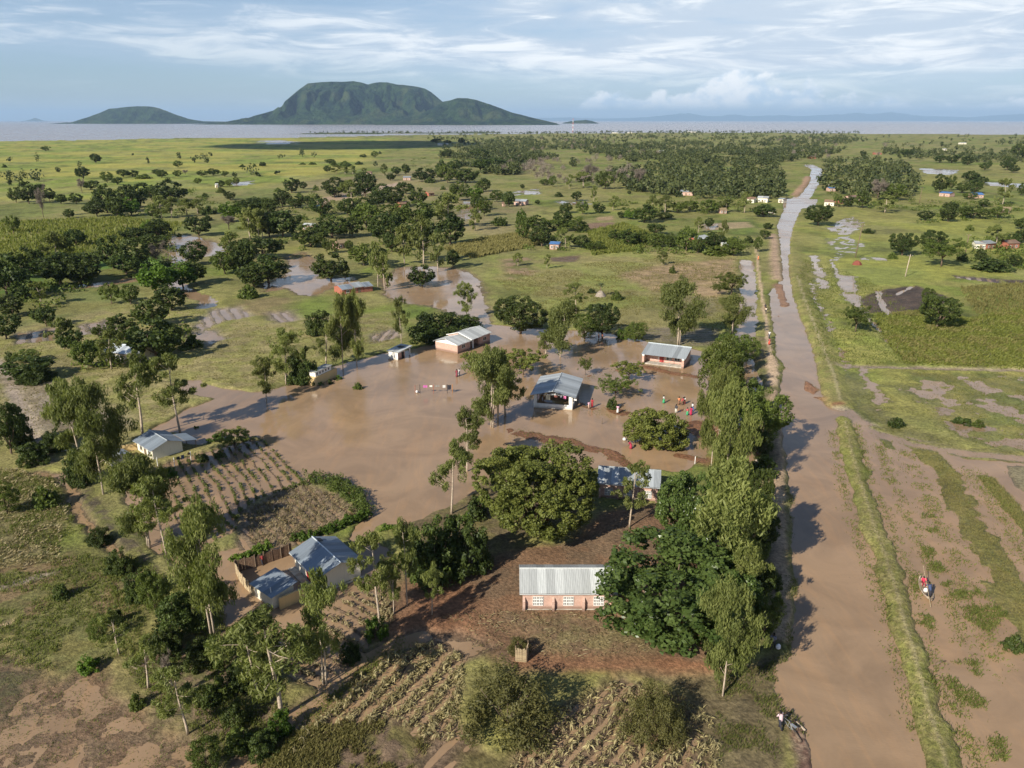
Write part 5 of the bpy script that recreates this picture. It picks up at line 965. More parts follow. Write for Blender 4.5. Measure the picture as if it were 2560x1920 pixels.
NEAR = [
 ('H',1350,1338,1135,292,'huge round mango tree with clumped olive rosettes between the two classrooms'),
 ('T',1672,1590,1385,370,'big glossy large-leaved tree overhanging the classroom with the pale grey roof'),
 ('T',1728,1392,1192,190,'large-leaved tree growing between the two classrooms, right of the mango'),
 ('T',1800,1560,1400,190,'dark large-leaved tree crowding the ditch beside the footpath'),
 ('K',1830,1480,1190,200,'tall pale olive gum tree with drooping sprays standing over the large-leaved trees'),
 ('K',1806,1737,1480,125,'leaning gum tree with a short pale stem at the corner of the earth yard'),
 ('E',1860,1560,1390,90,'slim grey-green gum tree poking out of the glossy large-leaved tree'),
 ('E',1575,1325,1165,66,'thin young gum tree standing before the lattice windows of the shaded classroom'),
 ('O',1268,1815,1680,265,'wide olive thorn bush in the flattened maize field'),
 ('O',1632,1830,1700,165,'smaller two-lobed thorn bush beside the flattened maize rows'),
 ('O',1298,1640,1588,58,'little thorny shrub growing by the straw screen'),
 ('K',1812,1240,985,102,'tall olive gum tree with weeping sprays beside the flooded yard, tallest of its row'),
 ('K',1778,1175,955,72,'weeping gum tree behind the white post in the flooded yard'),
 ('B',1800,1010,838,105,'bright green bushy tree at the edge of the yard east of the shelter'),
 ('B',1822,940,838,85,'green tree in the row between yard and ditch, beside the brick classroom'),
 ('K',1830,838,748,68,'yellow-green gum tree standing at the ditch above the brick classroom'),
 ('B',1900,1128,975,125,'bright green feathery tree with a thick stem on the canal bank'),
 ('B',1860,1060,940,100,'mid green tree rising behind the weeping gum trees'),
 ('S',1905,1195,1145,75,'green shrub on the canal bank below the feathery tree'), ('B',1850,1330,1225,90,'dark green tree beside the ditch behind the pale olive gum tree'),
 ('K',1228,1068,882,112,'tallest of the clump of gum trees left of the open shelter','gum trees left of the shelter'), ('E',1245,1052,876,80,'gum tree with a twin stem in the clump left of the open shelter','gum trees left of the shelter'),
 ('E',1262,1040,885,70,'gum tree nearest the open shelter in the clump of gum trees','gum trees left of the shelter'), ('A',1308,937,873,80,'spreading tree with a forked stem behind the open shelter',None),
 ('E',1170,1178,1022,75,'slender gum tree standing in the flood below the gum clump'), ('E',1130,1290,1118,78,'thin sparse gum tree at the shore left of the huge mango'),
 ('W',1640,1112,1032,158,'broad low mango tree in the yard with a person in red beside it'),
 ('A',1572,949,900,60,'small spreading tree in the yard before the brick classroom'), ('A',1538,996,940,70,'small leafy tree right of the open shelter'), ('S',1530,1022,990,28,'slim sapling beside the standing child'), ('A',1463,938,896,30,'tiny tree with a bare forked stem behind the shelter'),
 ('M',1300,834,735,125,'large dark round mango tree standing in the water behind the brick house'), ('K',1402,893,758,92,'pale gum tree with a long white stem in the north of the yard'), ('E',1365,886,825,40,'short thin gum tree beside the pale gum tree'),
 ('M',1506,842,757,80,'round dark tree on the north shore of the yard'), ('B',1462,846,786,58,'light green tree leaning against the round dark tree'), ('B',1587,853,800,56,'small round green tree on the north shore'), ('S',1554,847,815,26,'small green shrub beside the round green tree'),
 ('K',1697,864,712,108,'very tall airy gum tree behind the brick classroom'), ('E',1440,790,712,46,'sparse young gum tree in the meadow north of the yard'),
 ('V',1095,846,772,150,'long dark thicket behind the brick house with the white gable'), ('V',1165,822,778,90,'dark bush behind the roof of the brick house'), ('E',1003,862,752,38,'thin gum tree left of the dark thicket'), ('E',1166,800,710,44,'light green gum tree poking above the dark thicket'),
 ('K',858,926,742,66,'tall gum tree on the west shore, the left of a pair'), ('K',893,919,740,50,'tall gum tree on the west shore, the right of a pair'), ('V',797,838,778,72,'dark bush behind the pair of tall gum trees'),
 ('E',722,960,828,66,'gum tree beside the latrine block'), ('V',757,955,858,82,'dark bush crowding the latrine block'), ('E',817,920,822,56,'gum tree behind the latrine block'), ('E',667,1004,892,52,'small gum tree standing alone at the west shore'),
 ('E',357,1092,898,86,'tall gum tree behind the house with the grey gable roof, yellow at its top'), ('E',449,1081,884,86,'tall gum tree with a long bare stem beside the grey roofed house'),
 ('K',258,1240,985,130,'massive dark gum tree with twin stems beside the small shed'), ('K',200,1160,965,110,'dark gum tree behind the shed'), ('V',203,1215,1125,72,'bright green bush at the foot of the twin stemmed gum tree'),
 ('K',370,1368,1160,130,'bushy yellow-green gum tree at the garden corner','gum trees at the garden corner'), ('E',415,1390,1200,90,'gum tree leaning over the garden rows','gum trees at the garden corner'),
 ('K',535,1592,1290,140,'tall drooping gum tree left of the walled compound'), ('E',485,1560,1370,80,'thin gum tree behind the drooping gum tree'),
 ('E',700,1796,1530,170,'yellow-green gum tree with a pale leaning stem below the compound'), ('E',640,1740,1560,110,'yellow-green gum tree hiding the compound wall corner'), ('E',820,1712,1440,100,'dark thin gum tree between compound and maize field'),
 ('E',948,1562,1345,90,'gum tree before the gable of the compound house'), ('E',1020,1520,1318,70,'gum tree beside the dark thicket at the shore'), ('E',985,1545,1400,60,'slim gum tree between its two taller neighbours'),
 ('E',372,1726,1608,76,'small sparse gum tree at the edge of the mud flat'), ('D',428,1752,1640,30,'brown dying sapling at the edge of the mud flat'), ('E',468,1840,1682,100,'leafy gum tree standing on the mud flat'), ('B',520,1935,1842,80,'light green young tree at the bottom of the mud flat'),
 ('V',450,1580,1485,125,'dark bush left of the walled compound'), ('V',1090,1450,1300,150,'dark thicket at the shore beside the huge mango'), ('V',1170,1430,1290,130,'dark bush under the huge mango'), ('S',1190,1300,1245,60,'bright green bush at the left foot of the huge mango'),
 ('M',1250,1215,1140,80,'small yellow-green tree behind the huge mango'), ('M',1300,1210,1130,80,'dark tree behind the crown of the huge mango'),
 ('A',588,1122,1072,66,'small bright green tree beside the grey roofed house'), ('S',505,1150,1128,40,'clipped shrub at the head of the garden rows'), ('S',548,1142,1122,24,'small shrub between the clipped shrub and the little tree'), ('S',540,1104,1080,44,'shrub at the water behind the little tree'), ('S',490,1070,1058,14,'tiny shrub at the shore by the house'),
 ('S',420,1190,1165,36,'green shrub below the washing line'), ('S',395,1200,1170,30,'leafy shrub at the house corner'), ('S',895,972,948,26,'little round tree standing alone in the flood'), ('S',802,962,948,16,'small shrub at the latrine wall'), ('S',826,958,942,18,'shrub before the latrine wall'), ('S',845,948,932,20,'shrub at the end of the latrine wall'),
 ('A',1177,915,875,38,'small bare-stemmed tree before the brick house'), ('A',2138,832,772,62,'flat-topped tree on the wet strip beside the canal bund'), ('M',2340,824,738,92,'dark tree standing in the green crop east of the canal'), ('M',2318,760,722,30,'upper tuft of a dark tree at the ploughed field'),
 ('M',2255,640,584,66,'round dark tree at the meadow, the left of three'), ('M',2330,634,576,58,'round dark tree at the meadow, the middle of three'), ('A',2352,668,606,88,'spreading dark tree at the meadow, the right of three'), ('M',2045,566,514,70,'dark tree at the canal crossing'),
 ('A',1828,740,686,58,'spreading tree by the footpath north of the yard'), ('A',1797,742,712,34,'small tree beside the spreading tree'),
 ('M',30,1140,1005,80,'dark tree at the left edge of the picture behind the house'), ('V',55,1120,1040,70,'dark bush at the left edge of the picture'), ('V',90,955,900,95,'dark shrub mass on the stubble field at the left'),
 ('S',155,1500,1462,40,'small leafy bush in the weeds left of the ditch'), ('S',290,1565,1520,36,'little papaya-like sapling in the weeds'), ('S',120,1270,1215,62,'bright green bush beside the muddy track'), ('S',345,1770,1735,40,'low grey shrub on the mud flat'), ('S',225,1675,1640,50,'low shrub at the edge of the mud'),
 ('S',640,1560,1520,40,'shrub at the compound wall'), ('S',700,1830,1770,60,'dark shrub at the foot of the yellow-green gum tree'), ('S',940,1600,1545,50,'dark shrub under the gum tree by the red earth'), ('S',560,1740,1690,60,'dark shrub left of the yellow-green gum tree'), ('S',600,1870,1820,70,'shrub at the foot of the muddy path'),
 ('S',2240,1065,1042,44,'grey-green water plant in the flooded grass','leafy plants in the flooded grass'), ('S',2405,1058,1040,42,'spiky leafy plant in the flooded grass','leafy plants in the flooded grass'), ('S',2445,1066,1048,30,'low leafy plant in the flooded grass','leafy plants in the flooded grass'), ('S',2530,1622,1585,52,'bright green clump of water plants at the right edge'),
 ('V',250,1360,1310,60,'dark bush on the ditch bank below the muddy track'), ('V',300,1432,1370,70,'rounded dark bush beside the weedy ditch'), ('V',352,1500,1425,80,'thick bush on the ditch left of the drooping gum tree'), ('B',395,1545,1440,70,'leafy young tree above the weedy ditch'), ('V',420,1640,1570,80,'dark bush between the small sparse gum and the compound'),
 ('V',505,1660,1590,90,'broad dark bush below the drooping gum tree'), ('B',560,1680,1590,70,'young green tree left of the yellow-green gums'), ('V',605,1720,1660,70,'bush under the left yellow-green gum tree'), ('S',520,1760,1710,60,'low bush behind the leafy mud flat gum'), ('V',590,1810,1755,70,'dark bush beside the muddy path'), ('V',655,1880,1820,80,'dark bush at the bottom of the muddy path'), ('E',300,1640,1540,60,'thin young gum in the weeds of the left front'), ('B',250,1610,1550,50,'small green tree among the weeds'),
 ('V',85,1160,1105,80,'dark bush beside the track at the left edge'), ('V',140,1130,1075,70,'dark bush behind the pale log'), ('B',20,1290,1210,70,'green tree at the left edge above the flattened maize'), ('V',760,1640,1590,50,'small bush at the flooded ridges'), ('V',880,1650,1600,50,'bush at the upper end of the muddy path'), ('E',1080,1545,1420,50,'thin gum at the edge of the red earth'), ('V',1045,1430,1350,90,'dark bush left in the shore thicket'),
 ('M',1893,1290,1180,66,'dark round tree on the canal bank behind the tallest weeping gum'), ('M',1903,1400,1285,66,'dark round tree on the canal bank right of the pale olive gum'), ('M',1895,1525,1410,66,'dark round tree on the canal bank behind the glossy tree'), ('B',1905,1610,1500,80,'dark leafy tree over the person with the white bag'), ('M',1888,1160,1070,70,'dark tree under the bright feathery tree'),
 ('B',1880,1420,1330,80,'dark green tree over the ditch beside the pale olive gum'), ('V',1915,1320,1270,60,'dark bush on the canal bank in the tree shade'), ('V',1920,1480,1430,60,'dark bush on the shaded canal bank'), ('B',1840,1140,1030,80,'mid green tree between the weeping gums'), ('E',1800,1100,920,64,'weeping gum tree nearest the broad mango tree'), ('B',1865,905,830,60,'green tree at the dark ditch water'),
]
NEAR = [n for n in NEAR if n[5]]
place_trees(NEAR, var=None)
# middle distance, read off enlargements of the photograph: (origin x, origin y, scale) of each enlargement
def zl(ox, oy, sc, rows): return [(c, ox + x * sc, oy + yb * sc, oy + yt * sc, w * sc) for c, x, yb, yt, w in rows]
G1 = zl(0, 300, .3165, [('b',365,250,210,60),('m',758,345,275,80),('s',35,378,350,35),('b',1405,378,325,60),('s',1915,375,352,45),('s',2010,370,345,30),('s',2078,365,335,45),('m',660,470,385,95),('d',650,580,470,60),('m',720,555,490,110),('b',850,500,420,85),('m',930,515,460,75),
 ('m',975,455,400,100),('m',1050,450,405,90),('s',1140,468,430,110),('m',1240,430,395,70),('m',1280,460,405,80),('b',1405,455,405,60),('d',1465,435,398,45),('b',1600,450,405,80),('m',1685,440,390,90),('b',1775,450,408,60),('s',1325,500,465,60),('s',1130,525,498,70),('b',1565,510,465,60),('m',1740,530,485,75),
 ('s',1745,578,535,70),('b',1815,530,475,65),('b',1870,510,455,45),('m',1820,635,575,85),('s',1620,615,580,50),('m',230,665,505,140),('m',130,655,545,90),('m',395,645,550,90),('m',320,580,512,80),('d',345,775,560,100),('m',485,670,600,80),('m',605,670,590,90),('m',550,780,715,75),('b',110,900,770,100)])
G2 = zl(0, 300, .3165, [('m',850,740,555,160),('m',1020,700,545,150),('f',1040,760,640,140),('m',930,770,640,130),('m',770,765,650,140),('m',1200,640,540,110),('m',1350,650,515,210),('b',1210,780,690,90),('e',1280,780,640,120),('e',1360,778,645,120),('e',1480,750,650,110),('e',1560,750,655,110),('s',1650,750,690,100),('m',690,740,690,60),('m',1110,690,540,120),
 ('m',600,995,890,140),('m',1070,955,865,170),('m',1250,930,805,170),('f',1170,900,810,90),('m',1570,920,790,170),('s',1640,800,760,70),('m',900,1180,960,190),('m',1060,1190,970,220),('m',1230,1020,920,180),('m',1000,1225,1100,220),('d',1245,1160,1015,150),('f',1240,1375,1160,220),('f',1450,1320,1140,190),('m',1540,1300,1150,150),('m',1540,1150,1000,170),('b',1780,1220,1060,180),('m',1900,1210,1000,170),('e',1830,1110,940,170),
 ('s',1970,1415,1320,110),('m',2000,750,640,220),('f',1840,810,680,150),('m',2120,700,640,110),('e',2050,950,760,130),('m',2130,930,770,150),('d',1810,870,770,110)])
G3 = zl(0, 300, .3165, [('m',220,1250,1050,220),('e',470,1200,960,220),('m',480,1310,1110,300),('m',640,1300,1100,260),('m',60,1400,1130,280),('m',40,1200,1080,120),('m',210,1420,1300,180),('e',330,1480,1330,130),('b',885,1460,1320,130),('b',1035,1465,1330,130),('m',1360,1515,1340,200),('m',1200,1640,1450,230),('m',370,1640,1520,140),('m',100,1560,1420,170)]) + \
     zl(0, 780, .2893, [('m',60,240,70,200),('e',560,330,120,200),('b',740,480,280,170),('m',1080,240,60,200),('m',1350,420,120,330),('m',1500,330,150,150),('s',1670,310,215,150),('e',960,500,230,200),('e',1180,560,430,90),('m',250,580,430,330),('s',90,430,360,60),('b',230,440,350,170),('m',620,340,200,160),('b',880,240,140,120)])
G4 = zl(600, 300, .3165, [('m',180,370,335,45),('s',495,355,338,50),('s',570,355,335,60),('m',710,350,315,80),('s',740,360,330,50),('m',690,415,368,55),('e',760,425,370,80),('e',830,430,375,60),('e',890,430,370,60),('s',830,370,328,100),('s',940,355,330,60),('m',975,300,272,50),('b',1065,300,250,50),('e',980,420,385,50),('e',1140,450,365,55),('m',1310,440,360,65),('m',1235,440,380,70),
 ('m',1460,490,390,160),('m',1190,480,430,70),('b',1640,500,370,130),('m',1780,500,400,180),('m',1590,480,340,90),('m',1700,400,320,110),('m',1990,400,310,180),('m',1900,400,320,120),('s',1500,500,455,80),('m',2140,380,300,110),('m',1640,300,240,100),('m',1890,310,240,130),('m',1550,185,150,80),('m',1640,190,160,60),('m',1750,190,145,50)])
G5 = zl(600, 300, .3165, [('m',410,580,480,110),('m',500,550,500,55),('s',300,570,540,50),('s',600,560,520,45),('m',970,480,420,110),('m',990,610,460,150),('m',750,610,480,170),('e',890,680,520,140),('m',1120,640,530,130),('m',1215,690,560,140),('m',1090,690,590,110),('m',1410,680,560,120),('m',1310,590,510,120),('b',1730,640,510,120),('f',1840,640,545,120),('m',1620,660,600,85),
 ('m',1920,570,480,100),('b',2030,650,570,90),('m',2120,670,580,90),('b',1930,765,640,110),('s',2050,840,780,110),('b',1870,720,600,90),('s',1605,555,525,40),('m',340,690,580,120),('m',440,700,620,120),('m',550,700,620,80),('s',470,615,580,50),('s',610,630,590,40)])
G6 = zl(600, 300, .3165, [('m',100,760,650,180),('m',240,770,650,90),('e',80,950,750,150),('e',180,940,760,110),('m',340,930,760,230),('m',560,1010,860,220),('m',730,940,780,230),('b',890,930,790,140),('m',980,760,640,130),('b',1000,870,690,180),('m',1150,990,780,200),('b',1240,870,700,200),('b',1400,880,680,220),('m',1440,960,830,170),('e',1640,860,640,200),('m',1660,990,790,200),('e',1300,1140,900,140),
 ('e',1450,1150,840,170),('e',1560,1200,960,110),('m',1680,1165,1050,90),('m',1200,1050,930,110),('b',980,1155,1010,200),('m',1090,1180,1030,130),('b',690,1060,960,60),('b',750,1060,970,70),('b',860,1040,970,60),('m',720,1270,1080,230),('e',1090,1340,1050,110),('e',1140,1350,1110,120),('m',1440,1315,1170,175),('m',50,1210,1010,140),('m',180,1110,960,260),('m',230,1290,1100,240),('m',110,1330,1190,200),('s',70,1410,1320,130),('e',830,1250,1170,80),('e',1860,880,740,100),('m',850,760,640,130),('m',640,760,640,150),('m',1330,1000,850,150)])
G7 = zl(1250, 300, .3165, [('m',70,690,585,80),('m',175,548,515,35),('b',350,520,475,75),('b',415,530,450,55),('e',545,550,450,50),('e',660,540,430,130),('d',720,470,360,130),('b',830,550,420,140),('d',900,530,430,60),('d',1100,530,390,110),('m',1020,590,565,30),('s',465,610,575,60),('m',605,640,570,80),('m',295,670,635,40),('e',740,660,540,50),('e',890,720,620,70),('m',520,740,665,95),('b',650,750,650,90),
 ('m',785,740,670,95),('m',490,850,720,130),('f',165,850,720,70),('b',180,960,780,110),('m',300,890,770,150),('m',330,1005,860,170),('b',450,880,800,160),('e',520,1020,880,120),('b',610,890,800,150),('m',640,1015,920,130),('b',750,1040,970,130),('m',960,780,730,60),('f',1030,790,720,90),('m',1140,815,690,170),('m',1300,790,740,130),('e',1200,740,620,90),('e',1300,740,620,110),('b',1400,740,660,100),('b',1500,730,650,120),('b',1650,740,640,130),('e',1780,735,640,130),('e',1930,740,600,80)])
G8 = zl(1250, 300, .3165, [('m',910,960,880,100),('m',1020,1000,880,130),('b',1120,990,890,100),('m',1230,910,830,120),('b',1250,1010,910,170),('b',1340,1030,910,90),('b',1470,1040,865,140),('b',1560,1060,940,90),('m',1690,1010,900,150),('e',1760,960,820,70),('b',1840,1080,960,140),('s',1700,1070,1000,200),('e',1565,900,790,70),('m',1650,850,780,65),('e',1280,1150,1060,75),('s',1360,1215,1160,50),('e',370,1180,1080,50),('e',140,1160,1070,80),
 ('b',2030,1050,940,60),('m',2110,870,825,70),('m',2090,950,880,70),('s',1965,975,925,70),('m',2080,770,680,160),('s',920,1430,1360,90),('s',720,1375,1340,60)])
G9 = zl(1860, 300, .3165, [('m',1430,800,735,115),('m',1610,810,700,120),('m',1630,720,655,110),('b',1790,780,690,200),('m',1890,690,630,70),('b',2000,780,700,130),('s',1780,880,835,65),('m',2180,870,790,80),('e',1990,1020,860,130),('m',2100,1000,910,120),('m',2180,980,880,100),('m',2130,1165,1080,100),('s',1860,1110,1030,80),('s',1720,1120,1050,70),('s',1950,1195,1110,250),('m',1540,580,440,100),('b',1630,560,450,60),('m',1790,490,415,120),
 ('m',1720,580,500,90),('m',1820,580,480,100),('m',1880,510,455,75),('b',1780,630,580,100),('e',2040,680,500,120),('m',2190,600,510,60),('m',1760,360,295,90),('m',1640,340,280,100),('m',1545,340,285,80),('m',1900,400,345,70),('m',2075,400,300,90),('m',2130,420,365,70),('s',1940,350,318,35),('m',940,290,245,45),('m',1290,290,240,90),('m',2160,300,200,100),('e',1110,740,620,140),('d',1050,640,480,140),('b',1180,640,520,150),('m',930,700,580,110),('b',740,690,600,60),('m',820,690,610,80),('s',980,900,865,90),('s',1170,1100,1050,70)])
WORD = {'d': 'leafless grey tree', 's': 'low round shrub', 'e': 'slim grey-green gum tree', 'f': 'bright green tree', 'm': 'dark round tree', 'b': 'loose mid-green tree'}
ORD = 'first second third fourth fifth sixth seventh eighth ninth tenth eleventh twelfth thirteenth fourteenth fifteenth sixteenth seventeenth eighteenth nineteenth twentieth'.split() + ['twenty-' + w for w in 'first second third fourth fifth sixth seventh eighth ninth'.split()] + ['thirtieth']
for lst, lab, grp in ((G1, 'on the open grassland', 'trees dotting the open grassland'), (G2, 'in the groves west of the red brick house', 'trees in the left groves'), (G3, 'near the silver roofed house', 'trees around the silver roofed house'),
                      (G4, 'on the pale meadow below the mountain', 'trees on the pale meadow'), (G5, 'among the hidden red roofs', 'trees among the red roofs'), (G6, 'in the dense central grove', 'trees in the dense central grove'),
                      (G7, 'on the puddled meadow behind the maize', 'trees behind the blue roofed hut'), (G8, 'in the hedge row along the tan field', 'trees along the tan field'), (G9, 'on the plain east of the canal', 'trees east of the canal')):
    cnt = {}; out = []; tot = {}
    for t in lst: tot[t[0]] = tot.get(t[0], 0) + 1
    for t in sorted(lst, key=lambda t: t[1]):
        i = cnt.get(t[0], 0); cnt[t[0]] = i + 1
        out.append(t + (WORD[t[0]] + ' ' + lab + ((', ' + ORD[min(i, 29)] + ' from left') if tot[t[0]] > 1 else ''),))
    place_trees(out, grp, mid=1.2 if grp in ('trees in the left groves', 'trees in the dense central grove', 'trees around the silver roofed house', 'trees among the red roofs') else 1.12)

# far wood: one mass of small crowns
def far_wood():
    g = np.random.default_rng(77); zones = [([(1020,420),(1250,345),(1700,333),(2100,335),(2200,350),(2050,400),(1800,420),(1500,430),(1250,440)], 2600, .46), ([(1525,430),(1700,410),(1940,405),(1955,440),(1950,503),(1850,500),(1693,497),(1566,477)], 480, 0),
        ([(2052,404),(2150,400),(2265,410),(2290,470),(2271,503),(2180,500),(2056,480)], 230, 0), ([(1250,380),(1540,410),(1560,450),(1280,440)], 160, .5), ([(2080,340),(2700,340),(2700,460),(2250,400)], 330, .52), ([(1060,335),(1260,335),(1250,440),(1130,430)], 160, .5),
        ([(740,334),(1000,331),(1240,330.5),(1240,333),(900,335)], 120, .35), ([(1240,333),(1700,328.5),(2150,331),(2150,334),(1700,335),(1240,337)], 330, .3), ([(-100,400),(600,380),(1000,360),(1000,420),(600,450),(-100,470)], 45, .5)]
    C = []; Rr = []; T = []
    for poly, n, th in zones:
        pp = np.array(poly, float); a, b = pp.min(0), pp.max(0); got = 0; tr = 0
        while got < n and tr < n * 60:
            tr += 1; q = np.array([g.uniform(a[0], b[0]), g.uniform(a[1], b[1])])
            if poly_sd(np.array([q[0]]), np.array([q[1]]), pp)[0] > 0: continue
            w = at(*q)
            if th and fbm(np.array([w.x / 70]), np.array([w.y / 150]), 5, 3)[0] < th: continue
            got += 1; gumm = g.random() < 0.35; h = g.uniform(3.5, 10.5) * (1.15 if gumm else .9); r = h * (g.uniform(.25, .4) if gumm else g.uniform(.5, .85)); t0 = np.clip(g.normal(.35, .25), 0, 1) + (.25 if gumm else 0)
            for c in range(6):
                d = unit(g.normal(size=3)) * np.array([r * .6, r * .6, h * .26]); C.append((w.x + d[0], w.y + d[1], h * .52 + d[2] + .3)); Rr.append((r * .5, r * .5, h * .24)); T.append(t0)
    me = leaf_cloud('distant_trees', C, Rr, 8, 1.9, 1.4, L_FAR, 78, up=.45, out=.9, rnd=.5, shell=.6, tints=np.clip(T, 0, 1)); return me
def far_bare():
    g = np.random.default_rng(17); C = []; Rr = []
    for poly, n in (([(1330,350),(1640,345),(1660,400),(1560,470),(1330,470)], 130), ([(1850,345),(2250,350),(2250,400),(1900,400)], 45), ([(1240,400),(1330,390),(1350,440),(1250,440)], 20)):
        p = np.array(poly, float); got = 0
        while got < n:
            q = g.uniform(p.min(0), p.max(0))
            if poly_sd(np.array([q[0]]), np.array([q[1]]), p)[0] > 0: continue
            w = at(*q); got += 1; h = g.uniform(6, 11)
            if fbm(np.array([w.x / 60]), np.array([w.y / 90]), 9, 2)[0] < .48: continue
            for c in range(5): d = unit(g.normal(size=3)) * h * np.array([.25, .25, .2]); C.append((w.x + d[0], w.y + d[1], h * .6 + d[2])); Rr.append((h * .24, h * .24, h * .26))
    return leaf_cloud('distant_bare_trees', C, Rr, 34, 1.6, .3, L_TWIG, 18, up=.2, out=.4, rnd=.9, shell=.2)
L_FAR = leaf_material('far_leaf', (0.022, 0.036, 0.011), (0.115, 0.125, 0.042), 0.2)
tag(link('distant_trees', far_wood()), 'mass of far trees along the plain towards the lake', kind='stuff')
tag(link('distant_bare_trees', far_bare()), 'grey-brown leafless trees scattered through the far wood', kind='stuff')
# ------------------------------------------------------------------ people
SKIN = plain('dark_skin', (0.055, 0.030, 0.020), 0.6, var=0.1); HAIR = plain('black_hair', (0.010, 0.009, 0.008), 0.9, var=0.1)
def V3(a): return Vector(a)
def person(px, py, h, yaw, label, top=(0.6, 0.6, 0.6), low=(0.1, 0.1, 0.12), skirt=False, walk=0.25, lean=0.0, arms=(0.2, -0.2), bend=(0.3, 0.3), sit=False, z=None, wade=0.0, loc=None, spread=0.0):
    """one figure: limbs grown from a joint skeleton, clothes as shells round it; faces its own +Y"""
    p = V3(loc) if loc is not None else at(px, py)
    if z is None: z = p.z if loc is not None else max(-wade, ground_z(p.x, p.y))
    t = empty('person', (p.x, p.y, z), yaw); s = h / 1.72; t.scale = (s, s, s)
    pel = V3((0, 0, .46 if sit else .93)); up = V3((0, math.sin(lean), math.cos(lean)))
    ch = pel + up * .36; nk = pel + up * .53; hd = nk + V3((0, .02, 0)) + up * .12; ht = hd + up * .12
    J = {'pel': (pel, .125), 'ch': (ch, .135), 'nk': (nk, .052), 'hd': (hd, .088), 'ht': (ht, .062)}; E = [('pel', 'ch'), ('ch', 'nk'), ('nk', 'hd'), ('hd', 'ht')]; hands = []; legs = []; armp = []
    for i, sx in ((0, -1), (1, 1)):
        sh = pel + up * .47 + V3((sx * .175, 0, 0)); a = arms[i]; el = sh + V3((sx * (.05 + spread * .2), math.sin(a) * .28, -math.cos(a) * .28)); b = a + bend[i]; ha = el + V3((sx * spread * .12, math.sin(b) * .25, -math.cos(b) * .25)); tip = ha + (ha - el).normalized() * .13
        th = ha + V3((-sx * .05, .04, -.03)); n = 'LR'[i]
        J.update({n + 'sh': (sh, .058), n + 'el': (el, .040), n + 'ha': (ha, .030), n + 'tp': (tip, .022), n + 'th': (th, .014)}); E += [('ch', n + 'sh'), (n + 'sh', n + 'el'), (n + 'el', n + 'ha'), (n + 'ha', n + 'tp'), (n + 'ha', n + 'th')]; hands.append(ha); armp.append((sh, el, ha))
        hp = pel + V3((sx * .09, 0, -.05)); w = walk * (1 if i else -1)
        if sit: kn = hp + V3((sx * .05, .42, .06)); an = kn + V3((0, .08, -.40))
        else: kn = hp + V3((0, math.sin(w) * .43, -math.cos(w) * .43)); an = kn + V3((0, math.sin(w - abs(walk) * .7) * .40, -math.cos(w - abs(walk) * .7) * .40))
        to = an + V3((0, .16, -.04)); J.update({n + 'hp': (hp, .088), n + 'kn': (kn, .058), n + 'an': (an, .040), n + 'to': (to, .032)}); E += [('pel', n + 'hp'), (n + 'hp', n + 'kn'), (n + 'kn', n + 'an'), (n + 'an', n + 'to')]; legs.append((hp, kn, an))
    keys = list(J); me = bpy.data.meshes.new('body'); me.from_pydata([J[k][0] for k in keys], [(keys.index(a), keys.index(b)) for a, b in E], []); me.update(); body = link('body', me, t, SKIN)
    md = body.modifiers.new('skin', 'SKIN'); md.use_smooth_shade = True
    for i, k in enumerate(keys): sv = me.skin_vertices[0].data[i]; sv.radius = (J[k][1], J[k][1]); sv.use_root = (i == 0)
    body.modifiers.new('sub', 'SUBSURF').levels = 1; body.modifiers['sub'].render_levels = 1
    f = MB(); fw = V3((0, math.cos(lean), -math.sin(lean))); f.tube([hd + fw * .075 + up * .03, hd + fw * .112 - up * .012, hd + fw * .08 - up * .035], [.012, .02, .01], 5); f.build('nose', SKIN, t)
    for sx in (-1, 1): f = MB(); f.tube([hd + V3((sx * .095, -.005, 0)) + up * .035, hd + V3((sx * .105, -.015, 0)), hd + V3((sx * .092, -.005, 0)) - up * .03], [.012, .022, .012], 5); f.build('ear', SKIN, t)
    hm = MB(); hm.tube([hd - fw * .03 - up * .05, hd - fw * .02 + up * .04, hd + up * .11, hd + up * .16], [.085, .103, .09, .03], 9); hm.build('hair', HAIR, t, True)
    sm = MB(); sm.tube([pel - up * .06, pel + up * .1, pel + up * .3, pel + up * .44, pel + up * .51], [.15, .142, .165, .175, .085], 10)
    for sh, el, ha in armp: sm.tube([sh + V3((0, 0, .03)), sh.lerp(el, .5), el], [.078, .066, .056], 7)
    sm.build('shirt', cloth_mat(top), t, True)
    lm = MB()
    if skirt: lm.tube([pel + up * .08, pel - V3((0, 0, .1)), pel + V3((0, .12 if sit else 0, -.42 if not sit else -.2)), pel + V3((0, .35 if sit else .02, -.72 if not sit else -.34))], [.148, .19, .22, .25], 10)
    else:
        for hp, kn, an in legs: lm.tube([hp + V3((0, 0, .1)), hp.lerp(kn, .4), kn, kn.lerp(an, .85)], [.118, .105, .078, .064], 8)
    lm.build('skirt' if skirt else 'trousers', cloth_mat(low), t, True)
    tag(t, label, 'person', 'people in the flooded village'); return t, [t.matrix_basis @ q for q in hands]
C_RED = (.36, .04, .05); C_GRN = (.05, .32, .14); C_WHT = (.62, .60, .57); C_DRK = (.03, .03, .04); C_PNK = (.62, .36, .45); C_ORG = (.65, .25, .12); C_BLU = (.07, .16, .42); C_BRN = (.18, .10, .06)
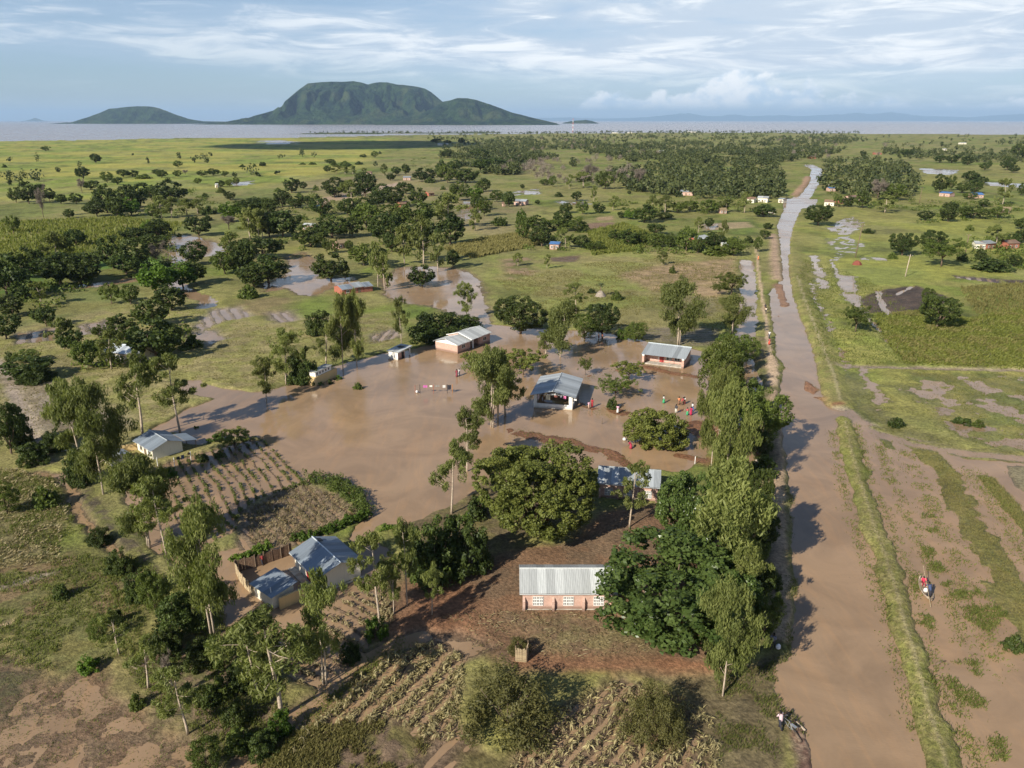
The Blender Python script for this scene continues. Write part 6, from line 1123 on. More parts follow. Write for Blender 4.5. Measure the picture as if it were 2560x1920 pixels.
for a in [
 (1472,1022,1.35,.6,'child in a pale pink top standing by the shelter shadow',C_PNK,(.6,.4,.3)), (1480,1019,1.6,-.4,'person in a long red dress next to the shelter shadow',C_RED,C_RED,True), (1544,1034,1.5,2.8,'person in pink top and white skirt before the sapling',C_PNK,C_WHT,True),
 (1659,1008,1.55,1.2,'person with white top and green skirt alone in the shallow water',C_WHT,C_GRN,True), (1697,1011,1.5,.3,'person in orange top in the group of three',C_ORG,C_BRN,True), (1704,1013,1.6,-.8,'person in dark red bending in the group of three',(.35,.06,.06),C_BRN), (1711,1010,1.45,2.2,'person in white top in the group of three',C_WHT,(.4,.12,.1),True),
 (1690,1033,1.7,2.6,'person in dark shirt and pale trousers standing alone in the yard',(.06,.06,.07),(.6,.58,.5)), (1718,1038,1.45,.2,'person in red top and green wrap beside the person in crimson',(.45,.1,.1),C_GRN,True), (1727,1038,1.6,-.5,'person in a crimson dress in the group near the mango tree',(.38,.03,.08),(.38,.03,.08),True), (1731,1028,1.65,1.8,'person in white shirt behind the person in crimson',C_WHT,C_BLU),
 (1577,1122,1.5,1.5,'person in red bending beside the broad mango tree',(.38,.03,.08),(.36,.04,.07),True), (1922,851,1.7,3.1,'person in white shirt walking on the footpath',C_WHT,(.1,.1,.13)), (1922,868,1.6,0.1,'person in red skirt walking on the footpath below the white shirt',(.3,.1,.1),(.5,.08,.05),True), (1912,781,1.7,.1,'dark clothed person on the upper footpath',C_DRK,C_BRN), (1914,788,1.6,.2,'person in pale top on the upper footpath',(.6,.5,.4),C_DRK), (1895,653,1.6,.1,'person in orange on the far end of the footpath',C_ORG,(.6,.2,.08),True),
 (657,1412,1.5,1.0,'person in dark red inside the compound yard',(.3,.05,.05),C_DRK), (1497,846,1.2,.8,'person in brown crouching under the round dark tree',C_BRN,(.25,.1,.08),True), (1506,848,1.2,-.6,'person in red brown crouching under the round dark tree',(.3,.1,.07),C_BRN,True), (1142,942,1.6,.3,'person in maroon wading behind the washing line',(.22,.04,.06),(.2,.05,.06),True), (1148,939,1.5,-.7,'person holding white washing behind the line',C_WHT,C_WHT,True)]:
    person(a[0], a[1], a[2], a[3], a[4], a[5], a[6], a[7] if len(a) > 7 else False, walk=.18, lean=.7 if 'bending' in a[4] else .05, wade=.12)
def sack(p, w, h, c, label, name='sack'):
    o = MB().lathe([(w * .25, 0), (w * .5, h * .12), (w * .52, h * .5), (w * .42, h * .82), (w * .16, h * .95), (w * .2, h)], 9, sx=1.1, sy=.85).build(name, cloth_mat(c), None, True); o.location = p; return tag(o, label, 'sack')
sack(at(1561, 1101), .5, .45, C_WHT, 'white bundle floating left of the broad mango tree'); sack(at(1043, 982), .5, .45, C_WHT, 'white bag standing at the foot of the washing line')
# man with bicycle on the washed-out bank
def bicycle(p, yaw, label):
    t = empty('bicycle', p, yaw); R = .33
    for y in (-.52, .52):
        w = MB(); n = 20; w.tube([(0, y + R * math.cos(a), R + R * math.sin(a)) for a in [2 * math.pi * i / n for i in range(n + 1)]], .022, 6, False); wh = w.build('wheel', M_BLACK, t)
        sp = MB()
        for i in range(8): a = 2 * math.pi * i / 8; sp.tube([(0, y, R), (0, y + R * .95 * math.cos(a), R + R * .95 * math.sin(a))], .005, 3)
        sp.build('spokes', M_STEEL, wh); MB().tube([(-.05, y, R), (.05, y, R)], .03, 6).build('hub', M_STEEL, wh)
    f = MB()
    for a, b in (((0, -.52, R), (0, -.1, .3)), ((0, -.1, .3), (0, -.2, .85)), ((0, -.2, .78), (0, .36, .82)), ((0, -.1, .3), (0, .38, .72)), ((0, -.52, R), (0, -.2, .78)), ((0, .52, R), (0, .34, .95))): f.tube([a, b], .018, 6)
    f.build('frame', M_STEEL, t); MB().tube([(-.28, .22, .98), (-.1, .34, 1.0), (.1, .34, 1.0), (.28, .22, .98)], .015, 6).build('handlebar', M_STEEL, t); MB().tube([(0, -.34, .9), (0, -.2, .92), (0, -.06, .9)], [.09, .07, .025], 6).build('saddle', M_BLACK, t); MB().box(-.12, .12, -.85, -.35, .7, .73).build('carrier', M_STEEL, t); return tag(t, label, 'bicycle')
pm = at(1949, 1826); gz = max(.1, ground_z(pm.x, pm.y)); bicycle(Vector((pm.x + .55, pm.y + .1, gz)), .55, 'bicycle pushed along the washed-out bank by a man'); person(0, 0, 1.72, .45, 'man in pale pink shirt and dark trousers pushing a bicycle', (.55, .40, .42), C_DRK, arms=(.55, .7), bend=(.35, .3), lean=.18, loc=(pm.x, pm.y, gz), walk=.3)
p2 = at(1930, 1632); person(0, 0, 1.7, 2.4, 'person in the tree shade carrying a white bag on the canal bank', (.16, .17, .22), C_DRK, loc=(p2.x, p2.y, max(0.0, ground_z(p2.x, p2.y))), arms=(.5, .6), bend=(.8, .9)); sack(Vector((p2.x + .38, p2.y - .25, .62)), .4, .5, (.62, .64, .7), 'white bag held by the person in the tree shade')
# dugout canoe with two people
def canoe():
    a, b = at(2326, 1506), at(2302, 1448); d = b - a; L = d.length; t = empty('canoe', (a.x, a.y, 0), math.atan2(d.y, d.x) - math.pi / 2); n = 12; V = []; k = 9
    for ring in (0, 1):
        for i in range(n + 1):
            s = i / n; w = (.56 * math.sin(math.pi * min(1, max(0, .03 + s * .94))) ** .55) - ring * .05; dep = .34 - ring * .06; rise = .22 * abs(2 * s - 1) ** 2.5
            for j in range(k):
                u = -1 + 2 * j / (k - 1); V.append((w * math.sin(u * math.pi / 2), L * (s if not ring else .04 + s * .92), .26 + rise - dep * math.cos(u * math.pi / 2) ** .8))
    fs = []; m = (n + 1) * k
    for i in range(n):
        for j in range(k - 1): q = i * k + j; fs += [(q, q + 1, q + k + 1, q + k), (m + q, m + q + k, m + q + k + 1, m + q + 1)]
    for i in range(n):
        for j in (0, k - 1): q = i * k + j; fs.append((q, q + k, m + q + k, m + q))
    MB().add(V, fs).build('hull', plain('canoe_wood', (.42, .33, .24), .8, var=.4, scale=4), t, True)
    for s in (.28, .55, .78): MB().box(-.36, .36, L * s - .1, L * s + .1, .2, .24).build('seat', M_WOOD, t)
    tag(t, 'narrow wooden canoe with two people in the flooded grass', 'canoe'); M = t.matrix_basis; y = t.rotation_euler.z
    person(0, 0, 1.6, y + math.pi, 'person in a red shirt sitting in the canoe', (.62, .04, .09), (.28, .05, .06), sit=True, loc=M @ V3((0, L * .78, -.12)), lean=.15, arms=(.6, .6), bend=(.7, .7))
    _, hs = person(0, 0, 1.7, y + .3, 'person with blue and white cloth poling at the stern of the canoe', (.05, .07, .14), C_DRK, loc=M @ V3((.02, L * .2, .0)), lean=.45, arms=(.9, 1.1), bend=(.3, .2), skirt=True)
    h = hs[0].lerp(hs[1], .5); dd = (at(2316, 1436) - at(2346, 1512)).normalized(); p = MB().tube([h - dd * 2.6 - V3((0, 0, .95)), h + dd * 2.4 + V3((0, 0, .7))], .025, 6).build('boat_pole', M_REED); tag(p, 'long bamboo pole held across the canoe', 'pole')
    sack(M @ V3((-.05, L * .42, .05)), .5, .45, C_WHT, 'white sack lying in the canoe')
canoe()
# ------------------------------------------------------------------ washing lines, posts, poles, mast
def wash_line(P, h, label, mats, items):
    o0 = at(*P[0]); t = empty('washing_line', o0); pts = [at(*p) - o0 for p in P]
    for p, m in zip(pts, mats): MB().tube([p + V3((0, 0, -.5)), p + V3((.02, 0, h + .08))], .045, 6).build('post', m, t)
    for p, q in zip(pts[:-1], pts[1:]): MB().tube([p + V3((0, 0, h)), p.lerp(q, .5) + V3((0, 0, h - .06)), q + V3((0, 0, h))], .012, 4).build('cord', M_WOOD, t)
    tag(t, label, 'washing line')
    for i, f, w, hh, c, lab in items: p, q = pts[i], pts[i + 1]; garment(o0 + p.lerp(q, f) + V3((0, 0, h - .03)), math.atan2(q.y - p.y, q.x - p.x), w, hh, c, lab)
M_REDPOST = plain('red_post', (.35, .12, .08), .8); M_ORPOST = plain('orange_post', (.5, .2, .05), .8)
wash_line([(1038, 985), (1050, 983.5), (1084, 984), (1118, 983), (1131, 983)], 1.55, 'washing line on red and dark posts standing in the flood', [M_REDPOST, M_BLACK, M_REDPOST, M_BLACK, M_ORPOST],
          [(1, .25, .75, .45, (.45, .12, .32), 'purple and pink cloth on the flooded washing line'), (1, .72, .5, .3, (.7, .66, .6), 'small white cloth on the flooded washing line'), (2, .15, .7, .3, (.25, .24, .22), 'grey blanket on the flooded washing line'), (2, .68, .5, .5, C_WHT, 'large white cloth on the flooded washing line'), (3, .1, .65, .85, C_DRK, 'black garment at the end of the flooded washing line')])
wash_line([(394.7, 1167), (437, 1168), (478, 1152)], 1.35, 'washing line with pale posts beside the cream house', [M_WHITE] * 3, [(1, .2, .4, .4, C_DRK, 'black shirt on the line beside the cream house'), (1, .45, .45, .6, (.08, .10, .16), 'dark blue trousers on the line beside the cream house'), (1, .85, .4, .35, C_BRN, 'brown cloth on the line beside the cream house')])
def post(px, pyb, pyt, r, mat, label, name='post_stake', cat='post', lean=0.0):
    p = at(px, pyb); h = hgt(px, pyb, pyt); o = MB().tube([(0, 0, -.6), (lean * .4, 0, h * .5), (lean, 0, h)], [r, r * .92, r * .8], 7).build(name, mat, None, True); o.location = p; return tag(o, label, cat)
post(1505, 1060, 1044, .06, M_WOOD, 'dark wooden stake standing in the yard flood'); post(1737, 1161, 1141, .05, M_WHITE, 'white post at the red earth in the yard corner')
def power_pole(px, pyb, pyt, mat, label, lean):
    p = at(px, pyb); h = hgt(px, pyb, pyt); t = empty('power_pole', p); MB().tube([(0, 0, -1), (lean * .5, 0, h * .5), (lean, 0, h)], [.17, .15, .11], 8).build('pole', mat, t, True); c = MB().box(lean - .8, lean + .8, -.05, .05, h - .5, h - .4).build('crossarm', M_WOOD, t)
    for x in (-.7, 0, .7): MB().lathe([(.04, 0), (.06, .08), (.03, .16)], 6, (lean + x, 0, h - .4)).build('insulator', M_WHITE, t)
    tag(t, label, 'pole')
power_pole(2137, 646, 560, M_WOOD, 'tall dark power pole leaning over the puddles', 1.1); power_pole(2262, 694, 636, M_PALEBARK, 'pale power pole in the meadow before the three round trees', .6); power_pole(2298, 509, 468, M_WOOD, 'dark power pole on the far plain', .2); power_pole(2412, 640, 585, M_WOOD, 'thin pole beside the shining white roof', .1)
def mast():
    p = at(1432, 331); t = empty('radio_mast', p); h = hgt(1432, 331, 296); n = 7; MR = plain('red_mast', (.55, .12, .08), .6)
    for i in range(n):
        z0, z1 = h * i / n, h * (i + 1) / n; mb = MB(); w0, w1 = 3.2 * (1 - .8 * i / n), 3.2 * (1 - .8 * (i + 1) / n)
        for sx, sy in ((-1, -1), (1, -1), (1, 1), (-1, 1)): mb.tube([(sx * w0 / 2, sy * w0 / 2, z0), (sx * w1 / 2, sy * w1 / 2, z1)], .3, 4)
        for sx in (-1, 1): mb.tube([(sx * w0 / 2, -w0 / 2, z0), (-sx * w1 / 2, -w1 / 2, z1)], .18, 4)
        mb.build('mast_section', MR if i % 2 == 0 else M_WHITE, t)
    tag(t, 'thin red and white radio mast at the lake shore', 'mast')
mast()
# ------------------------------------------------------------------ termite mound with palm, brick heap, straw screen, debris
def lump(name, p, r, h, mat, label, cat, seed, seg=18):
    g = np.random.default_rng(seed); prof = [(1.0, -.15), (.98, .1), (.86, .35), (.62, .68), (.3, .92), (.05, 1.0)]; V = []
    for i, (rr, z) in enumerate(prof):
        for j in range(seg): a = 2 * math.pi * j / seg; q = r * rr * (1 + .22 * (g.random() - .5)); V.append((q * math.cos(a), q * math.sin(a), h * z + .08 * h * (g.random() - .5)))
    n = len(prof); fs = [(i * seg + j, i * seg + (j + 1) % seg, (i + 1) * seg + (j + 1) % seg, (i + 1) * seg + j) for i in range(n - 1) for j in range(seg)] + [tuple(range((n - 1) * seg, n * seg))]
    o = MB().add(V, fs).build(name, mat); o.location = p; return tag(o, label, cat)
lump('termite_mound', at(1501, 744), 1.5, 1.9, plain('pale_earth', (.27, .225, .18), .95, var=.35, scale=3, bump=.1), 'pale termite mound with a palm on it in the meadow', 'mound', 3)
lump('brick_heap', at(2142, 664), 1.7, 1.7, brick_material('kiln_brick', (.24, .075, .05), (.19, .06, .04), (.2, .06, .04), zs=-5), 'red heap of stacked bricks in the wet meadow', 'brick heap', 5)
def palm(p, label):
    t = empty('palm', p); MB().tube([(0, 0, -.5), (0, 0, 1.2), (.1, 0, 1.7)], [.16, .13, .12], 7).build('trunk', M_BARK, t); V = []; Q = []; g = random.Random(6)
    for i in range(13):
        a = i * 2.4; e = g.uniform(.1, 1.1); L = g.uniform(1.2, 1.7); pts = [V3((.1 + math.cos(a) * L * s * math.cos(e), math.sin(a) * L * s * math.cos(e), 1.7 + L * s * math.sin(e) - .55 * s * s)) for s in (0, .35, .7, 1)]; sd = V3((-math.sin(a), math.cos(a), 0))
        mb = MB(); q = [];
        for s, pp in zip((.05, .22, .2, .02), pts): q += [pp - sd * s - V3((0, 0, s * .4)), pp, pp + sd * s - V3((0, 0, s * .4))]
        mb.add(q, [(j * 3 + c, j * 3 + c + 1, j * 3 + c + 4, j * 3 + c + 3) for j in range(3) for c in (0, 1)]); mb.build('frond', M_PALMLEAF, t)
    return tag(t, label, 'palm')
M_PALMLEAF = plain('palm_leaf', (.07, .085, .03), .7, var=.3); palm(at(1501, 744) + V3((0, 0, 1.7)), 'small palm growing out of the pale termite mound')
def reed_screen():
    o, ang, L = frame_at((1289, 1661), (1316, 1664), ground_z(*at(1300, 1662)[:2])); t = empty('straw_screen', o, ang); g = random.Random(2); me = {}
    for side in (0, 1):
        for i in range(11):
            h = g.uniform(1.15, 1.4); x = L * i / 10; q = MB().tube([(0, 0, -.2), (g.uniform(-.03, .03), 0, h)], .05, 5).build('reed', M_REED, t); q.location = (x, 0, 0) if side == 0 else (L, .9 * i / 10, 0)
    for z in (.35, .95): MB().tube([(-.05, -.06, z), (L + .05, -.06, z)], .03, 4).build('rail', M_WOOD, t)
    for x, y in ((0, 0), (L, 0), (L, .9)): MB().tube([(x, y, -.4), (x, y, 1.6)], .05, 5).build('post', M_WOOD, t)
    tag(t, 'pale straw screen standing alone on the earth before the classroom', 'screen')
reed_screen()
def log(px, py, ln, r, yaw, mat, label, name='log'):
    p = at(px, py); o = MB().tube([(0, 0, 0), (ln * .5, .05, .02), (ln, 0, .0)], [r, r * .9, r * .5], 7).build(name, mat, None, True); o.location = (p.x, p.y, max(0.0, ground_z(p.x, p.y)) + r * .6); o.rotation_euler = (0, 0, yaw); tag(o, label, 'log')
log(2012, 1830, 1.6, .12, 1.9, M_PALEBARK, 'pale driftwood on the washed-out bank'); log(2000, 1862, 1.3, .14, 1.6, M_BARK, 'dark driftwood on the washed-out bank'); log(155, 1134, 1.4, .1, .3, M_WHITE, 'pale log lying beside the shed path'); log(2340, 1662, 1.2, .08, .4, M_BARK, 'dark branch sticking out of the flooded marsh')
lump('rock', at(1897, 1166) + V3((0, 0, .4)), .7, .9, plain('pale_rock', (.36, .30, .24), .9, var=.3), 'pale boulder at the foot of the feathery tree', 'rock', 9, 9)

# a cumulus cloud out of the picture, behind and above: its shadow lies on the far grassland
def cloud():
    a, b = at(560, 366), at(1010, 362); c = (a + b) / 2; sv = sun_vec(); alt = 1150.0; o = c + sv * (alt / sv.z); g = np.random.default_rng(3); mb = MB(); L = (b - a).length
    for i in range(26):
        s = (i / 25 - .5); r = g.uniform(120, 190) * (1 - 1.5 * abs(s)) + 40; mb.lathe([(r * .3, -r * .25), (r, -r * .1), (r * 1.05, r * .12), (r * .7, r * .4), (r * .2, r * .55)], 12, (L * .9 * s, g.uniform(-110, 110) * (1 - 1.6 * abs(s)), g.uniform(-10, 20)))
    q = mb.build('cloud', plain('cloud_white', (.8, .8, .8), 1.0, var=.05), None, True); q.location = (o.x, o.y, alt + 40); q.rotation_euler = (0, 0, math.atan2(b.y - a.y, b.x - a.x)); tag(q, 'small white cloud high over the plain', kind='stuff')
cloud()
# ------------------------------------------------------------------ grass, reeds, crops
L_GRASS = leaf_material('grass_blade', (0.085, 0.110, 0.022), (0.195, 0.205, 0.055), 0.4, 0.7); L_TUSS = leaf_material('tussock_blade', (0.150, 0.138, 0.042), (0.300, 0.260, 0.100), 0.4, 0.8); L_MAIZE = leaf_material('maize_leaf', (0.130, 0.165, 0.028), (0.310, 0.310, 0.075), 0.45, 0.6)
def rand_in(poly, n, g):
    p = atv(poly); a, b = p.min(0), p.max(0); out = []
    while sum(len(o) for o in out) < n:
        q = g.uniform(a, b, (n * 2, 2)); out.append(q[poly_sd(q[:, 0], q[:, 1], p) < 0])
    return np.concatenate(out)[:n]
def along(line, n, wd, g):
    p = atv(line); sg = np.hypot(*(p[1:] - p[:-1]).T); i = g.choice(len(sg), n, p=sg / sg.sum()); t = g.random(n)[:, None]; q = p[i] * (1 - t) + p[i + 1] * t; return q + g.normal(size=(n, 2)) * wd
def blades(name, label, XY, hmin, hmax, wd, mat, seed, per=5, lean=.45, clump=.15, zmin=None, zmax=None, patch=None, nscale=3.0):
    g = np.random.default_rng(seed); h, _, _ = eval_ground(XY[:, 0], XY[:, 1]); ok = np.ones(len(XY), bool)
    if zmin is not None: ok &= h > zmin
    if zmax is not None: ok &= h < zmax
    if patch is not None: ok &= fbm(XY[:, 0] / nscale, XY[:, 1] / nscale, seed, 3) > patch
    XY, h = XY[ok], h[ok]; N = len(XY) * per; idx = np.repeat(np.arange(len(XY)), per)
    b = np.stack([XY[idx, 0] + g.normal(size=N) * clump, XY[idx, 1] + g.normal(size=N) * clump, np.maximum(h[idx], -.1) - .03], 1); a = g.random(N) * 6.283; L = g.uniform(hmin, hmax, N); w = wd * g.uniform(.6, 1.3, N)
    d = np.stack([np.cos(a), np.sin(a), np.zeros(N)], 1); sd = np.stack([-np.sin(a), np.cos(a), np.zeros(N)], 1); ln = (lean * g.uniform(.2, 1.4, N) * L)[:, None]; mid = b + d * ln * .35 + np.array([0, 0, 1.0]) * (L * .6)[:, None]; tip = b + d * ln + np.array([0, 0, 1.0]) * (L * g.uniform(.75, 1.0, N))[:, None]
    Vv = np.stack([b - sd * (w * .5)[:, None], b + sd * (w * .5)[:, None], mid + sd * (w * .4)[:, None], tip, mid - sd * (w * .4)[:, None]], 1)[:, [0, 1, 2, 3]].reshape(-1, 3)
    tnt = np.clip(g.random(len(XY))[idx] * .6 + g.random(N) * .4, 0, 1); me = npmesh(name, Vv, np.arange(N * 4).reshape(N, 4), mat, {'tint': ('FLOAT', np.repeat(tnt, 4))}); return tag(link(name, me), label, kind='stuff')
g5 = np.random.default_rng(55)
WEED = [(-60,1180),(130,1200),(200,1300),(330,1460),(370,1560),(330,1640),(160,1690),(-60,1650)]
blades('weeds', 'rank green weeds left of the muddy track', rand_in(WEED, 6000, g5), .15, .45, .055, L_GRASS, 1, 5, patch=.42, zmin=.1)
blades('dry_weeds', 'flattened dry maize and weeds at the left edge', rand_in([(-60,1170),(130,1190),(170,1300),(150,1420),(-60,1440)], 900, g5), .2, .5, .06, L_DRY, 2, 5, 1.1)
blades('weeds', 'dark weeds under the gum trees in front', rand_in([(240,1350),(380,1420),(480,1500),(640,1580),(720,1720),(700,1800),(620,1880),(560,1920),(480,1840),(330,1700),(300,1560)], 4200, g5), .15, .45, .055, L_GRASS, 3, 5, patch=.4, zmin=.02)
blades('tall_grass', 'tawny tall grass at the bottom of the maize field', rand_in([(690,1850),(780,1820),(990,1800),(1070,1860),(1030,1970),(600,1980)], 3000, g5), .2, .5, .045, L_TUSS, 4, 5, patch=.5)
blades('tall_grass', 'grass along the muddy path in front', np.concatenate([along([(640,1910),(720,1840),(830,1750),(900,1690),(1000,1610)], 1200, .7, g5)]), .12, .35, .05, L_GRASS, 5, 5)
BUND = [(2107,1050),(2118,1090),(2131,1155),(2152,1225),(2178,1300),(2217,1420),(2246,1520),(2269,1618),(2302,1735),(2335,1845),(2360,1920)]
blades('bund_grass', 'grass on the long bund beside the canal', along(BUND, 2200, .7, g5), .05, .13, .05, L_TUSS, 6, 4, zmin=.0); blades('bund_grass', 'green grass on the slopes of the long bund', along(BUND, 1300, 1.1, g5), .06, .18, .05, L_GRASS, 7, 4, zmin=-.05, zmax=.7)
blades('reeds', 'green reeds standing in the flooded marsh', np.concatenate([rand_in([(2370,1480),(2440,1470),(2520,1540),(2470,1580),(2400,1540)], 900, g5), rand_in([(2300,1290),(2330,1270),(2345,1330),(2310,1335)], 180, g5), rand_in([(2300,1365),(2330,1370),(2380,1460),(2350,1470)], 360, g5), rand_in([(2290,1545),(2330,1540),(2345,1590),(2310,1590)], 200, g5), rand_in([(2330,1660),(2440,1650),(2480,1780),(2400,1760)], 800, g5), rand_in([(2270,1430),(2295,1430),(2300,1480),(2280,1480)], 100, g5), rand_in([(2470,1810),(2500,1800),(2520,1900),(2480,1900)], 250, g5)]), .2, .5, .045, L_GRASS, 8, 5, patch=.47, nscale=1.6)
blades('marsh_grass', 'yellow-green grass on the wet strips of the marsh', np.concatenate([along([(2300,1118),(2370,1185),(2395,1250),(2450,1340),(2510,1430),(2560,1530),(2640,1680)], 2600, 1.3, g5), along([(2470,1195),(2520,1260),(2580,1330)], 1500, .9, g5)]), .08, .25, .05, L_TUSS, 9, 4, zmin=-.06)
blades('marsh_grass', 'thin grass showing through the flooded field', rand_in([(2110,1015),(2264,930),(2620,934),(2620,1150),(2440,1120),(2330,1130),(2200,1090)], 4500, g5), .08, .25, .06, L_GRASS, 10, 3, patch=.45, zmin=-.12)
blades('bank_grass', 'grass on the canal bank', np.concatenate([rand_in([(1790,1690),(1950,1650),(1960,1780),(1930,1960),(1800,1960)], 1300, g5), along([(1985,1240),(1990,1400),(1992,1520),(1978,1640),(1955,1690),(1962,1760),(1990,1830)], 1500, .5, g5), along([(1938,860),(1945,900),(1966,912),(1955,960)], 700, .7, g5)]), .12, .38, .05, L_GRASS, 11, 4, patch=.45, zmin=-.05)
blades('stubble', 'yellow-olive tussocks on the stubble field', rand_in([(-60,870),(430,760),(640,820),(990,790),(1010,855),(840,905),(690,965),(560,985),(470,1015),(350,1085),(-60,1140)], 7000, g5), .12, .3, .15, L_TUSS, 12, 3, zmin=.05, patch=.36, clump=.3)
blades('yard_straw', 'flattened straw on the earth before the classroom', rand_in([(1100,1540),(1300,1530),(1640,1560),(1640,1650),(1400,1650),(1200,1640)], 500, g5), .1, .28, .035, L_DRY, 13, 3, 2.2)
blades('meadow_grass', 'tufted grass of the meadow north of the yard', rand_in([(1230,690),(1640,640),(1860,650),(1850,840),(1500,825),(1350,808)], 12000, g5), .15, .4, .24, L_TUSS, 14, 2, zmin=.05, patch=.45, clump=.5, nscale=7)
blades('meadow_grass', 'tufted grass of the meadow east of the canal', rand_in([(2010,650),(2170,700),(2300,800),(2290,915),(2060,910),(1990,700)], 7000, g5), .15, .4, .2, L_GRASS, 15, 2, zmin=.03, patch=.4, clump=.5)
blades('maize_crop', 'standing maize leaning in the field east of the canal', rand_in([(2180,790),(2300,778),(2420,800),(2560,770),(2660,770),(2660,930),(2265,915),(2232,880)], 8000, g5), .3, .7, .12, L_MAIZE, 16, 4, .9, .25)
blades('maize_crop', 'ripening maize behind the green crop', rand_in([(2400,720),(2680,700),(2680,770),(2440,790)], 1900, g5), .5, .9, .2, L_TUSS, 17, 3, .5, .3)
blades('maize_crop', 'pale maize field beside the dense grove', rand_in([(1110,625),(1200,600),(1330,582),(1350,615),(1180,648)], 2600, g5), 1., 1.7, .3, L_TUSS, 18, 3, .5, .3)
blades('maize_crop', 'maize between the hedge rows', rand_in([(1470,580),(1560,560),(1640,590),(1600,630),(1480,640)], 2200, g5), .9, 1.6, .34, L_MAIZE, 19, 3, .5, .3)
blades('maize_crop', 'dark maize on the left grassland', rand_in([(-60,560),(300,545),(460,560),(420,600),(200,640),(-60,660)], 3600, g5), 1., 1.8, .5, L_MAIZE, 20, 3, .4, .4)
# crop plants on the garden ridges
def ridge_plants(name, label, poly, n, zmin, mat, r, seed, L=.2, Wd=.12, nl=9):
    q = rand_in(poly, n, np.random.default_rng(seed)); h, _, _ = eval_ground(q[:, 0], q[:, 1]); q, h = q[h > zmin], h[h > zmin]
    me = leaf_cloud(name, np.stack([q[:, 0], q[:, 1], h + r * .8], 1), np.full((len(q), 3), r), nl, L, Wd, mat, seed, up=.5, shell=.1); return tag(link(name, me), label, kind='stuff')
GARDEN = [(395,1175),(430,1152),(520,1132),(620,1100),(668,1108),(745,1188),(820,1207),(745,1218),(690,1235),(640,1252),(600,1285),(590,1330),(540,1348),(500,1380),(440,1335),(390,1260)]
ridge_plants('garden_crop', 'leafy crop plants on the garden ridges', GARDEN, 5200, .06, L_EUCA, .2, 31, L=.26, Wd=.14)
ridge_plants('garden_crop', 'crop plants on the flooded ridges below the compound', [(715,1560),(800,1540),(860,1490),(960,1475),(985,1560),(930,1610),(860,1690),(800,1725),(730,1710),(695,1640)], 1100, .03, L_DRY, .2, 32, L=.34, Wd=.1)
def hedge(P, n, w, h, mat, label, seed):
    g = np.random.default_rng(seed); q = along(P, n, w * .4, g); C = np.stack([q[:, 0], q[:, 1], g.uniform(.2, h, n)], 1); me = leaf_cloud('hedge', C, np.full((n, 3), w * .32), 34, .26, .14, mat, seed, up=.5, shell=.2); return tag(link('hedge', me), label, 'hedge')
hedge([(735,1352),(780,1346),(860,1318),(918,1290)], 130, .9, .9, L_FRESH, 'bright green clipped hedge behind the cream house', 41); hedge([(918,1290),(890,1245),(840,1214),(770,1200)], 150, 1.6, 1.0, L_BROAD, 'broad leafy hedge between garden and flood', 42)
hedge([(584,1408),(620,1395),(672,1368)], 60, .8, .7, L_FRESH, 'bright green hedge outside the board fence', 43); hedge([(955,1325),(985,1330),(1003,1345)], 30, .7, .7, L_FRESH, 'short green hedge at the shore right of the cream house', 44); hedge([(1165,1320),(1190,1290),(1215,1255)], 60, 1.1, 1.2, L_FRESH, 'bright green hedge left of the huge mango', 45)
# flood-bent maize, each plant its own object in the fields in front
def maize_proto(seed):
    g = np.random.default_rng(seed); V = []; Q = []; bend = g.uniform(.3, 1.2); a0 = g.random() * 6.28; H0 = g.uniform(.7, 1.2)
    def strip(pts, ws, sd):
        b = len(V)
        for p, w in zip(pts, ws): V.extend([p - sd * w, p + sd * w])
        Q.extend([(b + 2 * i, b + 2 * i + 1, b + 2 * i + 3, b + 2 * i + 2) for i in range(len(pts) - 1)])
    d0 = np.array([math.cos(a0), math.sin(a0), 0]); st = [np.array([0, 0, -.1]), np.array([0, 0, H0 * .45]) + d0 * .1, np.array([0, 0, H0 * (.9 - .35 * bend)]) + d0 * H0 * .55 * bend]
    strip(st, (.03, .028, .015), np.cross(d0, [0, 0, 1.])); strip(st, (.03, .028, .015), d0 * .6 + np.array([0, 0, .4]))
    for i in range(9):
        f = g.uniform(.25, 1); b = st[1] * (1 - abs(2 * f - 1)) + (st[0] if f < .5 else st[2]) * abs(2 * f - 1); a = g.random() * 6.28; d = np.array([math.cos(a), math.sin(a), 0]); Ln = g.uniform(.4, .8); sd = np.array([-d[1], d[0], 0]) + np.array([0, 0, g.uniform(-.5, .5)])
        strip([b, b + d * Ln * .4 + np.array([0, 0, .16]), b + d * Ln * .8 + np.array([0, 0, -.02]), b + d * Ln + np.array([0, 0, -.3])], (.03, .055, .045, .008), sd)
    tn = np.repeat(g.random(len(V) // 2), 2)[:len(V)]; return npmesh('maize_plant', np.array(V), np.array(Q), L_DRYM, {'tint': ('FLOAT', tn)})
L_DRYM = leaf_material('bent_maize_leaf', (0.18, 0.155, 0.065), (0.46, 0.39, 0.21), 0.3, 0.8, warm=(0.34, 0.27, 0.12)); MP = [maize_proto(s) for s in range(60, 68)]
FIELDS = [([(730,1895),(790,1810),(890,1697),(970,1648),(1070,1612),(1165,1640),(1150,1720),(1140,1800),(1120,1850),(1070,1850),(990,1800),(800,1815)], 190, 'flood-bent maize plant in the front field left of the thorn bush', 'bent maize left of the thorn bush', 'flattened straw-coloured maize left of the thorn bush', 700),
          ([(1400,1775),(1540,1705),(1700,1745),(1780,1800),(1790,1930),(1270,1930),(1330,1860)], 100, 'flood-bent maize plant in the front field right of the thorn bush', 'bent maize right of the thorn bush', 'flattened straw-coloured maize right of the thorn bush', 420)]
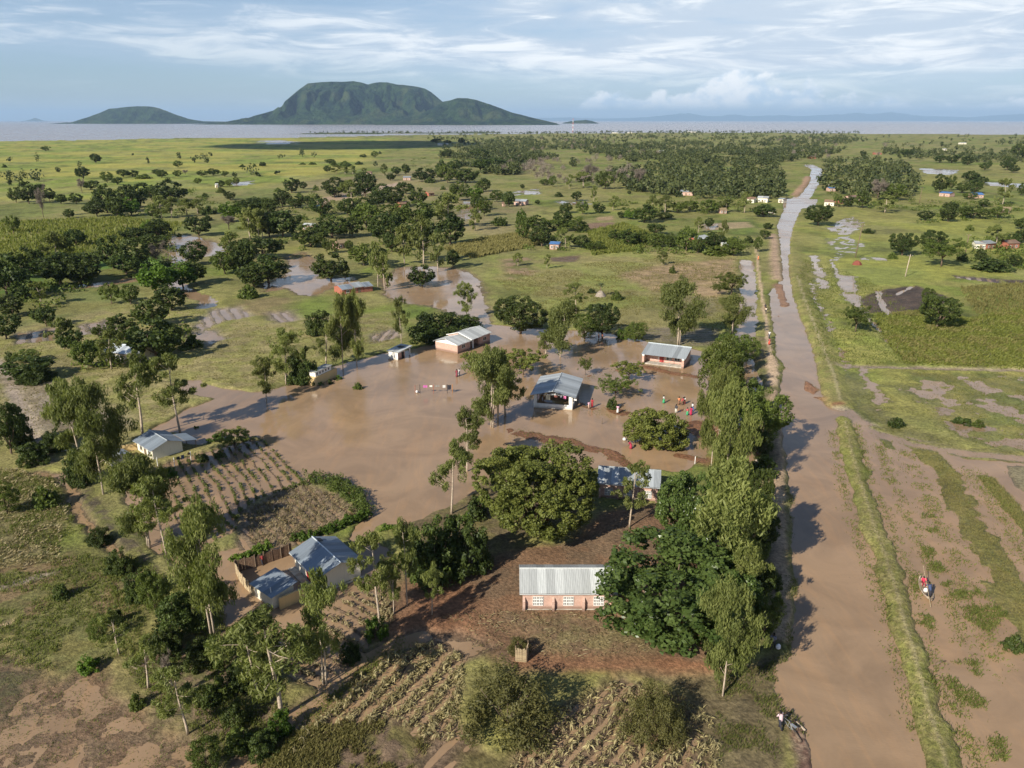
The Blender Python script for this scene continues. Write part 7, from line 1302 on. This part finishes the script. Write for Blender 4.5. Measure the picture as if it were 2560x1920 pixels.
for k, (poly, n, lab, grp, slab, nst) in enumerate(FIELDS):
    g = np.random.default_rng(90 + k); q = rand_in(poly, 6000, g); h, _, _ = eval_ground(q[:, 0], q[:, 1]); q, h = q[h > .06], h[h > .06]; order = np.argsort(q[:, 1] + g.normal(size=len(q)) * 9); keep = []
    for i in order:
        if all((q[i][0] - q[j][0]) ** 2 + (q[i][1] - q[j][1]) ** 2 > .3 for j in keep[-140:]): keep.append(i)
        if len(keep) >= n: break
    for i in keep:
        o = bpy.data.objects.new('maize_plant', MP[RT.randrange(len(MP))]); COL.objects.link(o); o.location = (q[i][0], q[i][1], h[i]); o.rotation_euler = (0, 0, RT.random() * 6.28); s = RT.uniform(.5, .85); o.scale = (s, s, s); tag(o, lab, 'maize plant', grp)
    rest = [i for i in range(len(q)) if i not in set(keep)][:nst]; blades('flattened_maize', slab, q[rest], .15, .42, .045, L_DRYM, 95 + k, 5, 1.2, .2)
blades('dry_stalks', 'dry maize stalks inside the hedge garden', rand_in([(610,1285),(690,1240),(760,1216),(850,1244),(905,1288),(790,1345),(640,1385)], 800, g5), .25, .6, .045, L_DRY, 97, 4, .7)
# low scrub under the groves, too thick to count
def scrub():
    g = np.random.default_rng(8); C = []; R = []
    for poly, n in (([(600,515),(900,470),(1050,500),(1150,560),(1160,610),(1000,660),(850,640),(640,620)], 190), ([(230,480),(500,470),(560,520),(500,545),(250,545)], 70), ([(250,600),(450,590),(480,680),(300,700)], 35), ([(0,640),(220,640),(260,720),(100,800),(0,800)], 60), ([(1290,560),(1460,540),(1480,630),(1300,630)], 50), ([(1520,600),(1860,600),(1860,640),(1600,640)], 80), ([(1450,505),(1900,495),(1920,530),(1600,545)], 90), ([(2270,510),(2560,505),(2560,560),(2300,560)], 70), ([(2430,600),(2600,600),(2600,680),(2420,670)], 60), ([(330,830),(480,830),(480,880),(250,930),(150,900)], 40), ([(1000,400),(1290,380),(1280,440),(1100,450)], 90), ([(2070,470),(2290,470),(2280,530),(2080,520)], 60)):
        q = rand_in(poly, n, g)
        for x, y in q:
            s = g.uniform(.9, 2.1)
            for j in range(3): C.append((x + g.normal() * s * .7, y + g.normal() * s * .7, s * .55)); R.append((s, s, s * .75))
    return leaf_cloud('undergrowth', C, R, 18, .8, .5, L_BROAD, 88, up=.5, shell=.5)
tag(link('undergrowth', scrub()), 'low green scrub under the groves', kind='stuff')
blades('mud_weeds', 'thin dark weeds scattered over the mud flat', rand_in([(-100,1660),(200,1690),(330,1770),(520,1860),(560,1950),(-100,1950)], 1000, g5), .06, .2, .05, L_GRASS, 21, 3, .8, .25, patch=.5, nscale=2.0)
blades('shore_grass', 'drowned grass and weeds along the water edges', np.concatenate([rand_in([(300,1090),(480,1000),(700,960),(980,870),(1230,780),(1500,800),(1800,860),(1980,860),(1990,1500),(1900,1960),(1300,1960),(1240,1290),(1000,1330),(920,1460),(500,1960),(-60,1960),(-60,1180)], 60000, g5), rand_in([(1980,700),(2200,720),(2640,900),(2640,1960),(2020,1960)], 34000, g5)]), .06, .24, .05, L_GRASS, 22, 3, .6, .12, zmin=-.09, zmax=.05, patch=.42, nscale=1.2)
blades('maize_crop', 'yellowing maize patches in the field east of the canal', rand_in([(2190,792),(2300,780),(2420,802),(2560,775),(2660,772),(2660,928),(2270,913),(2236,880)], 3200, g5), .45, .95, .12, L_TUSS, 23, 4, .8, .25, patch=.5, nscale=5)
blades('drowned_grass', 'thin drowned grass in long streaks through the flooded marsh', np.concatenate([along([(2262,1130),(2330,1270),(2400,1420),(2460,1560),(2500,1700)], 1500, .7, g5), along([(2430,1175),(2500,1290),(2580,1420)], 700, .8, g5), along([(2330,1700),(2400,1800),(2450,1930)], 450, .6, g5), along([(2195,1105),(2240,1230),(2300,1360),(2370,1500),(2420,1640)], 1100, .5, g5), along([(2140,1060),(2175,1190),(2235,1330),(2275,1440),(2310,1560),(2350,1700),(2400,1840)], 900, .35, g5), along([(2080,1080),(2100,1190),(2140,1330),(2200,1500),(2240,1660),(2290,1840)], 900, .4, g5)]), .22, .45, .045, L_GRASS, 24, 3, .6, .15, patch=.38, nscale=1.5)
# ------------------------------------------------------------------ the air
def build_haze():
    m = bpy.data.materials.new('air'); m.use_nodes = True; k = NT(m.node_tree); k.n.clear()
    out = k.new('ShaderNodeOutputMaterial'); v = k.new('ShaderNodeVolumePrincipled')
    v.inputs['Color'].default_value = (0.50, 0.72, 1.0, 1); v.inputs['Density'].default_value = 2.7e-5; v.inputs['Anisotropy'].default_value = 0.0
    k.l.new(v.outputs[0], out.inputs['Volume'])
    o = MB().box(-111000, 111000, -300, 93000, -4, 990).build('haze', m); tag(o, 'pale blue haze in the air over the plain', kind='stuff')
build_haze()
